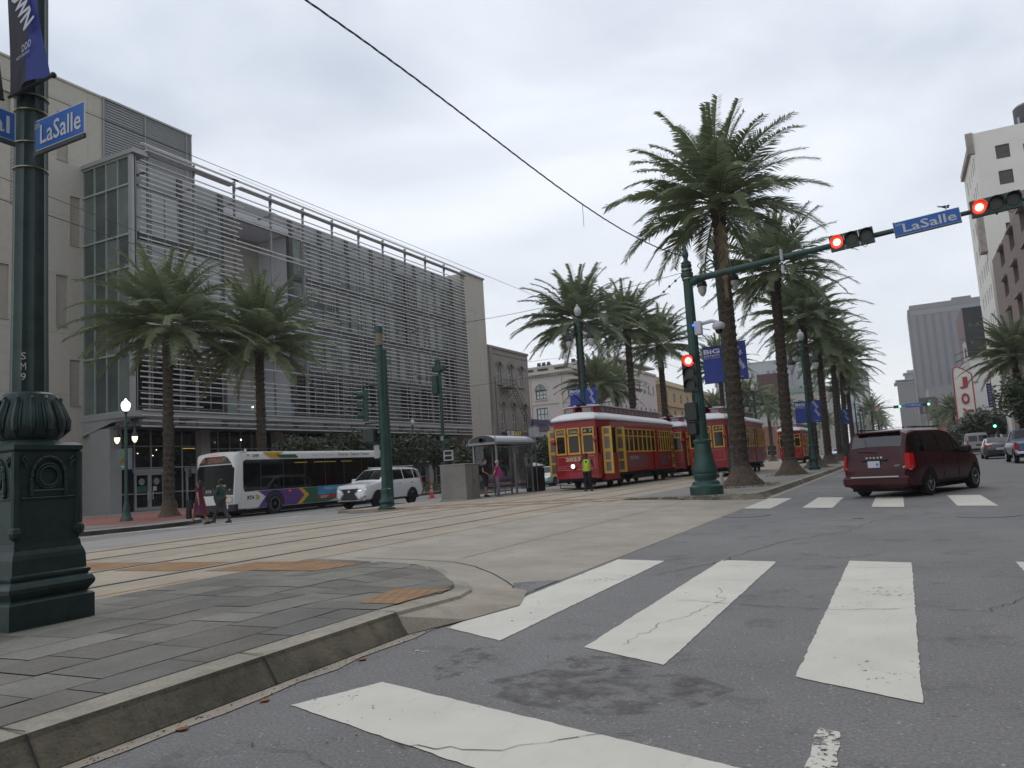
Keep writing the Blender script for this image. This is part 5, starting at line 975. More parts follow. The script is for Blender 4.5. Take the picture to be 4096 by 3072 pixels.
def street_sign(loc, rz, word, w, h, label, rot_in=0.):
    t = thing('street_sign', loc, label, 'street sign', rz, None); M_sb = mat('sign_blue', '2260b2', .45, .08, 2); M_sw = mat('sign_reflective', 'c3c8c6', .5, .06, 4)
    g = MB(); g.rbox(0, w, -.005, .005, 0, h, .004); g.build('white_plate', M_sw, t); g = MB(); g.rbox(.012, w-.012, -.0085, .0085, .012, h-.012, .003); g.build('blue_field', M_sb, t)
    g = MB(); g.rbox(0, w, -.014, .014, -.045, .0, .004); g.cyl((.02, 0, -.06), (.02, 0, h+.02), .012, n=6); g.build('bracket', mat('sign_bracket', '3d4344', .6), t)
    if word == 'LaSalle': txt('LaSalle', M_sw, t, (.14*w, -.0095, .17*h), (.80*w, 0, 0), (0, 0, .62*h), bold=.012); txt('200', M_sw, t, (.03*w, -.0095, .70*h), (.10*w, 0, 0), (0, 0, .16*h))
    else: txt(word, M_sw, t, (.08*w, -.0095, .2*h), (.84*w, 0, 0), (0, 0, .6*h), bold=.012)
    return t
street_sign((-7.31, 4.42, 4.71), 0., 'LaSalle', .78, .32, 'blue LaSalle street name sign on the big left pole'); street_sign((-7.42, 3.52, 4.80), R_(90), 'Canal', .78, .30, 'blue street sign cut by the left frame edge, ending in al')
# near banners: grey and blue cloth
def near_banner(loc, rz, w, sag, label, words=True):
    t = thing('banner', loc, label, 'banner', rz, 'banners on the big left pole'); h = 1.75; g = MB(); n = 16; m = 8
    P = lambda i, j: Vector((w*j/m + (.10*math.sin(i/n*3.1)*(1-2*j/m))*(1 if words else .3), -.05*math.sin(j/m*3.14*2+i*.25)-.03, -h*i/n - sag*(1-j/m if w > 0 else 0)*(i/n)**2))
    vs = [P(i, j) for i in range(n+1) for j in range(m+1)]
    for i in range(n):
        for j in range(m):
            g.cur = 0 if (j/m - .55 + .55*(n-i)/n*1.0 + (.1 if i > 11 else 0)) > .12 or i < 4 and j > 2 else 1
            g.add([vs[i*(m+1)+j], vs[i*(m+1)+j+1], vs[(i+1)*(m+1)+j+1], vs[(i+1)*(m+1)+j]], [(0, 1, 2, 3)])
    g.build('cloth', [M_bn, M_bng], t, smooth=True, fix=False)
    g = MB(); g.cyl((0, 0, -h-sag), (w*1.07, 0, -h), .016, n=6); g.ball((w*1.07, 0, -h), .03, 8, 6); g.build('bracket', M_blk, t)
    if words:
        c, s_ = math.cos(R_(-62)), math.sin(R_(-62)); txt('TOWN', M_bnw, t, (.24*w, -.125, -.74), Vector((c, 0, s_))*.62, Vector((-s_, 0, c))*.19, bold=.03)
        txt('DOWN', M_bnw, t, (.05*w, -.105, -.02), Vector((c, 0, s_))*.55, Vector((-s_, 0, c))*.17, bold=.02); txt('DDD', M_bnw, t, (.58*w, -.10, -h+.28), (.14, 0, .03), (0, 0, .07)); txt('NEW ORLEANS', M_bnw, t, (.45*w, -.10, -h+.22), (.2, 0, .03), (0, 0, .03))
    return t
near_banner((-7.50, 4.28, 7.05), 0., .66, .02, 'blue and grey banner with white TOWN lettering on the big left pole'); near_banner((-7.62, 4.30, 6.95), R_(-90), .62, -.1, 'dark banner at the left frame edge, mostly cut off', False)
# ================================================================ traffic mast with arm
def signal_head(parent, p, ax, lit, n=3, face=(0, -1, 0), r=.15, gap=.36, nm='signal_head', col='2c4a44', order=('red', 'amber', 'green')):
    """row of lenses along ax, facing `face`"""
    p = Vector(p); ax = Vector(ax); f = Vector(face); up = Vector((0, 0, 1)); s = ax.cross(f) if abs(ax.z) < .5 else f.cross(ax)
    H = r*1.38; g = MB(); L2 = gap*n/2
    def bx(a0, a1, b0, b1, c0, c1):
        g.hull([p+ax*a+s*b+f*c for a in (a0, a1) for b in (b0, b1) for c in (c0, c1)])
    for i in range(n): q = -L2+gap*i; bx(q+.004, q+gap-.004, -H, H, -.17, 0)
    hd = g.build(nm, mat('signal_'+col, col, .5, .15), parent); 
    for i in range(n):
        c = p + ax*(-L2+gap*(i+.5)); g = MB(); m = 12; seg = []
        u = ax if abs(ax.z) < .5 else s; w = up
        for k in range(-1, m-3):
            a0, a1 = math.pi*k/(m-4)+.0, math.pi*(k+1)/(m-4)
            for a in (a0,): pass
            q = [c + (u*math.cos(a)+w*math.sin(a))*r*1.08 for a in (a0, a1)]
            g.add([q[0], q[1], q[1]+f*.24, q[0]+f*.24], [(0, 1, 2, 3)])
        g.build('visor', mat('signal_'+col, col, .5, .15), hd, fix=False)
        g = MB(); g.prism([(r*math.cos(t*.5236), r*math.sin(t*.5236)) for t in range(12)], 0, .02, 'x'); V_ = g.v; g2 = MB(); g2.add([c + u*v.y + w*v.z + f*(.004+v.x) for v in V_], g.f)
        k = order[i]; on = (k == lit); cols = {'red': ('ff1a10', '3a0f0c'), 'amber': ('ffb020', '2f2410'), 'green': ('28f0a0', '14241f')}
        g2.build('lens', mat('lens_'+k+('_on' if on else '_off'), cols[k][0 if on else 1], .3, 0 if on else .1, emit=6. if on else 0), hd)
        if on and r > .1:
            g3 = MB(); g3.add([c + u*v.y*.62 + w*v.z*.62 + f*(.03+v.x) for v in V_], g.f); g3.build('lens', mat('lens_core_'+k, {'red': 'ffd8a0', 'green': 'd0ffe8', 'amber': 'fff0c0'}[k], .3, 0, emit=3.), hd)
    return hd
mx_, my_ = -5.72, 24.8
tm = thing('traffic_mast', (mx_, my_, .158), 'green traffic signal mast with a long arm over the right carriageway', 'traffic light')
g = MB(); g.lathe((0, 0, 0), [(.52, 0), (.52, .26), (.47, .29), (.43, .34), (.42, .40), (.34, .46), (.36, .54), (.38, .62), (.36, .66), (.40, .72), (.40, .80), (.34, 1.0), (.28, 1.3), (.25, 1.62), (.29, 1.67), (.29, 1.72), (.24, 1.76)], 28, 0); g.build('base', M_grn, tm, smooth=True)
g = MB(); g.lathe((0, 0, 0), [(.20, 1.74), (.175, 4.0), (.15, 7.0), (.145, 7.45)], 32, 1, .07); g.lathe((0, 0, 7.1), [(.2, 0), (.2, .14), (.16, .16)], 16); g.lathe((0, 0, 7.42), [(.17, 0), (.18, .08), (.15, .12), (.17, .16), (.08, .24), (.07, .3), (.11, .42), (.1, .5), (.05, .62), (.06, .7), (.02, .84)], 14); g.build('shaft', M_grn, tm, smooth=True)
g = MB(); g.lathe((0, 0, 7.3), [(.175, 0), (.18, .02), (.18, .05), (.175, .07)], 20); g.lathe((0, 0, 7.0), [(.175, 0), (.18, .02), (.18, .05), (.175, .07)], 20); g.build('steel_band', mat('band_steel', '8f8d78', .35, .2, 9, metal=.8), tm, smooth=True)
g = MB(); g.tube([(.1, 0, 6.98), (2, -.0, 7.12), (4.3, 0, 7.3), (6.5, 0, 7.46), (9.5, 0, 7.68)], [.115, .105, .09, .075, .06], 12); g.cyl((.1, 0, 6.9), (.35, 0, 7.0), .14, n=10); g.build('arm', M_grn, tm, smooth=True)
ax = Vector((1, 0, .075)).normalized()
signal_head(tm, (5.02, -.12, 7.38), ax, 'red', r=.17, gap=.41); signal_head(tm, (8.75, -.12, 7.66), ax, 'red', r=.17, gap=.41)
for x, z in ((5.02, 7.32), (8.75, 7.58)): g = MB(); g.cyl((x, 0, z-.2), (x, 0, z+.25), .03, n=6); g.tube([(x+.2, -.1, z-.14), (x+.35, -.1, z-.25), (x+.5, -.1, z-.1)], .01, 5); g.build('bracket', M_blk, tm)
signal_head(tm, (-.14, -.27, 3.90), (0, 0, -1), 'red', r=.17, gap=.40, col='222b2a')
g = MB(); g.cyl((-.1, -.12, 4.2), (0, 0, 4.2), .025, n=6); g.cyl((-.12, -.15, 3.0), (-.12, -.15, 3.2), .05, n=8); g.build('bracket', M_blk, tm)
g = MB(); g.rbox(-.38, .02, -.42, -.15, 2.35, 2.95, .04); g.build('pedestrian_signal', mat('ped_box', '1f2b2a', .5), tm)
g = MB(); g.rbox(-.34, -.04, -.40, -.15, 1.9, 2.3, .04); g.build('control_box', mat('ped_box', '1f2b2a', .5), tm)
g = MB(); g.cyl((3.0, -.12, 7.1), (3.0, -.12, 7.45), .045, n=8); g.cyl((3.0, -.1, 6.7), (3.0, -.1, 6.95), .05, n=8); g.build('sensor', mat('sensor_white', 'b9bcc0', .5), tm)
g = MB(); g.rbox(.14, .38, -.32, -.12, 5.1, 5.55, .03); g.tube([(.3, -.2, 5.45), (.7, -.2, 5.5), (.9, -.2, 5.42)], .06, 8); g.lathe((.9, -.2, 5.1), [(.14, .1), (.2, .16), (.2, .26), (.1, .34)], 14); g.build('camera_housing', mat('cctv_white', 'b9bcc2', .45, .05), tm, smooth=True)
g = MB(); g.ball((.9, -.2, 5.17), .12, 10, 7); g.build('camera_dome', mat('dome_dark', '16181a', .1), tm, smooth=True); g = MB(); g.ball((.13, -.35, 5.42), .035, 8, 6); g.build('status_light', mat('blue_led', '1a50ff', .4, 0, emit=5), tm)
g = MB(); g.rbox(.05, .42, -.30, -.1, 3.25, 3.45, .03); g.ball((.35, -.25, 3.32), .1, 8, 6); g.build('loudspeaker', mat('pale_speaker', '9fa2a2', .5), tm) if False else None
street_sign((.46, 24.72, 7.38), 0., 'LaSalle', 1.72, .42, 'large blue LaSalle street name sign hung on the mast arm').rotation_euler = (0, -.075, 0)
bd = thing('bird', (1.80, 24.72, 7.90), 'small dark and white bird perched on the arm street sign', 'bird')
g = MB(); g.tube([(-.17, 0, .13), (-.08, 0, .12), (.0, 0, .10), (.07, 0, .09), (.10, 0, .06)], [.008, .018, .045, .04, .015], 8); g.ball((.09, 0, .12), .03, 8, 6); g.hull([(.11, .008, .12), (.11, -.008, .12), (.15, 0, .11), (.11, 0, .105)]); g.tube([(-.02, 0, .1), (-.12, .02, .14), (-.2, 0, .17)], [.03, .015, .004], 6); g.tube([(.02, .01, .07), (.02, .01, 0)], .005, 4); g.tube([(.03, -.01, .07), (.03, -.01, 0)], .005, 4); g.build('body', mat('bird_dark', '25262b', .7), bd, smooth=True)
g = MB(); g.ball((.035, -.02, .085), (.04, .03, .03), 8, 5); g.build('white_breast', mat('bird_white', 'c4c4c4', .7), bd)
def far_mast(y, x0, label, lit, wx, zz=7.4, group='distant signal masts'):
    t = thing('traffic_mast', (x0, y, .15), label, 'traffic light', 0, group); g = MB(); g.lathe((0, 0, 0), [(.4, 0), (.3, .6), (.2, 1.4), (.14, 1.6), (.12, zz)], 10); g.build('shaft', M_grn, t); g = MB(); g.tube([(0, 0, zz-.3), (wx[-1]+.6, 0, zz+.1)], [.1, .06], 8); g.build('arm', M_grn, t)
    for x in wx: signal_head(t, (x, -.15, zz-.15+.05), (1, 0, .03), lit, r=.16)
    signal_head(t, (0, -.3, 3.6), (0, 0, -1), lit, r=.15); return t
far_mast(135, -5.6, 'distant signal mast with two green lights over the street', 'green', (5.5, 9.5)); far_mast(270, -5.6, 'farthest signal mast with tiny red lights', 'red', (6.1, 9.3), 7.0)
street_sign((1.05, 134.8, 7.2), 0, 'S Liberty', 2.3, .6, 'tiny blue street sign between the two distant green lights')
ts = thing('turn_sign', (-3.0, 134.8, 7.3), 'round no left turn sign on the distant signal arm', 'road sign'); g = MB(); g.prism([(.42*math.cos(a*.39), .42*math.sin(a*.39)) for a in range(16)], -.02, .02, 'y'); g.build('plate', mat('sign_pale', 'b9b9b9', .6), ts); g = MB(); g.tube([(.36*math.cos(a*.3927), -.03, .36*math.sin(a*.3927)) for a in range(17)], .05, 4, False); g.cyl((-.25, -.03, .25), (.25, -.03, -.25), .04, n=4); g.build('red_ring', mat('sign_red', 'a8403c', .6), ts)
rp = thing('traffic_pole', (9.3, 98, .15), 'green light on a short pole on the right pavement', 'traffic light'); g = MB(); g.cyl((0, 0, 0), (0, 0, 3.4), .08, n=8); g.build('pole', M_grn, rp); signal_head(rp, (-.2, -.2, 3.0), (0, 0, -1), 'green', r=.14)
ro = thing('traffic_pole', (4.4, 150, 0), 'small far red light above the minivan windscreen', 'traffic light'); g = MB(); g.cyl((0, 0, 0), (0, 0, 3.2), .08, n=8); g.build('pole', M_grn, ro); signal_head(ro, (0, -.2, 2.6), (0, 0, -1), 'red', r=.15)
# ---- the two poles in the middle of the crossing
mp1 = thing('signal_pole', (-17.7, 24.05, .15), 'green signal pole, front one of the pair beside the white car', 'traffic light')
g = MB(); g.lathe((0, 0, 0), [(.33, 0), (.33, .06), (.25, .1), (.23, .2), (.28, .28), (.26, .36), (.2, .46), (.19, .6), (.21, .7), (.2, .76), (.15, .8)], 18); g.build('base', M_grn, mp1, smooth=True); g = MB(); g.lathe((0, 0, 0), [(.15, .78), (.125, 6.3)], 24, 1, .08); g.build('shaft', M_grn, mp1, smooth=True); g = MB(); g.lathe((0, 0, 6.3), [(.15, 0), (.16, .05), (.16, .1), (.14, .12), (.14, .5)], 16); g.build('insulated_collar', mat('collar_ochre', '7c735a', .7, .2), mp1); g = MB(); g.lathe((0, 0, 6.8), [(.155, 0), (.16, .03), (.16, .26), (.1, .31)], 16); g.build('cap', M_grn, mp1)
f = Vector((-.75, -.66, 0)).normalized()
hd = signal_head(mp1, (-.62, -.35, 4.0), (0, 0, -1), None, face=tuple(f), r=.16, gap=.40)
g = MB(); g.cyl((0, 0, 4.75), (-.62, -.3, 4.75), .03, n=6); g.cyl((0, 0, 3.3), (-.62, -.3, 3.3), .03, n=6); g.cyl((-.62, -.3, 4.6), (-.62, -.3, 4.8), .05, n=6); g.build('bracket', M_blk, mp1)
g = MB(); g.rbox(-.7, -.15, -.4, -.1, 2.55, 3.1, .04); g.build('pedestrian_signal', mat('ped_box', '1f2b2a', .5), mp1); g = MB(); g.box(-.32, -.08, -.2, -.17, 1.95, 2.45); g.build('notice_plate', mat('plate_pale', '9fa09c', .6), mp1)
mp2 = thing('tram_wire_pole', (-19.62, 26.9, .15), 'thick green overhead wire pole behind the signal pole', 'pole')
g = MB(); g.lathe((0, 0, 0), [(.2, 0), (.14, 6.6)], 20); g.build('shaft', M_grn, mp2, smooth=True); g = MB(); g.lathe((0, 0, 6.6), [(.16, 0), (.16, .1), (.1, .2)], 16); g.build('cap', M_grn, mp2)
mp3 = thing('signal_pole', (-27.9, 44.7, .15), 'slim green signal pole on the far kerb beside the white car', 'traffic light')
g = MB(); g.lathe((0, 0, 0), [(.32, 0), (.3, .2), (.2, .3), (.24, .5), (.15, .9), (.12, 1.0)], 14); g.build('base', M_grn, mp3, smooth=True); g = MB(); g.lathe((0, 0, 0), [(.13, 1), (.1, 9.0)], 10); g.build('shaft', M_grn, mp3, smooth=True)
g = MB(); g.rbox(-.5, -.1, -.35, 0, 6.7, 8.0, .05); g.build('signal_back', mat('signal_2c4a44', '2c4a44', .5), mp3); g = MB(); g.rbox(-.2, .15, -.3, 0, 8.2, 9.1, .05); g.build('control_box', M_grn, mp3); g = MB(); g.rbox(-.55, .5, -.2, .2, 8.25, 8.7, .08); g.build('signal_head', M_grn, mp3); g = MB(); g.box(-.1, .1, -.14, -.11, 3.5, 3.8); g.build('notice_plate', mat('plate_pale', '9fa09c', .6), mp3)
sg2 = thing('one_way_sign', (-27.45, 44.5, .15), 'small black and white sign on the slim far signal pole', 'road sign'); g = MB(); g.box(-.35, .4, -.02, .02, 2.1, 2.8); g.build('plate', mat('plate_white', 'b9bab8', .6), sg2); g = MB(); g.box(-.25, .3, -.03, -.02, 2.5, 2.72); g.box(-.25, .3, -.03, -.02, 2.18, 2.4); g.build('black_panel', mat('plate_black', '1c1c1e', .6), sg2)
# ================================================================ overhead wires
M_wire = mat('wire', '2e2f31', .7, .1)
def wire(name, pts, r, label, twist=False, sag=0., group='overhead tram wires'):
    g = MB(); P = [Vector(p) for p in pts]
    if len(P) == 2 and sag: a, b = P; P = [a.lerp(b, i/12) - Vector((0, 0, sag*4*(i/12)*(1-i/12))) for i in range(13)]
    if twist:
        n = 220; Q = []
        tot = len(P)-1
        for s in (0, 1, 2):
            Q = []
            for i in range(n+1): q = i/n*tot; k = min(int(q), tot-1); p = P[k].lerp(P[k+1], q-k); a = i*.55+s*2.09; Q.append(p + Vector((math.cos(a)*r*.9, 0, math.sin(a)*r*.9)))
            g.tube(Q, r*.62, 5)
    else: g.tube(P, r, 5)
    return tag(g.build(name, M_wire), label, 'wire', group)
za = lambda s: (-4.409*s**4 + 2.188*s**3 + 5.078*s**2 - 2.621*s + 7.953) if s < .8 else 8.425 + (s-.8)*.9
wire('overhead_cable', [(-5.72-1.8*s, 24.8-20.3*s, za(s)) for s in [i/16 for i in range(18)]], .0125, 'thick twisted cable running from the mast top up to the left pole', True)
s_ = .3716; HX, HY, HZ = -5.72-1.8*s_, 24.8-20.3*s_, za(s_)
g = MB(); g.cyl((HX, HY, HZ), (HX, HY, HZ-.56), .006, n=4); tag(g.build('hanging_wire', M_wire), 'short loose wire end hanging from the thick twisted cable', 'wire')
wire('trolley_wire', [(-14.5, 2, 9.33), (-14.5, 31, 9.33), (-14.5, 120, 9.2)], .008, 'upper trolley wire crossing in front of the library roofline')
wire('trolley_wire', [(-10.4, 26, 6.3), (-10.4, 110, 6.2)], .008, 'trolley wire above the near tram track')
wire('span_wire', [(-19.35, 27.1, 7.6), (-5.72, 24.8, 7.45)], .009, 'span wire from the thick tram pole to the traffic mast', sag=.25); wire('span_wire', [(-17.0, 43.6, 7.3), (-44, 60, 9.4)], .012, 'span wire from the banner lamp to the library wall', sag=.3); wire('span_wire', [(-17.0, 43.6, 8.2), (-5.72, 24.8, 7.5)], .009, 'span wire with insulators from the banner lamp to the mast', sag=.3)
wire('span_wire', [(-19.35, 27.1, 7.5), (-15.85, 13.4, 7.15), (-14.5, 8.13, 6.94), (-13.9, 5.8, 6.9)], .010, 'dark span wire passing before the glazed library corner')
wire('span_wire', [(-19.35, 27.1, 7.62), (-16.1, 13.5, 7.55), (-14.3, 6.0, 7.5)], .007, 'thinner span wire just above the dark one by the library corner')
for k in range(5):
    a = Vector((-17.0, 43.6, 8.2)).lerp(Vector((-5.72, 24.8, 7.5)), .80+k*.035); a.z -= 1.2*(.80+k*.035)*(.20-k*.035)-.19+k*.025; g = MB(); g.ball((a.x, a.y, a.z-.19+k*.025), .05, 6, 5); tag(g.build('insulator', mat('insulator', '55565a', .5)), 'small knob insulator on the span wire, %s from the mast' % ('fifth', 'fourth', 'third', 'second', 'first')[k], 'insulator', 'insulators on the span wire')
# ================================================================ vehicles
M_tyre = mat('tyre', '1f1f20', .85, .2, 8); M_rim = mat('alloy', 'c6c8cb', .3, .1, 3, metal=.85); M_rimd = mat('alloy_dark', '2c2d30', .35, .15, 3, metal=.6); M_chr = mat('chrome', 'c9cbce', .15, .03, 2, metal=.95)
M_blkp = mat('black_plastic', '1b1c1e', .55, .15, 5); M_cg = mat('car_glass', '101315', .04, .2, .7, spec=.5); M_und = mat('underbody', '0e0e0f', .9, .2)
M_tl = mat('tail_lamp', 'a01216', .3, .15, 4, spec=.3, emit=.12); M_tlc = mat('lamp_clear', 'b9bcc0', .15, .1, 5, coat=.6); M_amb = mat('amber_lamp', 'c96a1a', .3, .1); M_hl = mat('headlight', 'c6cacd', .1, .1, 8, coat=.8)
M_hon = mat('headlamp_lit', 'fff6dc', .3, 0, emit=4.)
def wheel(parent, x, y, r, w, side, rm=M_rim, spokes=10, steer=0.):
    """tyre with rim and spokes; side = +1 when the outside faces +x"""
    g = MB(); g.M = Matrix.Translation((x, y, r)) @ Matrix.Rotation(steer, 4, 'Z') @ Matrix.Rotation(math.pi/2, 4, 'Y')
    g.lathe((0, 0, 0), [(r*.62, -w/2+.01), (r*.93, -w/2), (r, -w/2+.03), (r, w/2-.03), (r*.93, w/2), (r*.62, w/2-.01)], 26); o = g.build('wheel', M_tyre, parent, smooth=True)
    g = MB(); g.M = Matrix.Translation((x, y, r)) @ Matrix.Rotation(steer, 4, 'Z') @ Matrix.Rotation(math.pi/2*side, 4, 'Y')
    g.lathe((0, 0, 0), [(r*.64, w/2-.06), (r*.66, w/2+.004), (r*.60, w/2+.004), (r*.58, w/2-.05)], 24); g.lathe((0, 0, 0), [(r*.57, w/2-.07), (r*.02, w/2-.07)], 20)
    for k in range(spokes): a = k*2*math.pi/spokes; g.hull([(q*math.cos(a+s), q*math.sin(a+s), z) for q, sw in ((r*.1, .28), (r*.6, .17)) for s in (-sw, sw) for z in (w/2-.05, w/2-.01)])
    g.lathe((0, 0, 0), [(r*.13, w/2-.03), (r*.11, w/2+.006), (r*.02, w/2+.006)], 12); g.build('rim', rm, o, smooth=True); return o
def loft(mb, st, close=True):
    """st: list of (y, [(x,z)...half section from bottom centre up to top centre]) -> full symmetric body"""
    rings = []
    for y, h in st: rings.append([(x, y, z) for x, z in h] + [(-x, y, z) for x, z in reversed(h) if abs(x) > 1e-6])
    n = len(rings[0]); k = len(mb.v); vs = [p for r in rings for p in r]
    mb.add(vs, [(i*n+j, i*n+(j+1) % n, (i+1)*n+(j+1) % n, (i+1)*n+j) for i in range(len(rings)-1) for j in range(n)] + [tuple(range(n-1, -1, -1)), tuple(range((len(rings)-1)*n, len(rings)*n))])
def interp(T, y):
    for (a, p), (b, q) in zip(T[:-1], T[1:]):
        if a <= y <= b: t = (y-a)/(b-a) if b > a else 0; return p+(q-p)*t
    return T[0][1] if y < T[0][0] else T[-1][1]
def car(name, loc, rz, label, paint, top, belt, hw, L_, rw, wh, bot=.28, rimm=M_rim, tumble=.18, wx=None, gb=None, cat='car', pillars=(), group=None, roofw=None, spokes=10, rearwin=True):
    """y=0 nose .. y=L_ tail. top/belt/hw: tables over y. gb=(y0,y1,y2,y3): windscreen foot, roof front, roof rear, rear glass foot"""
    t = thing(name, loc, label, cat, rz, group); ys = sorted(set([0, .06, .18, .4] + [round(L_*i/22, 2) for i in range(1, 22)] + list(gb) + [L_-.25, L_-.08, L_]))
    st = []
    for y in ys:
        w = interp(hw, y); zt_ = interp(top, y); zb = min(interp(belt, y), zt_-.02); b0 = bot + (.12 if y < .1 or y > L_-.1 else 0)
        cab = max(0, zt_-zb); wt = w - cab*tumble*1.25 - (.10 if cab > .15 else .06)
        st.append((y, [(0, b0), (w*.82, b0), (w*.95, b0+.06), (w, b0+(zb-b0)*.35), (w*1.005, b0+(zb-b0)*.62), (w*.985, zb-.05), (w*.965, zb), ((w*.965+wt)/2+.01, zb+cab*.5), (wt+.02, zt_-.06 if cab > .15 else zt_-.015), (wt-.10, zt_-.012), (wt*.5, zt_+.012), (0, zt_+.018)]))
    g = MB(); loft(g, st); g.build('body', paint, t, smooth=True)
    # side glass
    y0, y1, y2, y3 = gb
    for s in (-1, 1):
        def gp(y, f):
            w = interp(hw, y); zt_ = interp(top, y); zb = min(interp(belt, y), zt_-.02); cab = zt_-zb; wt = w-cab*tumble*1.25-.10; x = (w*.965)*(1-f)+(wt+.02)*f + .004 + .01*4*f*(1-f)
            return (s*(x+.004), y, zb+(zt_-.06-zb)*f)
        edges = [y0+.12] + list(pillars) + [y3-.1]
        for a, b in zip(edges[:-1], edges[1:]):
            g = MB(); n = 5
            A = [a+.035+(b-a-.07)*i/n for i in range(n+1)]
            def hi(y): 
                return .88
            vs = []
            for y in A:
                cab = interp(top, y)-interp(belt, y); f1 = .9 if cab > .1 else .3; vs += [gp(y, .10), gp(y, .5), gp(y, f1)]
            g.add(vs, [(i*3+j, i*3+j+1, (i+1)*3+j+1, (i+1)*3+j) for i in range(n) for j in range(2)]); g.build('side_window', M_cg, t, smooth=True, fix=False)
    # windscreen and rear glass
    def glass(ya, yb, nm, inset=.1):
        g = MB(); n = 5; m = 6; vs = []
        for i in range(n+1):
            y = ya+(yb-ya)*i/n; w = interp(hw, y); zt_ = interp(top, y); zb = interp(belt, y); cab = max(0, zt_-zb); wt = w-cab*tumble*1.25-inset-.08
            for j in range(m+1): u = -1+2*j/m; vs.append((wt*u, y, zt_+.024-.03*abs(u)**3))
        g.add(vs, [(i*(m+1)+j, i*(m+1)+j+1, (i+1)*(m+1)+j+1, (i+1)*(m+1)+j) for i in range(n) for j in range(m)]); o = g.build(nm, M_cg, t, smooth=True, fix=False); o.location.z = .006; return o
    glass(y0+.08, y1-.06, 'windscreen')
    if rearwin: glass(y2+.05, y3-.06, 'rear_window')
    g = MB(); g.box(-interp(hw, L_/2)*.8, interp(hw, L_/2)*.8, .25, L_-.25, bot-.08, bot+.05); g.build('underbody', M_und, t)
    wx = wx or interp(hw, L_/2)-.11
    for y in wh:
        for s in (-1, 1):
            wheel(t, s*wx, y, rw, .22, s, rimm, spokes); g = MB(); n = 14; X = interp(hw, y)*1.005
            for i in range(n): a0, a1 = math.pi*i/n, math.pi*(i+1)/n; q = [(y+r*math.cos(a), rw+r*math.sin(a)) for a in (a0, a1) for r in (rw*.6, rw*1.17)]; g.hull([(x, *p) for p in q for x in (s*(X-.12), s*(X+.006))])
            g.build('wheel_arch', M_blkp if paint is not MATS.get('paint_maroon') else paint, t) if False else g.build('wheel_arch', M_und, t)
    return t
# ---- maroon minivan, seen from the rear right
M_mar = mat('paint_maroon', '3f0c16', .3, .1, 2, spec=.3, coat=.08, col2='2f0810')
LV = 5.15
mv = car('minivan', (0, 0, 0), 0, 'maroon minivan turning right just beyond the far crosswalk', M_mar,
    top=[(0, .62), (.1, .82), (.5, .95), (1.15, 1.06), (2.05, 1.66), (2.6, 1.735), (4.3, 1.735), (4.72, 1.66), (4.98, 1.20), (5.08, 1.02), (LV, .75)],
    belt=[(0, .6), (.5, .86), (1.15, 1.0), (2.2, 1.02), (4.6, 1.08), (LV, .8)], hw=[(0, .62), (.12, .82), (.5, .94), (1.2, .985), (4.2, 1.0), (4.8, .975), (5.05, .9), (LV, .8)], L_=LV, rw=.34, wh=(.98, 4.06), bot=.24, gb=(1.15, 2.05, 4.70, 4.99), pillars=(2.15, 3.15, 4.15), tumble=.16, cat='minivan', spokes=5)
for q_ in mv.children:
    if q_.name.startswith('rear_window'): q_.data.materials[0] = mat('rear_glass', '1d2124', .05, .5, 1.5, spec=.8, coat=.5)
for s in (-1, 1):
    g = MB(); g.hull([(s*x, y, z) for x, y, z in ((.89, 4.97, 1.12), (.80, 5.03, 1.12), (.955, 4.86, 1.12), (.93, 5.05, .72), (.81, 5.125, .73), (.99, 4.90, .75))]); g.build('tail_light', M_tl, mv)
    g = MB(); g.hull([(s*x, y, z) for x, y, z in ((.95, 4.99, .80), (.77, 5.145, .80), (.77, 5.15, .70), (.95, 5.0, .70))]); g.build('reverse_light', M_tlc, mv)
    g = MB(); g.rbox(min(s*.98, s*1.2), max(s*.98, s*1.2), 1.55, 1.72, 1.02, 1.22, .04); g.build('mirror', M_blkp, mv)
g = MB(); g.box(-.66, .66, 5.19, 5.215, .53, .565); g.build('chrome_strip', M_chr, mv); g = MB(); g.rbox(-.93, .93, 4.95, 5.2, .3, .56, .06); g.build('bumper', M_mar, mv)
for s in (-1, 1):
    for y_ in (2.1, 3.15, 4.2): g = MB(); X_ = interp([(0, .62), (.12, .82), (.5, .94), (1.2, .985), (4.2, 1.0), (4.8, .975)], y_)*1.006; g.box(*sorted((s*(X_-.01), s*(X_+.001))), y_-.006, y_+.006, .42, .98); g.build('door_gap', M_und, mv)
    for y_ in (2.25, 3.3): g = MB(); g.rbox(*sorted((s*.99, s*1.02)), y_, y_+.2, .90, .93, .01); g.build('door_handle', M_mar, mv)
    g = MB(); g.box(*sorted((s*.995, s*1.012)), .98+.5, 3.5, .30, .34); g.build('sill_strip', M_und, mv)
g = MB(); g.rbox(-.17, .17, 5.13, 5.165, .78, .95, .01); g.build('number_plate', mat('plate_pale2', 'b9bdc6', .5, .05), mv); g = MB(); g.prism([(-.10+.035*math.cos(a), .865+.035*math.sin(a)) for a in [i*.7 for i in range(9)]], 5.166, 5.17, 'y'); g.build('plate_emblem', mat('plate_blue', '4a78b8', .5), mv)
g = MB(); g.rbox(-.36, .36, 5.10, 5.14, .955, 1.0, .01); g.build('handle_recess', M_blkp, mv); g = MB(); g.tube([(-.05, 5.03, 1.17), (.3, 5.02, 1.2), (.5, 5.01, 1.22)], .012, 5); g.build('wiper', M_blkp, mv)
for i, c in enumerate('DODGE'): txt(c, M_chr, mv, (.21-i*.1, 5.125, 1.02), (-.055, 0, 0), (0, -.005, .035), th=.006)
txt('SXT', M_chr, mv, (-.55, 5.135, .80), (-.14, 0, 0), (0, 0, .04), th=.006)
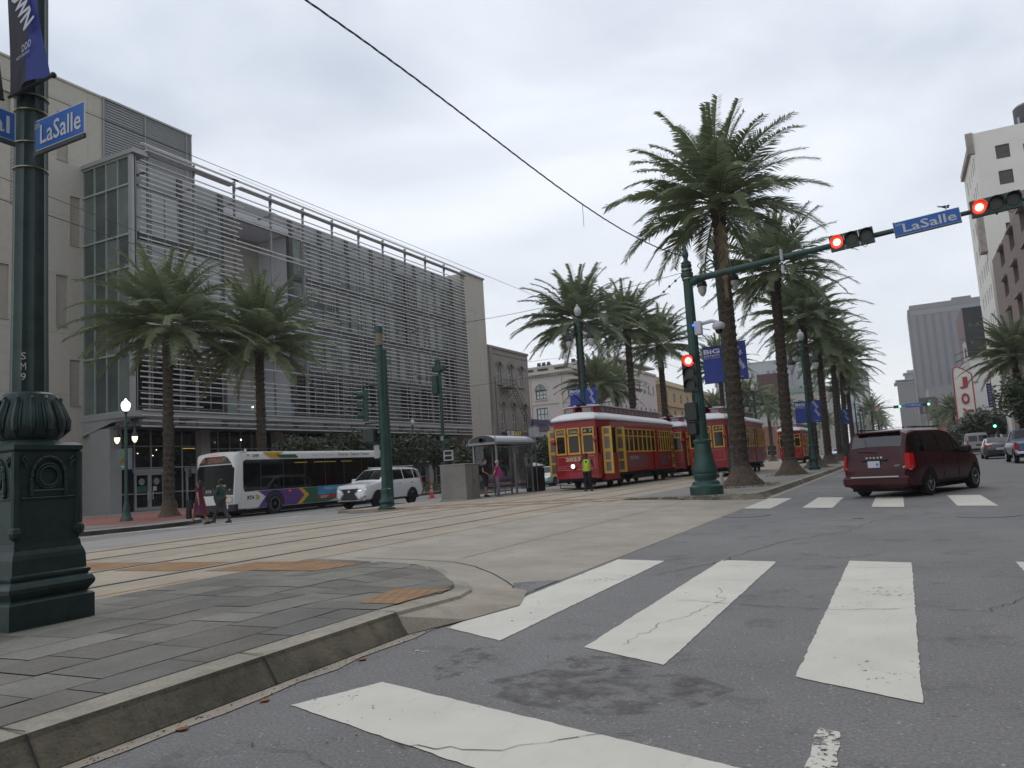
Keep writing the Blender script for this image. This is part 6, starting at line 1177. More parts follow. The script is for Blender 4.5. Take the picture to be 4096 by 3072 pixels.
g = MB(); [g.box(s*.70-.02, s*.70+.02, 2.5, 4.4, 1.76, 1.79) for s in (-1, 1)]; g.build('roof_rail', M_blkp, mv); g = MB(); g.rbox(-.6, .6, 4.62, 4.86, 1.66, 1.71, .02); g.build('rear_spoiler', M_mar, mv)
TH = R_(-24); rc_ = Vector((-.30, 22.9, 0)); c_, s_ = math.cos(TH), math.sin(TH)
# nose points away: local +y is the tail, so turn the car round
mv.rotation_euler = (0, 0, math.pi+TH); q = Matrix.Rotation(math.pi+TH, 3, 'Z') @ Vector((0, 4.06, 0)); mv.location = rc_-q*.94; mv.scale = (.94, .94, 1)
# ---- white SUV
M_wp = mat('paint_white', 'd6d7d9', .25, .03, 1, coat=.8)
LS = 4.85
sv = car('suv', (-23.0, 28.45, 0), 0, 'white SUV with a large dark grille driving past the bus', M_wp,
    top=[(0, .72), (.05, 1.0), (.25, 1.10), (1.25, 1.22), (2.0, 1.78), (2.5, 1.85), (4.2, 1.82), (4.62, 1.72), (4.80, 1.2), (LS, .9)], belt=[(0, .7), (.25, 1.02), (1.25, 1.16), (4.6, 1.22), (LS, .85)], hw=[(0, .72), (.1, .86), (.4, .93), (4.3, .95), (4.7, .9), (LS, .82)], L_=LS, rw=.38, wh=(.95, 3.75), bot=.36, rimm=M_rimd, gb=(1.25, 2.0, 4.55, 4.8), pillars=(2.15, 3.1, 4.0), cat='suv', spokes=6)
g = MB(); g.prism([(-.46, .93), (.46, .93), (.30, .70), (.50, .42), (-.50, .42), (-.30, .70)], -.03, .02, 'y'); g.build('grille', mat('grille_dark', '232427', .5, .3, 30), sv)
for s in (-1, 1):
    g = MB(); g.tube([(s*.50, -.035, .97), (s*.34, -.04, .71), (s*.56, -.035, .42)], .022, 5); g.build('grille_trim', M_chr, sv)
    g = MB(); g.hull([(s*x, y, z) for x, y, z in ((.52, -.015, .93), (.9, .22, 1.0), (.9, .22, .86), (.56, -.02, .80))]); o = g.build('headlight', M_hl, sv); g = MB(); g.hull([(s*x, y, z) for x, y, z in ((.54, -.03, .84), (.84, .14, .90), (.84, .14, .875), (.54, -.03, .81))]); g.build('running_light', mat('drl', 'ffffff', .3, 0, emit=1.), o)
    g = MB(); g.hull([(s*x, y, z) for x, y, z in ((.62, -.0, .62), (.86, .13, .6), (.84, .1, .52), (.66, -.01, .55))]); g.build('fog_light', M_blkp, sv)
    g = MB(); g.rbox(min(s*.94, s*1.15), max(s*.94, s*1.15), 1.6, 1.76, 1.2, 1.38, .04); g.build('mirror', M_wp, sv)
    g = MB(); g.hull([(s*x, y, z) for x, y, z in ((.9, 4.66, 1.3), (.93, 4.5, 1.28), (.92, 4.72, 1.0), (.95, 4.55, 1.05))]); g.build('tail_light', M_tl, sv)
    g = MB(); g.box(s*.70-.02, s*.70+.02, 2.4, 4.2, 1.86, 1.90); g.build('roof_rail', M_alu, sv); g = MB(); g.rbox(min(s*.86, s*.98), max(s*.86, s*.98), 1.45, 3.3, .36, .42, .02); g.build('side_step', M_chr, sv)
    for y in (2.6, 3.6): g = MB(); g.rbox(min(s*.945, s*.975), max(s*.945, s*.975), y, y+.2, 1.04, 1.07, .01); g.build('door_handle', M_chr, sv)
g = MB(); g.rbox(-.7, .7, -.06, .1, .36, .42, .02); g.build('bumper_trim', M_chr, sv); g = MB(); g.prism([(.075*math.cos(a*.5), .81+.055*math.sin(a*.5)) for a in range(13)], -.045, -.03, 'y'); g.build('badge', M_chr, sv)
# ---- transit bus
bu = thing('transit_bus', (-27.9, 24.8, 0), 'white city bus 249 with purple, gold and green panels', 'bus')
M_bw = mat('bus_white', 'cfcfcb', .35, .05, 1.5, coat=.3); M_bg = mat('bus_glass', '0d0f10', .05, .25, .6, spec=.35); M_bk = mat('bus_black', '232427', .6, .15)
LB = 12.0; hwB = 1.3
def half(w, z0, z1, r=.12, inb=0.): return [(0, z0), (w-.04, z0), (w, z0+.05), (w, z0+.9), (w-.01, 1.9), (w-.02-inb, z1-r*1.6), (w-.06-inb, z1-r*.6), (w-r-.05-inb, z1-.02), (w*.5, z1+.03), (0, z1+.05)]
g = MB(); loft(g, [(.30, half(1.12, .38, 2.86)), (.34, half(1.2, .36, 2.90)), (.44, half(1.27, .34, 2.93)), (.7, half(hwB, .33, 2.94)), (LB-.2, half(hwB, .33, 2.94)), (LB, half(1.2, .4, 2.88))]); g.build('body', M_bw, bu, smooth=True)
g = MB()                                                # front face: bulging lower panel, slanting screen surround
fs = [(-1.18, .32), (-.85, .10), (0, .0), (.85, .10), (1.18, .32)]
def fy(x, z): b = abs(x)/1.18; return .02 + .20*b**3 + (max(0, z-1.0)*.10) + (.25*max(0, z-2.3)**1.5)
for i in range(8):
    for j in range(10):
        x0, x1 = -1.22+2.44*i/8, -1.22+2.44*(i+1)/8; z0, z1 = .42+2.46*j/10, .42+2.46*(j+1)/10; g.quad((x0, fy(x0, z0), z0), (x1, fy(x1, z0), z0), (x1, fy(x1, z1), z1), (x0, fy(x0, z1), z1))
for s in (-1, 1):
    for j in range(10): z0, z1 = .42+2.46*j/10, .42+2.46*(j+1)/10; g.quad((s*1.22, fy(1.22, z0), z0), (s*1.295, .72, z0), (s*1.29, .72, z1), (s*1.22, fy(1.22, z1), z1))
for i in range(8): x0, x1 = -1.22+2.44*i/8, -1.22+2.44*(i+1)/8; g.quad((x0, fy(x0, 2.88), 2.88), (x1, fy(x1, 2.88), 2.88), (x1, .9, 2.97), (x0, .9, 2.97))
g.build('front_mask', M_bw, bu, smooth=True, fix=False)
def fpatch(nm, x0, x1, z0, z1, m, o=.012, n=8, par=None, fzb=None):
    g = MB()
    for i in range(n):
        a, b = x0+(x1-x0)*i/n, x0+(x1-x0)*(i+1)/n
        for j in range(4): c, d = z0+(z1-z0)*j/4, z0+(z1-z0)*(j+1)/4; g.quad((a, fy(a, c)-o, c), (b, fy(b, c)-o, c), (b, fy(b, d)-o, d), (a, fy(a, d)-o, d))
    return g.build(nm, m, par or bu, smooth=True, fix=False)
M_bws = mat('bus_windscreen', '0c0e0f', .12, .3, .8, spec=.12); fpatch('windscreen', -1.16, -.02, 1.30, 2.36, M_bws); fpatch('windscreen', .02, 1.16, 1.30, 2.36, M_bws); fpatch('windscreen_seal', -1.18, 1.18, 1.02, 2.38, M_bk, .008)
db = fpatch('destination_display', -1.08, 1.08, 2.42, 2.78, mat('display_black', '0d0d0e', .3), .014)
for s, x0, w in (('49', -.78, .26), ('LOYOLA-UPT', -.30, 1.12)): txt(s, mat('display_amber', 'a8601a', .5, 0, emit=.12), db, (x0, fy(.6, 2.6)-.06, 2.50), (w, 0, 0), (0, .03, .20), th=.01)
txt('249', M_paper if False else mat('paper', 'b9b9b4', .7), bu, (.62, fy(.95, 1.2)-.07, 1.16), (.42, .10, 0), (0, .01, .17), bold=.02); txt('RTA', mat('paper', 'b9b9b4', .7), bu, (-.28, fy(0, 1.2)-.035, 1.15), (.36, 0, 0), (0, .01, .13), bold=.02)
g = MB(); g.hull([(x*.98, fy(abs(x), .3)-.04, z) for x in (-1.26, -.6, 0, .6, 1.26) for z in (.30, .60)] + [(s*1.3, .85, z) for s in (-1, 1) for z in (.30, .60)]); g.build('bumper', M_bk, bu)
for s in (-1, 1):
    q = sorted((s*.70, s*1.12)); g = MB(); n = 4
    o = fpatch('headlight', q[0], q[1], .72, .90, M_hl, .03, 4); fpatch('headlight_surround', q[0]-.06, q[1]+.06, .66, .96, mat('lamp_surround', 'a4a5a4', .4), .02, 4)
    q2 = sorted((s*.78, s*1.0)); fpatch('turn_lamp', q2[0], q2[1], .75, .84, mat('amber_lit', 'c9752a', .4, 0, emit=.35), .04, 3, o)
    fpatch('marker_lamp', *sorted((s*.9, s*1.0)), 1.02, 1.05, M_amb, .02, 2)
for x in (-.2, 0, .2): fpatch('marker_lamp', x-.05, x+.05, 2.83, 2.87, mat('marker_red', 'd0301c', .4, 0, emit=.7), .03, 1)
g = MB(); g.add([(-1.05, fy(1.05, 1.3)-.02, 1.35), (-.6, fy(.6, 1.3)-.02, 1.3), (-.5, fy(.5, 1.5)-.02, 1.5), (-.95, fy(.95, 1.5)-.02, 1.5)], [(0, 1, 2, 3)]); 
fpatch('dash_card', .35, .85, 1.36, 1.48, mat('card_green', '6fae5a', .5), .02, 3)
X = hwB+.006
def spanel(nm, poly, m, o=0., par=None): g = MB(); g.prism(poly, X-.002, X+.002+o, 'x'); return g.build(nm, m, par or bu)
sw_ = spanel('side_glass', [(.78, 1.12), (.70, 1.3), (.72, 2.48), (.86, 2.56), (11.6, 2.56), (11.6, 1.16), (10.2, 1.16), (10.2, 1.14), (1.6, 1.14)], M_bg, .002)
for y in (1.75, 3.2, 4.7, 6.2, 7.7, 9.2): spanel('window_pillar', [(y, 1.2), (y+.05, 1.2), (y+.05, 2.5), (y, 2.5)], M_bk, .006)
M_pur = mat('panel_purple', '5d3a78', .4, .05); M_gol = mat('panel_gold', 'c49a2c', .4, .05); M_gre = mat('panel_green', '2f5b40', .4, .05)
spanel('purple_panel', [(1.6, 1.12), (4.35, 1.12), (4.75, .78), (4.2, .36), (1.55, .36), (2.05, .84)], M_pur, .001); spanel('gold_chevron', [(4.2, 1.12), (4.5, 1.12), (4.98, .78), (4.42, .36), (4.12, .36), (4.65, .78)], M_gol, .003); spanel('green_panel', [(4.5, 1.12), (7.2, 1.12), (7.2, .52), (6.4, .36), (4.42, .36), (4.98, .78)], M_gre, .001)
spanel('gold_chevron', [(1.9, 2.9), (3.3, 2.9), (3.0, 2.78), (3.35, 2.62), (2.5, 2.62)], M_gol, .001); spanel('green_panel', [(2.75, 2.78), (4.1, 2.78), (4.3, 2.62), (3.05, 2.62)], M_gre, .003)
po = spanel('poster', [(5.6, .52), (10.6, .52), (10.6, 1.16), (5.6, 1.16)], mat('poster_blue', '3f8db5', .5, .25, 1.2, col2='24506e'), .006); spanel('poster_band', [(5.6, .52), (10.6, .52), (10.6, .72), (5.6, .72)], mat('poster_red', 'a3382f', .5, .2, 2), .009)
txt('FRENCH QUARTER FESTIVAL', mat('poster_white', 'b9c6cc', .5), po, (X+.012, 6.1, .93), (0, 2.6, 0), (0, 0, .15), bold=.03)
for y, w in ((5.8, .6), (8.0, .8), (9.4, .8)): g = MB(); g.box(X+.01, X+.013, y, y+w, .62, .65); g.box(X+.01, X+.013, y, y+w*.8, .56, .59); g.build('small_print', mat('poster_white', 'b9c6cc', .5), po)
g = MB(); g.prism([(7.2, .66), (8.0, .66), (7.9, .84), (7.3, .84)], X+.01, X+.013, 'x'); g.build('poster_logo', mat('poster_cream', 'c9b9a9', .5), po)
g = MB(); [g.ball((X+.008, 8.6+k*.24, .80), (.006, .1, .08), 8, 5) for k in range(4)]; g.build('poster_fruit', mat('poster_orange', 'c47a2a', .5), po)
txt('RTA', mat('letter_dark', '33363b', .5), bu, (X+.006, .92, .76), (0, .42, 0), (0, 0, .17), bold=.03); g = MB(); [g.prism([(1.4+d, .95), (1.48+d, .95), (1.58+d, .84), (1.48+d, .74), (1.4+d, .74), (1.5+d, .84)], X+.004, X+.008, 'x') for d in (0, .1)]; g.build('logo', M_gol, bu)
txt('249', mat('letter_dark', '33363b', .5), bu, (X+.005, 1.3, 2.67), (0, .38, 0), (0, 0, .16), bold=.01); txt('Smarter. Cleaner Transit', mat('letter_dark', '33363b', .5), bu, (X+.005, 7.3, 2.68), (0, 2.6, 0), (0, 0, .17)); txt('Regional Transit Authority', mat('letter_pale2', '9a9a9a', .5), bu, (X+.005, 5.3, 2.68), (0, 1.6, 0), (0, 0, .1))
for y in (4.0, 5.4, 6.2, 7.5): g = MB(); g.box(X-.0+.012, X+.014, y, y+.9, 2.36, 2.39); g.build('lit_strip', mat('strip_yellow', 'a8a040', .4, .6, 9, emit=.25), bu)
for y, r in ((2.62, .48), (8.75, .48)):
    for s in (-1, 1):
        wheel(bu, s*1.175, y, r, .30, s, mat('steel_rim', '8d8f90', .35, .15, 6, metal=.6), 10)
        g = MB(); n = 12; 
        for i in range(n): a0, a1 = math.pi*i/n-.1, math.pi*(i+1)/n-.1; q = [(y+rr_*math.cos(a), r+rr_*math.sin(a)) for a in (a0, a1) for rr_ in (r*1.04, r*1.32)]; g.hull([(x, *p) for p in q for x in (s*1.2, s*(X+.012))])
        g.build('wheel_arch', M_bk, bu); g = MB(); g.prism([(y+r*1.06*math.cos(a*.35), r+r*1.06*math.sin(a*.35)) for a in range(18)], s*1.28, s*(X+.002), 'x'); g.build('wheel_well', M_und, bu)
g = MB(); g.box(-1.2, 1.2, .5, 11.6, .2, .4); g.build('underbody', M_und, bu); g = MB(); g.cyl((1.22, .95, 2.9), (1.22, .95, 3.06), .05, n=8); g.build('roof_unit', M_bw, bu)
spanel('rear_edge', [(11.62, .6), (11.95, .6), (11.95, 2.9), (11.62, 2.9)], M_bw, .003); spanel('marker_lamp', [(.95, 2.74), (1.08, 2.74), (1.08, 2.80), (.95, 2.80)], M_amb, .01); spanel('marker_lamp', [(3.55, 1.0), (3.7, 1.0), (3.7, 1.05), (3.55, 1.05)], mat('marker_red', 'd0301c', .4, 0, emit=.7), .01)
g = MB(); g.tube([(-1.2, .5, 2.6), (-1.42, .2, 2.5), (-1.45, .15, 2.3)], .02, 6); g.rbox(-1.55, -1.38, .08, .2, 1.95, 2.35, .03); g.build('mirror', M_bk, bu)
# ================================================================ red streetcars
M_red = mat('streetcar_red', 'a30f1b', .4, .10, 2., coat=.2, col2='8a0c16'); M_pink = mat('skirt_red', 'b02a3c', .4, .1, 2, coat=.2); M_yw = mat('streetcar_yellow', 'd8ae40', .45, .1, 3); M_cream = mat('roof_canvas', 'cfcfd2', .6, .06, 2); M_line = mat('pin_line', 'c5a79a', .5)
M_sg = mat('streetcar_glass', '2a2724', .08, .5, 1.2, spec=.4, col2='15120f'); M_ven = mat('vent_panel', '8e8f8c', .6, .1, 5); M_truck = mat('truck_iron', '28221f', .8, .4, 6)
def streetcar(loc, num, label, doors=True, lit=True, signs=('CEMETERIES', 'CANAL', '4 7'), side=True, light=True):
    t = thing('streetcar', loc, label, 'streetcar', 0, 'red streetcars'); W = 1.30; LT = 14.4
    def hw_(y): return W-.25*max(0, (1.6-y)/1.6)**1.5 if y < 1.6 else (W-.25*max(0, (y-LT+1.6)/1.6)**1.5)
    ys = [0, .5, 1.0, 1.6, 4, 8, 12, 12.8, 13.4, 13.9, LT]
    # lower body and letter board (window zone left open)
    front = [(-1.05, 0.), (-.5, -.14), (.5, -.14), (1.05, 0.)]
    per = [(1.12, .04), (1.16, .5), (1.2, 1.0), (1.3, 1.6), (1.3, 12.8), (1.2, 13.4), (1.12, 13.9), (1.05, LT), (.5, LT+.14), (-.5, LT+.14), (-1.05, LT), (-1.12, 13.9), (-1.2, 13.4), (-1.3, 12.8), (-1.3, 1.6), (-1.2, 1.0), (-1.16, .5), (-1.12, .04), (-.37, -.12), (.37, -.12)]
    def ringw(nm, z0, z1, m, off=0., zo=0.):
        g = MB(); n = len(per)
        P = [Vector(p) for p in per]; c = Vector((0, LT/2)); Q = [Vector((p.x*(1+off/1.3), c.y+(p.y-c.y)*(1+off/7.2))) for p in P]
        for i in range(n): a, b = Q[i], Q[(i+1) % n]; g.quad((a.x, a.y, z0), (b.x, b.y, z0), (b.x, b.y, z1), (a.x, a.y, z1))
        return g.build(nm, m, t, fix=False)
    body = ringw('body', .72, 1.74, M_red); g = MB(); g.hull([(x, y, z) for z, k in ((.52, .97), (.86, 1.)) for x, y in ((-1.12*k, .06), (-.37, -.13*k), (.37, -.13*k), (1.12*k, .06), (1.16*k, .5), (-1.16*k, .5))]); g.build('skirt', M_pink, t); ringw('letter_board', 3.02, 3.42, M_red); ringw('belt_rail', 1.68, 1.75, M_red, .012)
    g = MB(); g.prism([(p[0]*.97, LT/2+(p[1]-LT/2)*.985) for p in per], .60, .66, 'z'); g.prism([(p[0]*.98, LT/2+(p[1]-LT/2)*.985) for p in per], 3.36, 3.40, 'z'); g.build('floor', M_und, t)
    # roof: curved canvas, then clerestory
    g = MB(); rs = []; K = [(1.0, 3.40), (1.035, 3.44), (1.03, 3.50), (.95, 3.63), (.80, 3.76), (.64, 3.84), (.5, 3.88)]
    n = len(per); vs = []
    for f, z in K: vs += [(p[0]*f*1.03, LT/2+(p[1]-LT/2)*(1.02 - (1-f)*.30), z) for p in per]
    g.add(vs, [(k*n+i, k*n+(i+1) % n, (k+1)*n+(i+1) % n, (k+1)*n+i) for k in range(len(K)-1) for i in range(n)] + [tuple(range((len(K)-1)*n, len(K)*n))]); g.build('roof', M_cream, t, smooth=True)
    g = MB(); g.hull([(x, y, z) for x, y0, y1, z in ((-.78, 1.5, 12.9, 3.65), (.78, 1.5, 12.9, 3.65), (-.74, 1.7, 12.7, 4.20), (.74, 1.7, 12.7, 4.20)) for y in (y0, y1)]); g.build('clerestory', M_red, t)
    g = MB(); g.hull([(x, y, z) for x in (-.88, .88) for y in (1.45, 12.95) for z in (4.20, 4.25)]); g.hull([(x, y, z) for x in (-.5, .5) for y in (1.4, 13) for z in (4.25, 4.29)]); g.build('clerestory_roof', M_cream, t)
    for s in (-1, 1):
        for k in range(15): y = 1.95+k*.72; g = MB(); g.hull([(s*x, yy, z) for x, z in ((.768, 3.92), (.76, 4.14), (.775, 3.92), (.768, 4.14)) for yy in (y, y+.56)]); g.build('vent', M_ven, t)
        for a, b in ((.22, .62),): g = MB(); g.hull([(s*x, 1.5-.02-q*.0, z) for x in (a, b) for z in (3.92, 4.12) for q in (0, 1)] + [(s*x, 1.56, z) for x in (a, b) for z in (3.92, 4.12)]); g.build('vent', M_ven, t)
        g = MB(); g.hull([(s*x, y, z) for x, y, z in ((.18, .75, 3.80), (.8, .75, 3.74), (.18, .72, 4.14), (.78, .8, 4.10), (.8, 1.6, 3.80), (.78, 1.6, 4.14), (.2, 1.6, 4.16))]); g.build('clerestory_horn', M_red, t); g = MB(); g.hull([(s*x, y, z) for x, y, z in ((.26, .70, 3.88), (.7, .735, 3.85), (.26, .69, 4.08), (.7, .72, 4.05))]); g.build('vent', M_ven, t)
        g = MB(); g.hull([(s*x, y, z) for x, y, z in ((.14, .66, 4.14), (.9, .74, 4.12), (.14, 1.6, 4.18), (.9, 1.6, 4.16), (.14, .66, 4.17), (.9, .74, 4.15), (.9, 1.6, 4.20))]); g.build('horn_cap', M_cream, t)
    # corner posts and window zone
    g = MB()
    for x, y in ((1.06, .04), (-1.06, .04), (.37, -.11), (-.37, -.11), (1.05, LT), (-1.05, LT), (.5, LT+.14), (-.5, LT+.14)): g.box(x-.07, x+.07, y+(.0 if y < 5 else -.1), y+(.1 if y < 5 else 0), 1.74, 3.05)
    for s in (-1, 1):
        g.box(*sorted((s*1.12, s*1.2)), .45, .60, 1.74, 3.05)
        for y in (1.62, 2.75, 9.5, 9.95, 12.75, 13.35): x = 1.3 if 1.5 < y < 13 else 1.2; g.box(*sorted((s*(x-.09), s*x)), y, y+.13, 1.74, 3.05)
    for k_ in range(0, len(g.f), 6): q_ = MB(); q_.add(g.v[k_//6*8:k_//6*8+8], [[i-k_//6*8 for i in f] for f in g.f[k_:k_+6]]); q_.build('post', M_red, t)
    for nm, segs, m in (('window', None, None),):
        for xa, ya, xb, yb, k in ((-1.03, .025, -.42, -.11, 0), (-.33, -.125, .33, -.125, 1), (.42, -.11, 1.03, .025, 2)):
            d = Vector((xb-xa, yb-ya, 0)); o_ = Vector((xa, ya-.012, 0)); nrm = Vector((d.y, -d.x, 0)).normalized()
            def P(u, z, e=0.): return o_ + d*u + nrm*e + Vector((0, 0, z))
            g = MB(); w = .07/d.length
            for a, b, c, e in ((0, 1, 1.75, 1.83), (0, 1, 2.66, 2.74), (0, 1, 3.0, 3.06), (0, w, 1.83, 3.0), (1-w, 1, 1.83, 3.0)): g.hull([P(u, z, q) for u in (a, b) for z in (c, e) for q in (0, .035)])
            f = g.build('window', M_yw, t); g = MB(); g.quad(P(0, 1.79, .006), P(1, 1.79, .006), P(1, 3.03, .006), P(0, 3.03, .006)); g.build('pane', M_sg, f, fix=False)
            sgn = signs[k] if signs and k < len(signs) else None
            g = MB(); g.hull([P(u, z, q) for u in (w*1.2, 1-w*1.2) for z in (2.76, 2.98) for q in (.007, .02)]); b_ = g.build('sign_box', mat('sign_board_dark', '2b2a28', .6, .2), f)
            if sgn: txt(sgn, mat('sign_letters', 'b9b0a0', .6), b_, P(.14, 2.79, .024), d*.72, (0, 0, .16), bold=.02)
    for s in (-1, 1):                                     # side windows, each a framed pair of sashes
        rows = [2.9+k*.82 for k in range(8)] + [10.1+k*.52 for k in range(5)]
        for k, y in enumerate(rows):
            w = .80 if k < 8 else .50; x = 1.3; y1 = y+w; g = MB()
            for a, b, c, e in ((y, y1, 1.76, 1.82), (y, y1, 2.60, 2.66), (y, y1, 2.98, 3.04), (y, y+.045, 1.82, 2.98), (y1-.045, y1, 1.82, 2.98)): g.box(*sorted((s*(x-.03), s*(x+.008))), a, b, c, e)
            f = g.build('side_window', M_yw, t); g = MB(); g.quad((s*(x-.02), y, 1.78), (s*(x-.02), y1, 1.78), (s*(x-.02), y1, 3.02), (s*(x-.02), y, 3.02)); g.build('pane', M_sg, f, fix=False)
        for y0, y1 in ((.62, 1.6),) + (((1.75, 2.75),) if not doors else ()) + ((13.0, 13.9),):
            x = 1.2 if y0 < 1.7 or y0 > 12.9 else 1.3
            if doors and y0 < 1.7: continue
            for q in range(3): a = y0+(y1-y0)*q/3; g = MB(); g.box(*sorted((s*(x-.05), s*(x+.03))), a+.01, a+(y1-y0)/3-.01, .75, 3.05); f = g.build('door_leaf', M_yw, t); [MB().box(*sorted((s*(x+.031), s*(x+.036))), a+.08, a+(y1-y0)/3-.08, z0, z1).build('pane', M_sg, f) for z0, z1 in ((.95, 1.4), (1.55, 1.95), (2.1, 2.9))]
        if doors:
            g = MB(); g.box(*sorted((s*.9, s*1.2)), .62, 2.7, .7, 3.05); g.build('doorway', M_und, t)
            for y in (.62, 2.62) if s > 0 else (.62,):
                g = MB(); x0, x1 = s*1.22, s*1.72; xa, xb = sorted((x0, x1)); f = g.box(xa, xb, y-.03, y+.03, .72, 3.05).build('door_leaf', M_yw, t)
                for z0, z1 in ((.85, 1.3), (1.4, 1.8), (1.95, 2.55), (2.68, 2.95)): MB().box(xa+.12, xb-.12, y-.04, y+.04, z0, z1).build('pane', mat('door_pane', '74706a', .2, .2, 3), f)
            g = MB(); g.box(*sorted((s*1.0, s*1.35)), .7, 2.6, .42, .48); g.box(*sorted((s*1.1, s*1.32)), .7, 2.6, .48, .75); g.build('step', M_red, t)
        g = MB(); g.ball((s*1.12, -.1, 2.42), (.12, .1, .15), 10, 7); g.tube([(s*1.05, 0, 2.42), (s*1.15, -.05, 2.42)], .03, 5); g.build('mirror', M_red, t, smooth=True)
        # adverts, grab handle
        if side:
            q = lambda a, b, c, d, m, nm, e=.01: MB().box(*sorted((s*1.3, s*(1.3+e))), a, b, c, d).build(nm, m, t)
            ad_ = q(4.1, 7.6, .88, 1.64, mat('advert_dark', '4a4b55', .5, .35, 1.4, col2='8a3a34'), 'advert'); q(9.95+.5, 11.7, .95, 1.58, mat('advert_grey', '77737a', .5, .5, 5., col2='2c2a30'), 'advert'); q(3.1, 3.8, 1.05, 1.6, mat('advert_red', '6a2a30', .5, .5, 6., col2='8f8076'), 'advert'); q(8.9, 8.93, .7, 3.0, M_und, 'grab_bar', .03)
            if s > 0: txt('FESTIVAL', mat('advert_letters', 'a9a9b4', .6), ad_, (1.314, 4.5, 1.34), (0, 1.6, 0), (0, 0, .2), bold=.03); txt(num, M_line, t, (1.306, 12.0, 1.3), (0, .5, 0), (0, 0, .14), bold=.02) if num else None
    # front panel: line box, number, headlight, fender and small print
    g = MB()
    for a, b in (((-.98, 1.0), (.98, 1.0)), ((-.98, 1.64), (.98, 1.64))):
        g.tube([(a[0], -.03, a[1]), (-.5, -.155, a[1]), (.5, -.155, a[1]), (b[0], -.03, b[1])], .010, 4)
    for x in (-.98, .98): g.tube([(x, -.03, 1.0), (x, -.03, 1.64)], .010, 4)
    g.build('pin_line', M_line, t)
    if num: txt(num, mat('number_cream', 'd6c4a0', .5), t, (-.50, -.158, 1.42), (.80, 0, 0), (0, 0, .19), bold=.035)
    g = MB(); g.cyl((-.1, -.12, 1.17), (-.1, -.24, 1.17), .13, .11, 16); h = g.build('headlight', M_chr if light else M_chr, t, smooth=True); g = MB(); g.ball((-.1, -.25, 1.17), (.095, .04, .095), 12, 6); g.build('lens', M_hon if light else M_hl, h, smooth=True)
    g = MB(); g.lathe((-.05, -.18, .98), [(.08, 0), (.1, .05), (.06, .1)], 10); g.build('bell', M_red, t)
    txt('Please Have Exact Fare', M_line, t, (-.93, -.09, 1.16), (.6, -.09, 0), (0, 0, .05)); txt('if We Pass Back', M_line, t, (-.93, -.09, 1.07), (.45, -.07, 0), (0, 0, .05))
    g = MB(); g.hull([(x, y, z) for x, y in ((-1.0, -.02), (-.5, -.22), (.5, -.22), (1.0, -.02), (1, .4), (-1, .4)) for z in (.42, .57)]); g.box(-.3, .3, -.3, -.2, .46, .54); g.build('fender', M_und, t)
    g = MB(); g.tube([(-.9, -.1, .1), (-.95, -.05, .42)], .02, 4); g.tube([(.9, -.1, .1), (.95, -.05, .42)], .02, 4); g.tube([(-.9, -.1, .12), (0, -.3, .1), (.9, -.1, .12)], .02, 4); g.tube([(-.9, -.1, .25), (0, -.3, .25), (.9, -.1, .25)], .015, 4); g.build('life_guard', M_truck, t)
    for y in (3.0, 11.2):
        g = MB(); g.box(-.95, .95, y-1.1, y+1.1, .36, .5)
        for yy in (y-.8, y+.8): g.box(-1.0, 1.0, yy-.14, yy+.14, .28, .58)
        g.box(-1.05, -.9, y-1.2, y+1.2, .3, .42); g.box(.9, 1.05, y-1.2, y+1.2, .3, .42); o = g.build('truck', M_truck, t)
        for yy in (y-.8, y+.8):
            for s in (-1, 1): g = MB(); g.cyl((s*.82, yy, .34), (s*.95, yy, .34), .33, n=18); g.build('wheel', M_truck, o)
    g = MB(); g.rbox(.5, 1.15, 5.2, 8.8, .3, .6, .05); g.rbox(-1.15, -.5, 5, 8.5, .3, .6, .05); g.build('equipment_box', M_truck, t)
    g = MB(); g.box(-.3, .3, 9.5, 10.3, 4.28, 4.38); g.tube([(0, 10.0, 4.25), (0, 12.9, 6.2)], .035, 6); g.box(-.06, .06, 12.8, 12.98, 6.15, 6.3); g.build('trolley_pole', M_alud, t)
    g = MB(); g.box(-.2, .2, 1.0, 1.8, 4.2, 4.3); g.tube([(0, 1.8, 4.3), (.0, .3, 4.75)], .03, 5); g.build('front_trolley_pole', M_und, t)
    return t
streetcar((-14.46, 35.45, .15), '2023', 'nearest red streetcar, number 2023, with its yellow doors folded open')
streetcar((-14.46, 52.2, .15), '', 'red streetcar standing right behind car 2023, half hidden by the signal mast', False, signs=('', 'CANAL', '4 7'), light=False)
streetcar((-10.4, 46.3, .15), '2008', 'red streetcar number 2008 partly behind the nearest palm trunk', False, signs=('', 'CANAL', '47'))
streetcar((-10.4, 84.5, .15), '', 'small distant red streetcar between the second and third palms', False, side=False, signs=('', '', ''))
# ================================================================ other vehicles
M_gp = mat('paint_grey', '37373b', .3, .05, 2, metal=.3, coat=.6); M_bp = mat('paint_blue', '1f3560', .3, .05, 2, metal=.2, coat=.6); M_dp = mat('paint_dark', '26282c', .3, .1, 2, coat=.6); M_bgp = mat('paint_palegreen', '8fa5a5', .3, .05, 2, coat=.6)
sed = dict(top=[(0, .5), (.1, .68), (1.2, .92), (1.9, 1.42), (2.4, 1.47), (3.4, 1.44), (4.2, 1.1), (4.6, 1.02), (4.7, .7)], belt=[(0, .5), (1.2, .85), (4.3, .98), (4.7, .65)], hw=[(0, .7), (.4, .88), (4.2, .92), (4.7, .78)], L_=4.7, rw=.33, wh=(.95, 3.75), bot=.22, gb=(1.2, 1.9, 3.4, 4.15), pillars=(2.1, 2.9))
gs = car('car', (5.9, 66.5, 0), math.pi, 'dark grey car with a red tail light left of the blue pickup', M_gp, **sed)
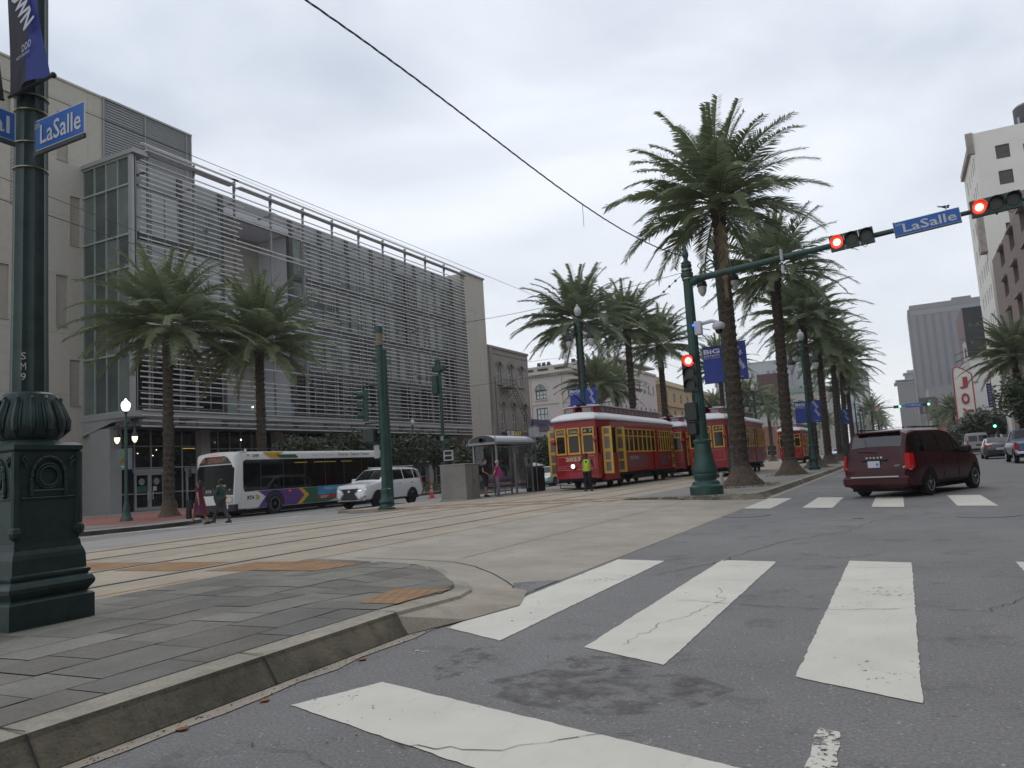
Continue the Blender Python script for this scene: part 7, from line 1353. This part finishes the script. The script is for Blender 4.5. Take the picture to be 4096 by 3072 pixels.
for s in (-1, 1): g = MB(); g.hull([(s*x, y, z) for x, y, z in ((.88, 4.45, .98), (.5, 4.66, .97), (.5, 4.7, .85), (.9, 4.5, .82))]); g.build('tail_light', M_tl, gs)
g = MB(); g.rbox(-.25, .25, 4.66, 4.72, .62, .76, .01); g.build('number_plate', mat('plate_pale2', 'b9bdc6', .5, .05), gs)
pk = car('pickup', (6.15, 53.0, 0), math.pi, 'blue pickup truck cut by the right frame edge', M_bp, top=[(0, .7), (.1, 1.0), (1.3, 1.15), (2.0, 1.75), (2.5, 1.82), (3.3, 1.8), (3.65, 1.2), (3.8, 1.15), (5.5, 1.15), (5.6, .6)], belt=[(0, .7), (1.3, 1.1), (5.5, 1.13), (5.6, .6)], hw=[(0, .8), (.3, .96), (5.4, .98), (5.6, .92)], L_=5.6, rw=.38, wh=(1.0, 4.5), bot=.38, gb=(1.3, 2.0, 3.3, 3.68), pillars=(2.7,), cat='pickup truck')
for s in (-1, 1): g = MB(); g.box(*sorted((s*.86, s*.985)), 5.45, 5.62, .72, 1.1); g.build('tail_light', M_tl, pk); g = MB(); g.box(*sorted((s*.86, s*.985)), 5.5, 5.63, .60, .71); g.build('reverse_light', M_tlc, pk)
g = MB(); g.rbox(-.95, .95, 5.55, 5.75, .48, .62, .03); g.build('bumper', M_chr, pk)
def boxvan(loc, rz, label, paint, name='van', cat='van'):
    t = car(name, loc, rz, label, paint, top=[(0, .8), (.1, 1.05), (.9, 1.25), (1.5, 2.0), (2.0, 2.1), (5.2, 2.1), (5.3, 1.9), (5.35, .8)], belt=[(0, .8), (.9, 1.15), (5.3, 1.2), (5.35, .8)], hw=[(0, .8), (.3, .97), (5.2, .99), (5.35, .95)], L_=5.35, rw=.36, wh=(1.0, 4.3), bot=.3, gb=(.9, 1.5, 5.2, 5.3), pillars=(2.2, 3.6), tumble=.08, cat=cat, rearwin=False)
    for s in (-1, 1): g = MB(); g.rbox(*sorted((s*.06, s*.78)), 5.345, 5.37, 1.3, 1.85, .01); g.build('rear_window', M_cg, t); g = MB(); g.box(*sorted((s*.84, s*.96)), 5.3, 5.38, .95, 1.4); g.build('tail_light', M_tl, t)
    g = MB(); g.rbox(-.2, .2, 5.35, 5.375, .85, 1.0, .01); g.build('number_plate', M_blkp, t); g = MB(); g.rbox(-.95, .95, 5.3, 5.45, .4, .6, .03); g.build('bumper', M_blkp, t); return t
boxvan((6.6, 93, 0), math.pi, 'white van seen from behind between the minivan and the grey car', mat('paint_offwhite', 'b0b1b3', .35, .05, 2))
car('car', (-9.2, 130, .15), 0, 'blue and white car far down between the palms', M_bp, **sed)
car('car', (-25.2, 62, 0), 0, 'dark car seen under the front of streetcar 2023', M_dp, **sed); car('car', (-23.4, 50, 0), 0, 'pale green car seen through the bus shelter glass', M_bgp, **sed)
car('car', (-28.0, 66, 0), 0, 'black car parked beyond the bus shelter bin', M_dp, **sed)
# ================================================================ street furniture
M_sht = mat('shelter_metal', '8e8f94', .4, .08, 3, metal=.4); M_shg = mat('shelter_glass', '55605c', .05, .1, 1, alpha=.38, spec=.8)
sh = thing('bus_shelter', (-17.85, 34.2, .15), 'silver bus shelter with an arched roof and dark glass walls', 'bus shelter')
g = MB()
for x in (-.62, .62):
    for y in (-1.9, 0, 1.9): g = MB(); g.box(x-.04, x+.04, y-.04, y+.04, 0, 2.45); g.build('post', M_sht, sh)
g = MB(); g.box(-.62, -.58, -1.86, 1.86, .12, .18); g.build('bottom_rail', M_sht, sh)
g = MB()
for i in range(10):
    a0, a1 = math.pi*i/10, math.pi*(i+1)/10; g.hull([(.78*math.cos(a)*k, y, 2.55+.36*math.sin(a)*k) for a in (a0, a1) for k in (1, .95) for y in (-2.15, 2.15)])
g.build('roof', mat('shelter_roof', 'a4a7ad', .35, .08, 3, metal=.3), sh, smooth=True); g = MB()
for s in (-1, 1): g.box(s*.80-.05, s*.80+.05, -2.2, 2.2, 2.45, 2.56)
for y in (-2.2, 2.1): g.box(-.8, .8, y, y+.1, 2.45, 2.56)
g.build('gutter', M_sht, sh); g = MB()
for y in (-2.12, 2.12): g = MB(); g.prism([(.74*math.cos(math.pi*i/10), 2.55+.34*math.sin(math.pi*i/10)) for i in range(11)], y-.01, y+.01, 'y'); g.build('gable_panel', mat('gable_dark', '3a3d3f', .3, .1), sh); g = MB(); g.prism([(.11*math.cos(a*.52), 2.68+.11*math.sin(a*.52)) for a in range(12)], -2.27, -2.22, 'y'); g.build('round_emblem', mat('emblem_pale', 'a9abb0', .5), sh)
for x0, x1, y0, y1 in ((-.60, -.59, -1.86, -.04), (-.60, -.59, .04, 1.86), (-.58, .58, 1.87, 1.88), (-.58, -.1, -1.88, -1.87), (.60, .61, .5, 1.86)): g = MB(); g.box(x0, x1, y0, y1, .2, 2.4); g.build('glass_wall', M_shg, sh)
g = MB(); g.tube([(.615, 1.2+.2*math.cos(a*.7)+.03*a, 1.85+.16*math.sin(a*1.1)) for a in range(16)], .008, 4, False); g.build('scratched_tag', mat('scratch', '9ba8a4', .5), sh)
g = MB(); g.box(.60, .64, 1.1, 1.4, 1.4, 1.8); g.cyl((.62, 1.25, .2), (.62, 1.25, 1.5), .02, n=5); g.build('timetable', mat('timetable_pale', '8e9694', .5, .2, 20), sh)
be = thing('bench', (-18.05, 34.2, .15), 'grey metal bench with arm loops inside the bus shelter', 'bench'); g = MB(); g.box(-.2, .2, -1.5, 1.5, .44, .48); g.box(-.22, -.19, -1.5, 1.5, .6, .8); g.build('seat', M_sht, be); g = MB()
for y in (-1.4, -.7, 0, .7, 1.4): g.tube([(-.2, y, 0), (-.2, y, .72), (.18, y, .72), (.18, y, 0)], .018, 5)
g.build('leg', M_sht, be)
sp_ = thing('stop_sign_post', (-17.05, 31.9, .15), 'thin stop post with a small blank flag above the shelter roof edge', 'sign'); g = MB(); g.cyl((0, 0, 2.4), (0, 0, 3.35), .025, n=6); g.cyl((0, 0, 0), (0, 0, 2.4), .025, n=6); g.build('post', M_sht, sp_)
sp2 = thing('blank_sign', (-17.2, 36.6, .15), 'blank grey sign plate showing over the right end of the shelter roof', 'sign'); g = MB(); g.cyl((0, 0, 0), (0, 0, 2.9), .03, n=6); g.build('post', M_sht, sp2); g = MB(); g.box(-.3, .3, -.02, .02, 2.85, 3.35); g.build('plate', mat('plate_grey', '8b8c90', .5), sp2)
cb = thing('utility_cabinet', (-17.92, 29.95, .15), 'large plain grey utility cabinet at the left end of the bus shelter', 'cabinet')
g = MB(); g.rbox(-.66, .66, -.6, .6, .05, 1.56, .015); g.build('body', mat('cabinet_grey', '8a8986', .55, .10, 1.2, metal=.15, col2='77726b'), cb); g = MB(); g.rbox(-.69, .69, -.63, .63, 1.56, 1.60, .01); g.build('lid', mat('cabinet_lid', '9a9b9a', .5), cb); g = MB(); g.box(-.7, .7, -.64, .64, 0, .06); g.build('plinth', M_gut, cb)
g = MB(); g.box(.662, .666, -.005, .005, .1, 1.5); g.box(.665, .68, .12, .15, .7, .9); g.build('door_seam', M_blkp, cb)
bn = thing('litter_bin', (-17.5, 37.0, .15), 'black square litter bin with a white pyramid lid beside the shelter', 'litter bin'); g = MB(); g.sq((0, 0, 0), [(.36, 0), (.38, .06), (.38, 1.2), (.34, 1.22)]); g.build('body', mat('bin_black', '121314', .5, .2), bn); g = MB(); g.sq((0, 0, 1.3), [(.42, 0), (.42, .03), (.05, .2)]); g.build('lid', mat('bin_lid', 'b3b5b7', .5), bn); g = MB(); [g.box(sx*.33-.02, sx*.33+.02, sy*.33-.02, sy*.33+.02, 1.2, 1.32) for sx in (-1, 1) for sy in (-1, 1)]; g.build('lid_support', M_blkp, bn)
co = thing('traffic_cone', (-24.9, 38.3, 0), 'orange traffic cone with white bands behind the white car', 'traffic cone'); g = MB(); g.box(-.18, .18, -.18, .18, 0, .04); g.lathe((0, 0, .04), [(.14, 0), (.03, .86), (.02, .88)], 14); g.build('cone', mat('cone_orange', 'c9452a', .5, .1), co, smooth=True); g = MB(); g.lathe((0, 0, .36), [(.108, 0), (.085, .16)], 14); g.lathe((0, 0, .62), [(.075, 0), (.06, .1)], 14); g.build('band', mat('cone_band', 'b0a9a4', .5), co)
mk = thing('marker_post', (-5.95, 28.3, .15), 'short white marker post behind the mast base', 'bollard'); g = MB(); g.lathe((0, 0, 0), [(.07, 0), (.07, .55), (.05, .6)], 10); g.build('post', mat('marker_white', 'a9a9a2', .6), mk)
g = MB(); g.tube([(-5.0, 31.0, .17), (-5.15, 30.8, .35), (-5.35, 30.7, .62)], .012, 5); tag(g.build('stick', M_bark), 'thin dead stick poking up beside the nearest palm', 'stick')
for i, (x, y, s) in enumerate(((-7.6, 23.8, .09), (-6.9, 23.6, .07), (-6.2, 23.45, .1), (-5.8, 23.5, .07), (-5.2, 23.35, .06))): g = MB(); rr = random.Random(i); g.hull([(x+rr.uniform(-s, s), y+rr.uniform(-s, s), .1+rr.uniform(0, s)) for _ in range(12)]); tag(g.build('stone', M_kerbtop), 'broken lump of kerb concrete at the far median edge, %s of five from the left' % ('first', 'second', 'third', 'fourth', 'last')[i], 'stone', 'kerb rubble at the far median nose')
for i, (x, y, z, l) in enumerate(((-8.4, 22.6, .155, 'small white paper scrap on the slab near the far median'), (-6.6, 17.6, .10, 'white paper scrap lying in the middle of the crossing slab'), (-7.0, 7.7, .13, 'white scrap on the near flagstones'))): g = MB(); g.add([(x-.05, y-.03, z+.006), (x+.06, y-.02, z+.01), (x+.05, y+.04, z+.012), (x-.04, y+.03, z+.02)], [(0, 1, 2, 3)]); tag(g.build('paper_scrap', mat('paper', 'b9b9b4', .7), fix=False), l, 'litter')
# ================================================================ people
def skin_body(parent, J, m, sc=1.):
    V, E, Rr = [], [], []
    def n(p, r): V.append(Vector(p)*sc); Rr.append(r*sc); return len(V)-1
    def ch(i, pts):
        for p, r in pts: k = n(p, r); E.append((i, k)); i = k
        return i
    pe = n(J['pelvis'], .105); sp = ch(pe, [(Vector(J['pelvis']).lerp(Vector(J['chest']), .5), .10)]); cx = ch(sp, [(J['chest'], .115)]); nk = ch(cx, [(J['neck'], .058)])
    H = Vector(J['head']); F = Vector(J.get('face', (0, -1, 0))).normalized(); hd = ch(nk, [(H+Vector((0, 0, -.07))+F*.015, .062), (H, .082), (H+Vector((0, 0, .07))-F*.01, .07)])
    ch(len(V)-2, [(H+F*.095+Vector((0, 0, -.015)), .012)]); S_ = F.cross(Vector((0, 0, 1)))
    for s in (-1, 1): ch(len(V)-3 if s < 0 else len(V)-4, [(H+S_*s*.085, .013)])
    for s in 'LR':
        e = ch(cx, [(J['sh'+s], .056), (J['el'+s], .040), (J['wr'+s], .026)]); w = Vector(J['wr'+s]); el = Vector(J['el'+s]); d = Vector(J.get('hd'+s, (w-el))).normalized()
        pm = ch(e, [(w+d*.055, .030)]); sd = d.cross(Vector((0, 1, .2))); sd = sd.normalized() if sd.length > .1 else Vector((1, 0, 0)); nr = sd.cross(d).normalized()
        for k, (o, l) in enumerate(((-.026, .070), (-.009, .080), (.009, .076), (.025, .062))): b = w+d*.085+sd*o; ch(pm, [(b, .0105), (b+d*l*.55-nr*.008, .009), (b+d*l-nr*.026, .007)])
        b = w+d*.04+sd*(-.034); ch(pm, [(b, .0115), (b+d*.04-sd*.018, .009)])
        ch(pe, [(J['hip'+s], .085), (J['kn'+s], .056), (Vector(J['kn'+s]).lerp(Vector(J['an'+s]), .35), .052), (J['an'+s], .036), (J['to'+s], .028)])
    me = bpy.data.meshes.new('body'); me.from_pydata([tuple(v) for v in V], E, []); me.materials.append(m); o = bpy.data.objects.new('body', me); COL.objects.link(o); o.parent = parent
    md = o.modifiers.new('skin', 'SKIN'); md.use_smooth_shade = True
    sk = me.skin_vertices[0].data
    for i, r in enumerate(Rr): sk[i].radius = (r, r)
    sk[0].use_root = True
    o.modifiers.new('sub', 'SUBSURF').levels = 1; o.modifiers['sub'].render_levels = 1; return o
def stand(**k):
    J = dict(pelvis=(0, 0, .95), chest=(0, 0, 1.32), neck=(0, -.01, 1.50), head=(0, -.02, 1.63), shL=(.18, 0, 1.42), elL=(.25, .02, 1.14), wrL=(.26, -.05, .90), shR=(-.18, 0, 1.42), elR=(-.25, .02, 1.14), wrR=(-.26, -.05, .90),
             hipL=(.09, 0, .90), knL=(.10, -.02, .50), anL=(.11, .02, .09), toL=(.12, -.14, .04), hipR=(-.09, 0, .90), knR=(-.10, -.02, .50), anR=(-.11, .02, .09), toR=(-.12, -.14, .04)); J.update(k); return J
def clothe(parent, J, nm, segs, m, sc=1., n=10):
    g = MB()
    for pts, rad in segs: g.tube([Vector(p)*sc for p in pts], [tuple(q*sc for q in r) if hasattr(r, '__len__') else r*sc for r in rad], n)
    return g.build(nm, m, parent, smooth=True)
def person(loc, rz, label, J, skin, sc, top, bot, hair, shoes, sleeve=.5, legs='long', dress=None, belly=0., hairlen=0., group=None, jacket=False):
    t = thing('person', loc, label, 'person', rz, group); skin_body(t, J, skin, sc); V = {k: Vector(v) for k, v in J.items() if k not in ('face', 'hdL', 'hdR')}; P, C = V['pelvis'], V['chest']; F = Vector(J.get('face', (0, -1, 0))).normalized()
    tor = [(P+Vector((0, 0, -.07)), (.175, .135+belly)), (P+Vector((0, -belly*.6, .1)), (.165, .125+belly)), (P.lerp(C, .6)+Vector((0, -belly*.4, 0)), (.17, .125+belly*.8)), (C+Vector((0, 0, .04)), (.195, .125)), (C+Vector((0, 0, .11)), (.17, .09)), (V['neck']+Vector((0, 0, -.02)), (.065, .065))]
    segs = [([a for a, b in tor], [b for a, b in tor])]
    for s in 'LR':
        sh, el, wr = V['sh'+s], V['el'+s], V['wr'+s]; pts = [sh+Vector((0, 0, .015)), sh.lerp(el, .55)]; rad = [.078, .07]
        if sleeve > .6: pts += [el, el.lerp(wr, .85)]; rad += [.058, .046]
        segs.append((pts, rad))
    if top: clothe(t, J, 'jacket' if jacket else 'shirt', segs, top, sc)
    if dress:
        a = [(P+Vector((0, 0, .1)), (.18, .15)), (P+Vector((0, .01, -.12)), (.21, .19)), (P+Vector((.0, .03, -.38)), (.25, .24)), (P+Vector((0, .05, -.56)), (.29, .30))]; clothe(t, J, 'skirt', [([p for p, r in a], [r for p, r in a])], dress, sc, 14)
    if bot:
        segs = []
        for s in 'LR':
            h, k, an = V['hip'+s], V['kn'+s], V['an'+s]; pts = [h+Vector((0, 0, .06)), h.lerp(k, .3), k]; rad = [(.115, .125), .108, .078]
            if legs == 'long': pts += [k.lerp(an, .5), an+Vector((0, 0, .01))]; rad += [.075, .068]
            else: pts[-1] = k+Vector((0, 0, -.03)); rad[-1] = .09
            segs.append((pts, rad))
        segs.append(([P+Vector((0, 0, .04)), P+Vector((0, 0, -.08))], [(.17, .13+belly*.6), (.165, .125)])); clothe(t, J, 'trousers' if legs == 'long' else 'shorts', segs, bot, sc)
    for s in 'LR':
        an, to = V['an'+s], V['to'+s]; d = (to-an); d.z = 0; d.normalize(); w = Vector((-d.y, d.x, 0)); g = MB(); z0 = min(an.z-.09, to.z-.04)
        b = an-d*.06; g.hull([Vector((p.x, p.y, 0))*sc+Vector((0, 0, z*sc)) for q, wd, zz in ((b, .035, z0+.10), (b+d*.1, .045, z0+.11), (b+d*.24, .04, z0+.05), (b+d*.27, .025, z0+.03)) for p in (q+w*wd, q-w*wd) for z in (max(z0, 0), zz)]); g.build('shoe', shoes, t)
    H = V['head']; g = MB(); g.M = Matrix.Translation((H-F*.018+Vector((0, 0, .035)))*sc) @ Matrix.Scale(sc, 4); g.ball((0, 0, 0), (.088, .098, .095), 12, 8); g.M = None
    if hairlen: g.tube([(H-F*.05+Vector((0, 0, .04)))*sc, (H-F*.085+Vector((0, 0, -.08)))*sc, (H-F*.10+Vector((0, 0, -hairlen)))*sc], [.10*sc, (.12*sc, .07*sc), (.07*sc, .03*sc)], 10)
    g.build('hair', hair, t, smooth=True)
    S_ = F.cross(Vector((0, 0, 1)))
    for s in (-1, 1): g = MB(); c = (H+F*.078+S_*s*.03+Vector((0, 0, .005)))*sc; g.ball(c, .010*sc, 6, 5); g.build('eye', mat('eye', '1a1614', .3), t)
    g = MB(); c = (H+F*.080+Vector((0, 0, -.055)))*sc; g.ball(c, (.022*sc, .012*sc, .006*sc) if abs(F.y) > .5 else (.012*sc, .022*sc, .006*sc), 8, 5); g.build('mouth', mat('lips', '7a4038', .5), t)
    return t
SK1 = mat('skin_light', 'b98a70', .55, .06, 8); SK2 = mat('skin_dark', '4b3226', .5, .08, 8); SK3 = mat('skin_tan', 'a87856', .55, .06, 8); HB = mat('hair_dark', '1c1614', .6, .2, 20); HG = mat('hair_white', 'a6a3a3', .7, .1, 20)
BKC = mat('cloth_black', '1a1b1f', .85, .2, 8); SHO = mat('shoe_dark', '202126', .6, .2); SHW = mat('shoe_grey', '5a5f6c', .6, .1)
walk = stand(knL=(.10, -.16, .53), anL=(.10, -.28, .13), toL=(.10, -.44, .10), knR=(-.10, .06, .50), anR=(-.10, .30, .16), toR=(-.11, .20, .05), elL=(.26, .12, 1.16), wrL=(.26, .16, .92), elR=(-.25, -.08, 1.17), wrR=(-.27, -.24, .98))
person((-24.25, 21.05, 0), R_(-80), 'person with long dark hair in a maroon dress walking before the bus', stand(**{**walk, 'wrR': (-.34, -.22, .93), 'elR': (-.28, -.08, 1.16)}), SK3, .97, mat('dress_maroon', '5a1f38', .8, .2, 6), None, HB, SHO, .5, dress=mat('dress_maroon', '5a1f38', .8, .2, 6), hairlen=.34)
person((-23.6, 21.5, 0), R_(-80), 'person in a dark green jacket and grey trousers walking before the bus', stand(**{**walk, 'elR': (-.24, -.05, 1.16), 'wrR': (-.12, -.24, 1.28), 'wrL': (.14, -.26, 1.26), 'elL': (.24, -.04, 1.15), 'hdR': (0, -.1, 1), 'hdL': (0, -.1, 1)}), SK2, .97, mat('jacket_green', '24423a', .8, .2, 6), mat('trousers_grey', '3d3940', .85, .2, 6), HB, SHO, 1., belly=.14, jacket=True)
g = MB(); g.tube([(-23.8, 21.5, 1.42), (-23.75, 21.42, 1.36), (-23.72, 21.62, 1.38)], .04, 6); tag(g.build('scarf', mat('scarf_yellow', 'a8842c', .8, .2), smooth=True), 'yellow scarf round the neck of the person in green', 'scarf')
hb = thing('handbag', (-24.4, 20.7, .62), 'black shoulder bag hanging at the hip of the person in maroon', 'handbag'); g = MB(); g.rbox(-.16, .16, -.06, .06, 0, .34, .03); g.build('bag', BKC, hb); g = MB(); g.tube([(-.13, 0, .33), (-.1, .02, .6), (0, .1, .82), (.1, .02, .6), (.13, 0, .33)], .012, 5); g.build('strap', BKC, hb)
tb = thing('tote_bag', (-24.62, 20.85, .25), 'black and white bag held low by the person in maroon', 'bag'); g = MB(); g.rbox(-.12, .12, -.05, .05, 0, .36, .02); g.build('bag', BKC, tb); g = MB(); g.rbox(-.10, .10, -.055, .055, .36, .5, .02); g.build('white_wrap', mat('bag_white', 'a9aaa9', .7), tb)
person((-17.72, 31.95, .15), R_(112), 'person in black T-shirt and shorts with a backpack waiting at the shelter', stand(elR=(-.30, .08, 1.17), wrR=(-.17, -.16, 1.02), hdR=(.2, -.1, -.6), toL=(.14, -.14, .04)), SK1, 1.04, BKC, mat('shorts_navy', '1d2630', .85, .2), HB, SHO, .5, 'short', belly=.06)
bk = thing('backpack', (-17.95, 31.86, 1.18), 'black backpack on the back of the person in shorts', 'backpack', R_(112)); g = MB(); g.rbox(-.17, .17, -.09, .11, 0, .5, .06); g.build('bag', mat('backpack_black', '121316', .8, .3, 10), bk); g = MB(); [g.tube([(s*.13, -.08, .44), (s*.13, -.2, .40), (s*.13, -.28, .25), (s*.13, -.10, .05)], .018, 5) for s in (-1, 1)]; g.build('strap', BKC, bk)
person((-16.85, 31.55, .15), R_(112), 'person with white hair, magenta shirt and grey trousers waiting at the shelter', stand(elL=(.24, .10, 1.13), wrL=(.10, .20, .95), elR=(-.24, .12, 1.13), wrR=(-.06, .22, .95)), SK1, .96, mat('shirt_magenta', '9c3070', .8, .15, 5), mat('trousers_mauve', '77707c', .85, .1, 5), HG, SHW, .5, belly=.09)
fm_ = person((-13.05, 33.2, .15), R_(12), 'person in a lime safety vest and black trousers phoning in front of car 2023', stand(elR=(-.30, -.06, 1.26), wrR=(-.12, -.10, 1.54), hdR=(.12, 0, 1), elL=(.28, .06, 1.16), wrL=(.36, -.10, .97), knL=(.12, -.04, .5), anL=(.15, .0, .09), toL=(.2, -.14, .04)), SK2, 1., mat('shirt_grey', '3c3b42', .85, .1), BKC, HB, SHO, .5, belly=.04)
g = MB(); tor = [((0, -.02, .93), (.19, .175)), ((0, -.03, 1.05), (.185, .175)), ((0, -.02, 1.2), (.19, .165)), ((0, 0, 1.36), (.205, .14)), ((0, 0, 1.45), (.16, .10))]; g.tube([p for p, r in tor], [r for p, r in tor], 14, False); g.build('safety_vest', mat('vest_lime', 'a9d52a', .6, .08, 5), fm_, smooth=True)
g = MB(); g.tube([(0, -.02, 1.06), (0, -.02, 1.12)], [(.19, .18), (.19, .178)], 14, False); 
for s in (-1, 1): g.tube([(s*.10, -.17, 1.0), (s*.11, -.165, 1.2), (s*.12, -.13, 1.38)], .022, 5)
g.build('vest_stripe', mat('vest_orange', 'c98a5a', .6, .1), fm_, smooth=True); g = MB(); g.prism([(-.05, 1.38), (.05, 1.38), (0, 1.2)], -.16, -.14, 'y'); g.build('shirt_front', mat('shirt_grey', '3c3b42', .85, .1), fm_)
ph = thing('phone', (-13.18, 33.12, 1.72), 'dark mobile phone held to the ear of the person in the vest', 'phone'); g = MB(); g.rbox(-.01, .01, -.035, .035, -.07, .07, .005); g.build('phone_body', BKC, ph)
for i, (x, y, c, l) in enumerate(((9.5, 74, '2a2b30', 'small dark figure walking left of the right edge trees'), (10.0, 79, '3a3436', 'small figure in brownish clothes on the right pavement'), (10.4, 88, '24272c', 'small dark figure beneath the distant green light'), (9.6, 86, '4a4046', 'small far figure right of the white van'))):
    person((x, y, .15), R_(170+20*i), l, walk if i % 2 else stand(), SK3, 1., mat('coat%d' % i, c, .8, .2), BKC, HB, SHO, 1., group='pedestrians on the right pavement')
# ================================================================ air
H_D = 0.00036
g = MB(); g.box(-250, 250, -20, 760, -1.0, 112); hz = g.build('haze', M_soil)
hm = bpy.data.materials.new('haze_air'); hm.use_nodes = True; t = hm.node_tree; t.nodes.clear(); o_ = t.nodes.new('ShaderNodeOutputMaterial'); pv = t.nodes.new('ShaderNodeVolumePrincipled'); t.links.new(pv.outputs[0], o_.inputs['Volume']); pv.inputs['Density'].default_value = H_D; pv.inputs['Color'].default_value = (.85, .88, .93, 1); pv.inputs['Anisotropy'].default_value = .3
hz.data.materials.clear(); hz.data.materials.append(hm); tag(hz, kind='stuff'); hz['label'] = 'thin grey morning haze over the street'
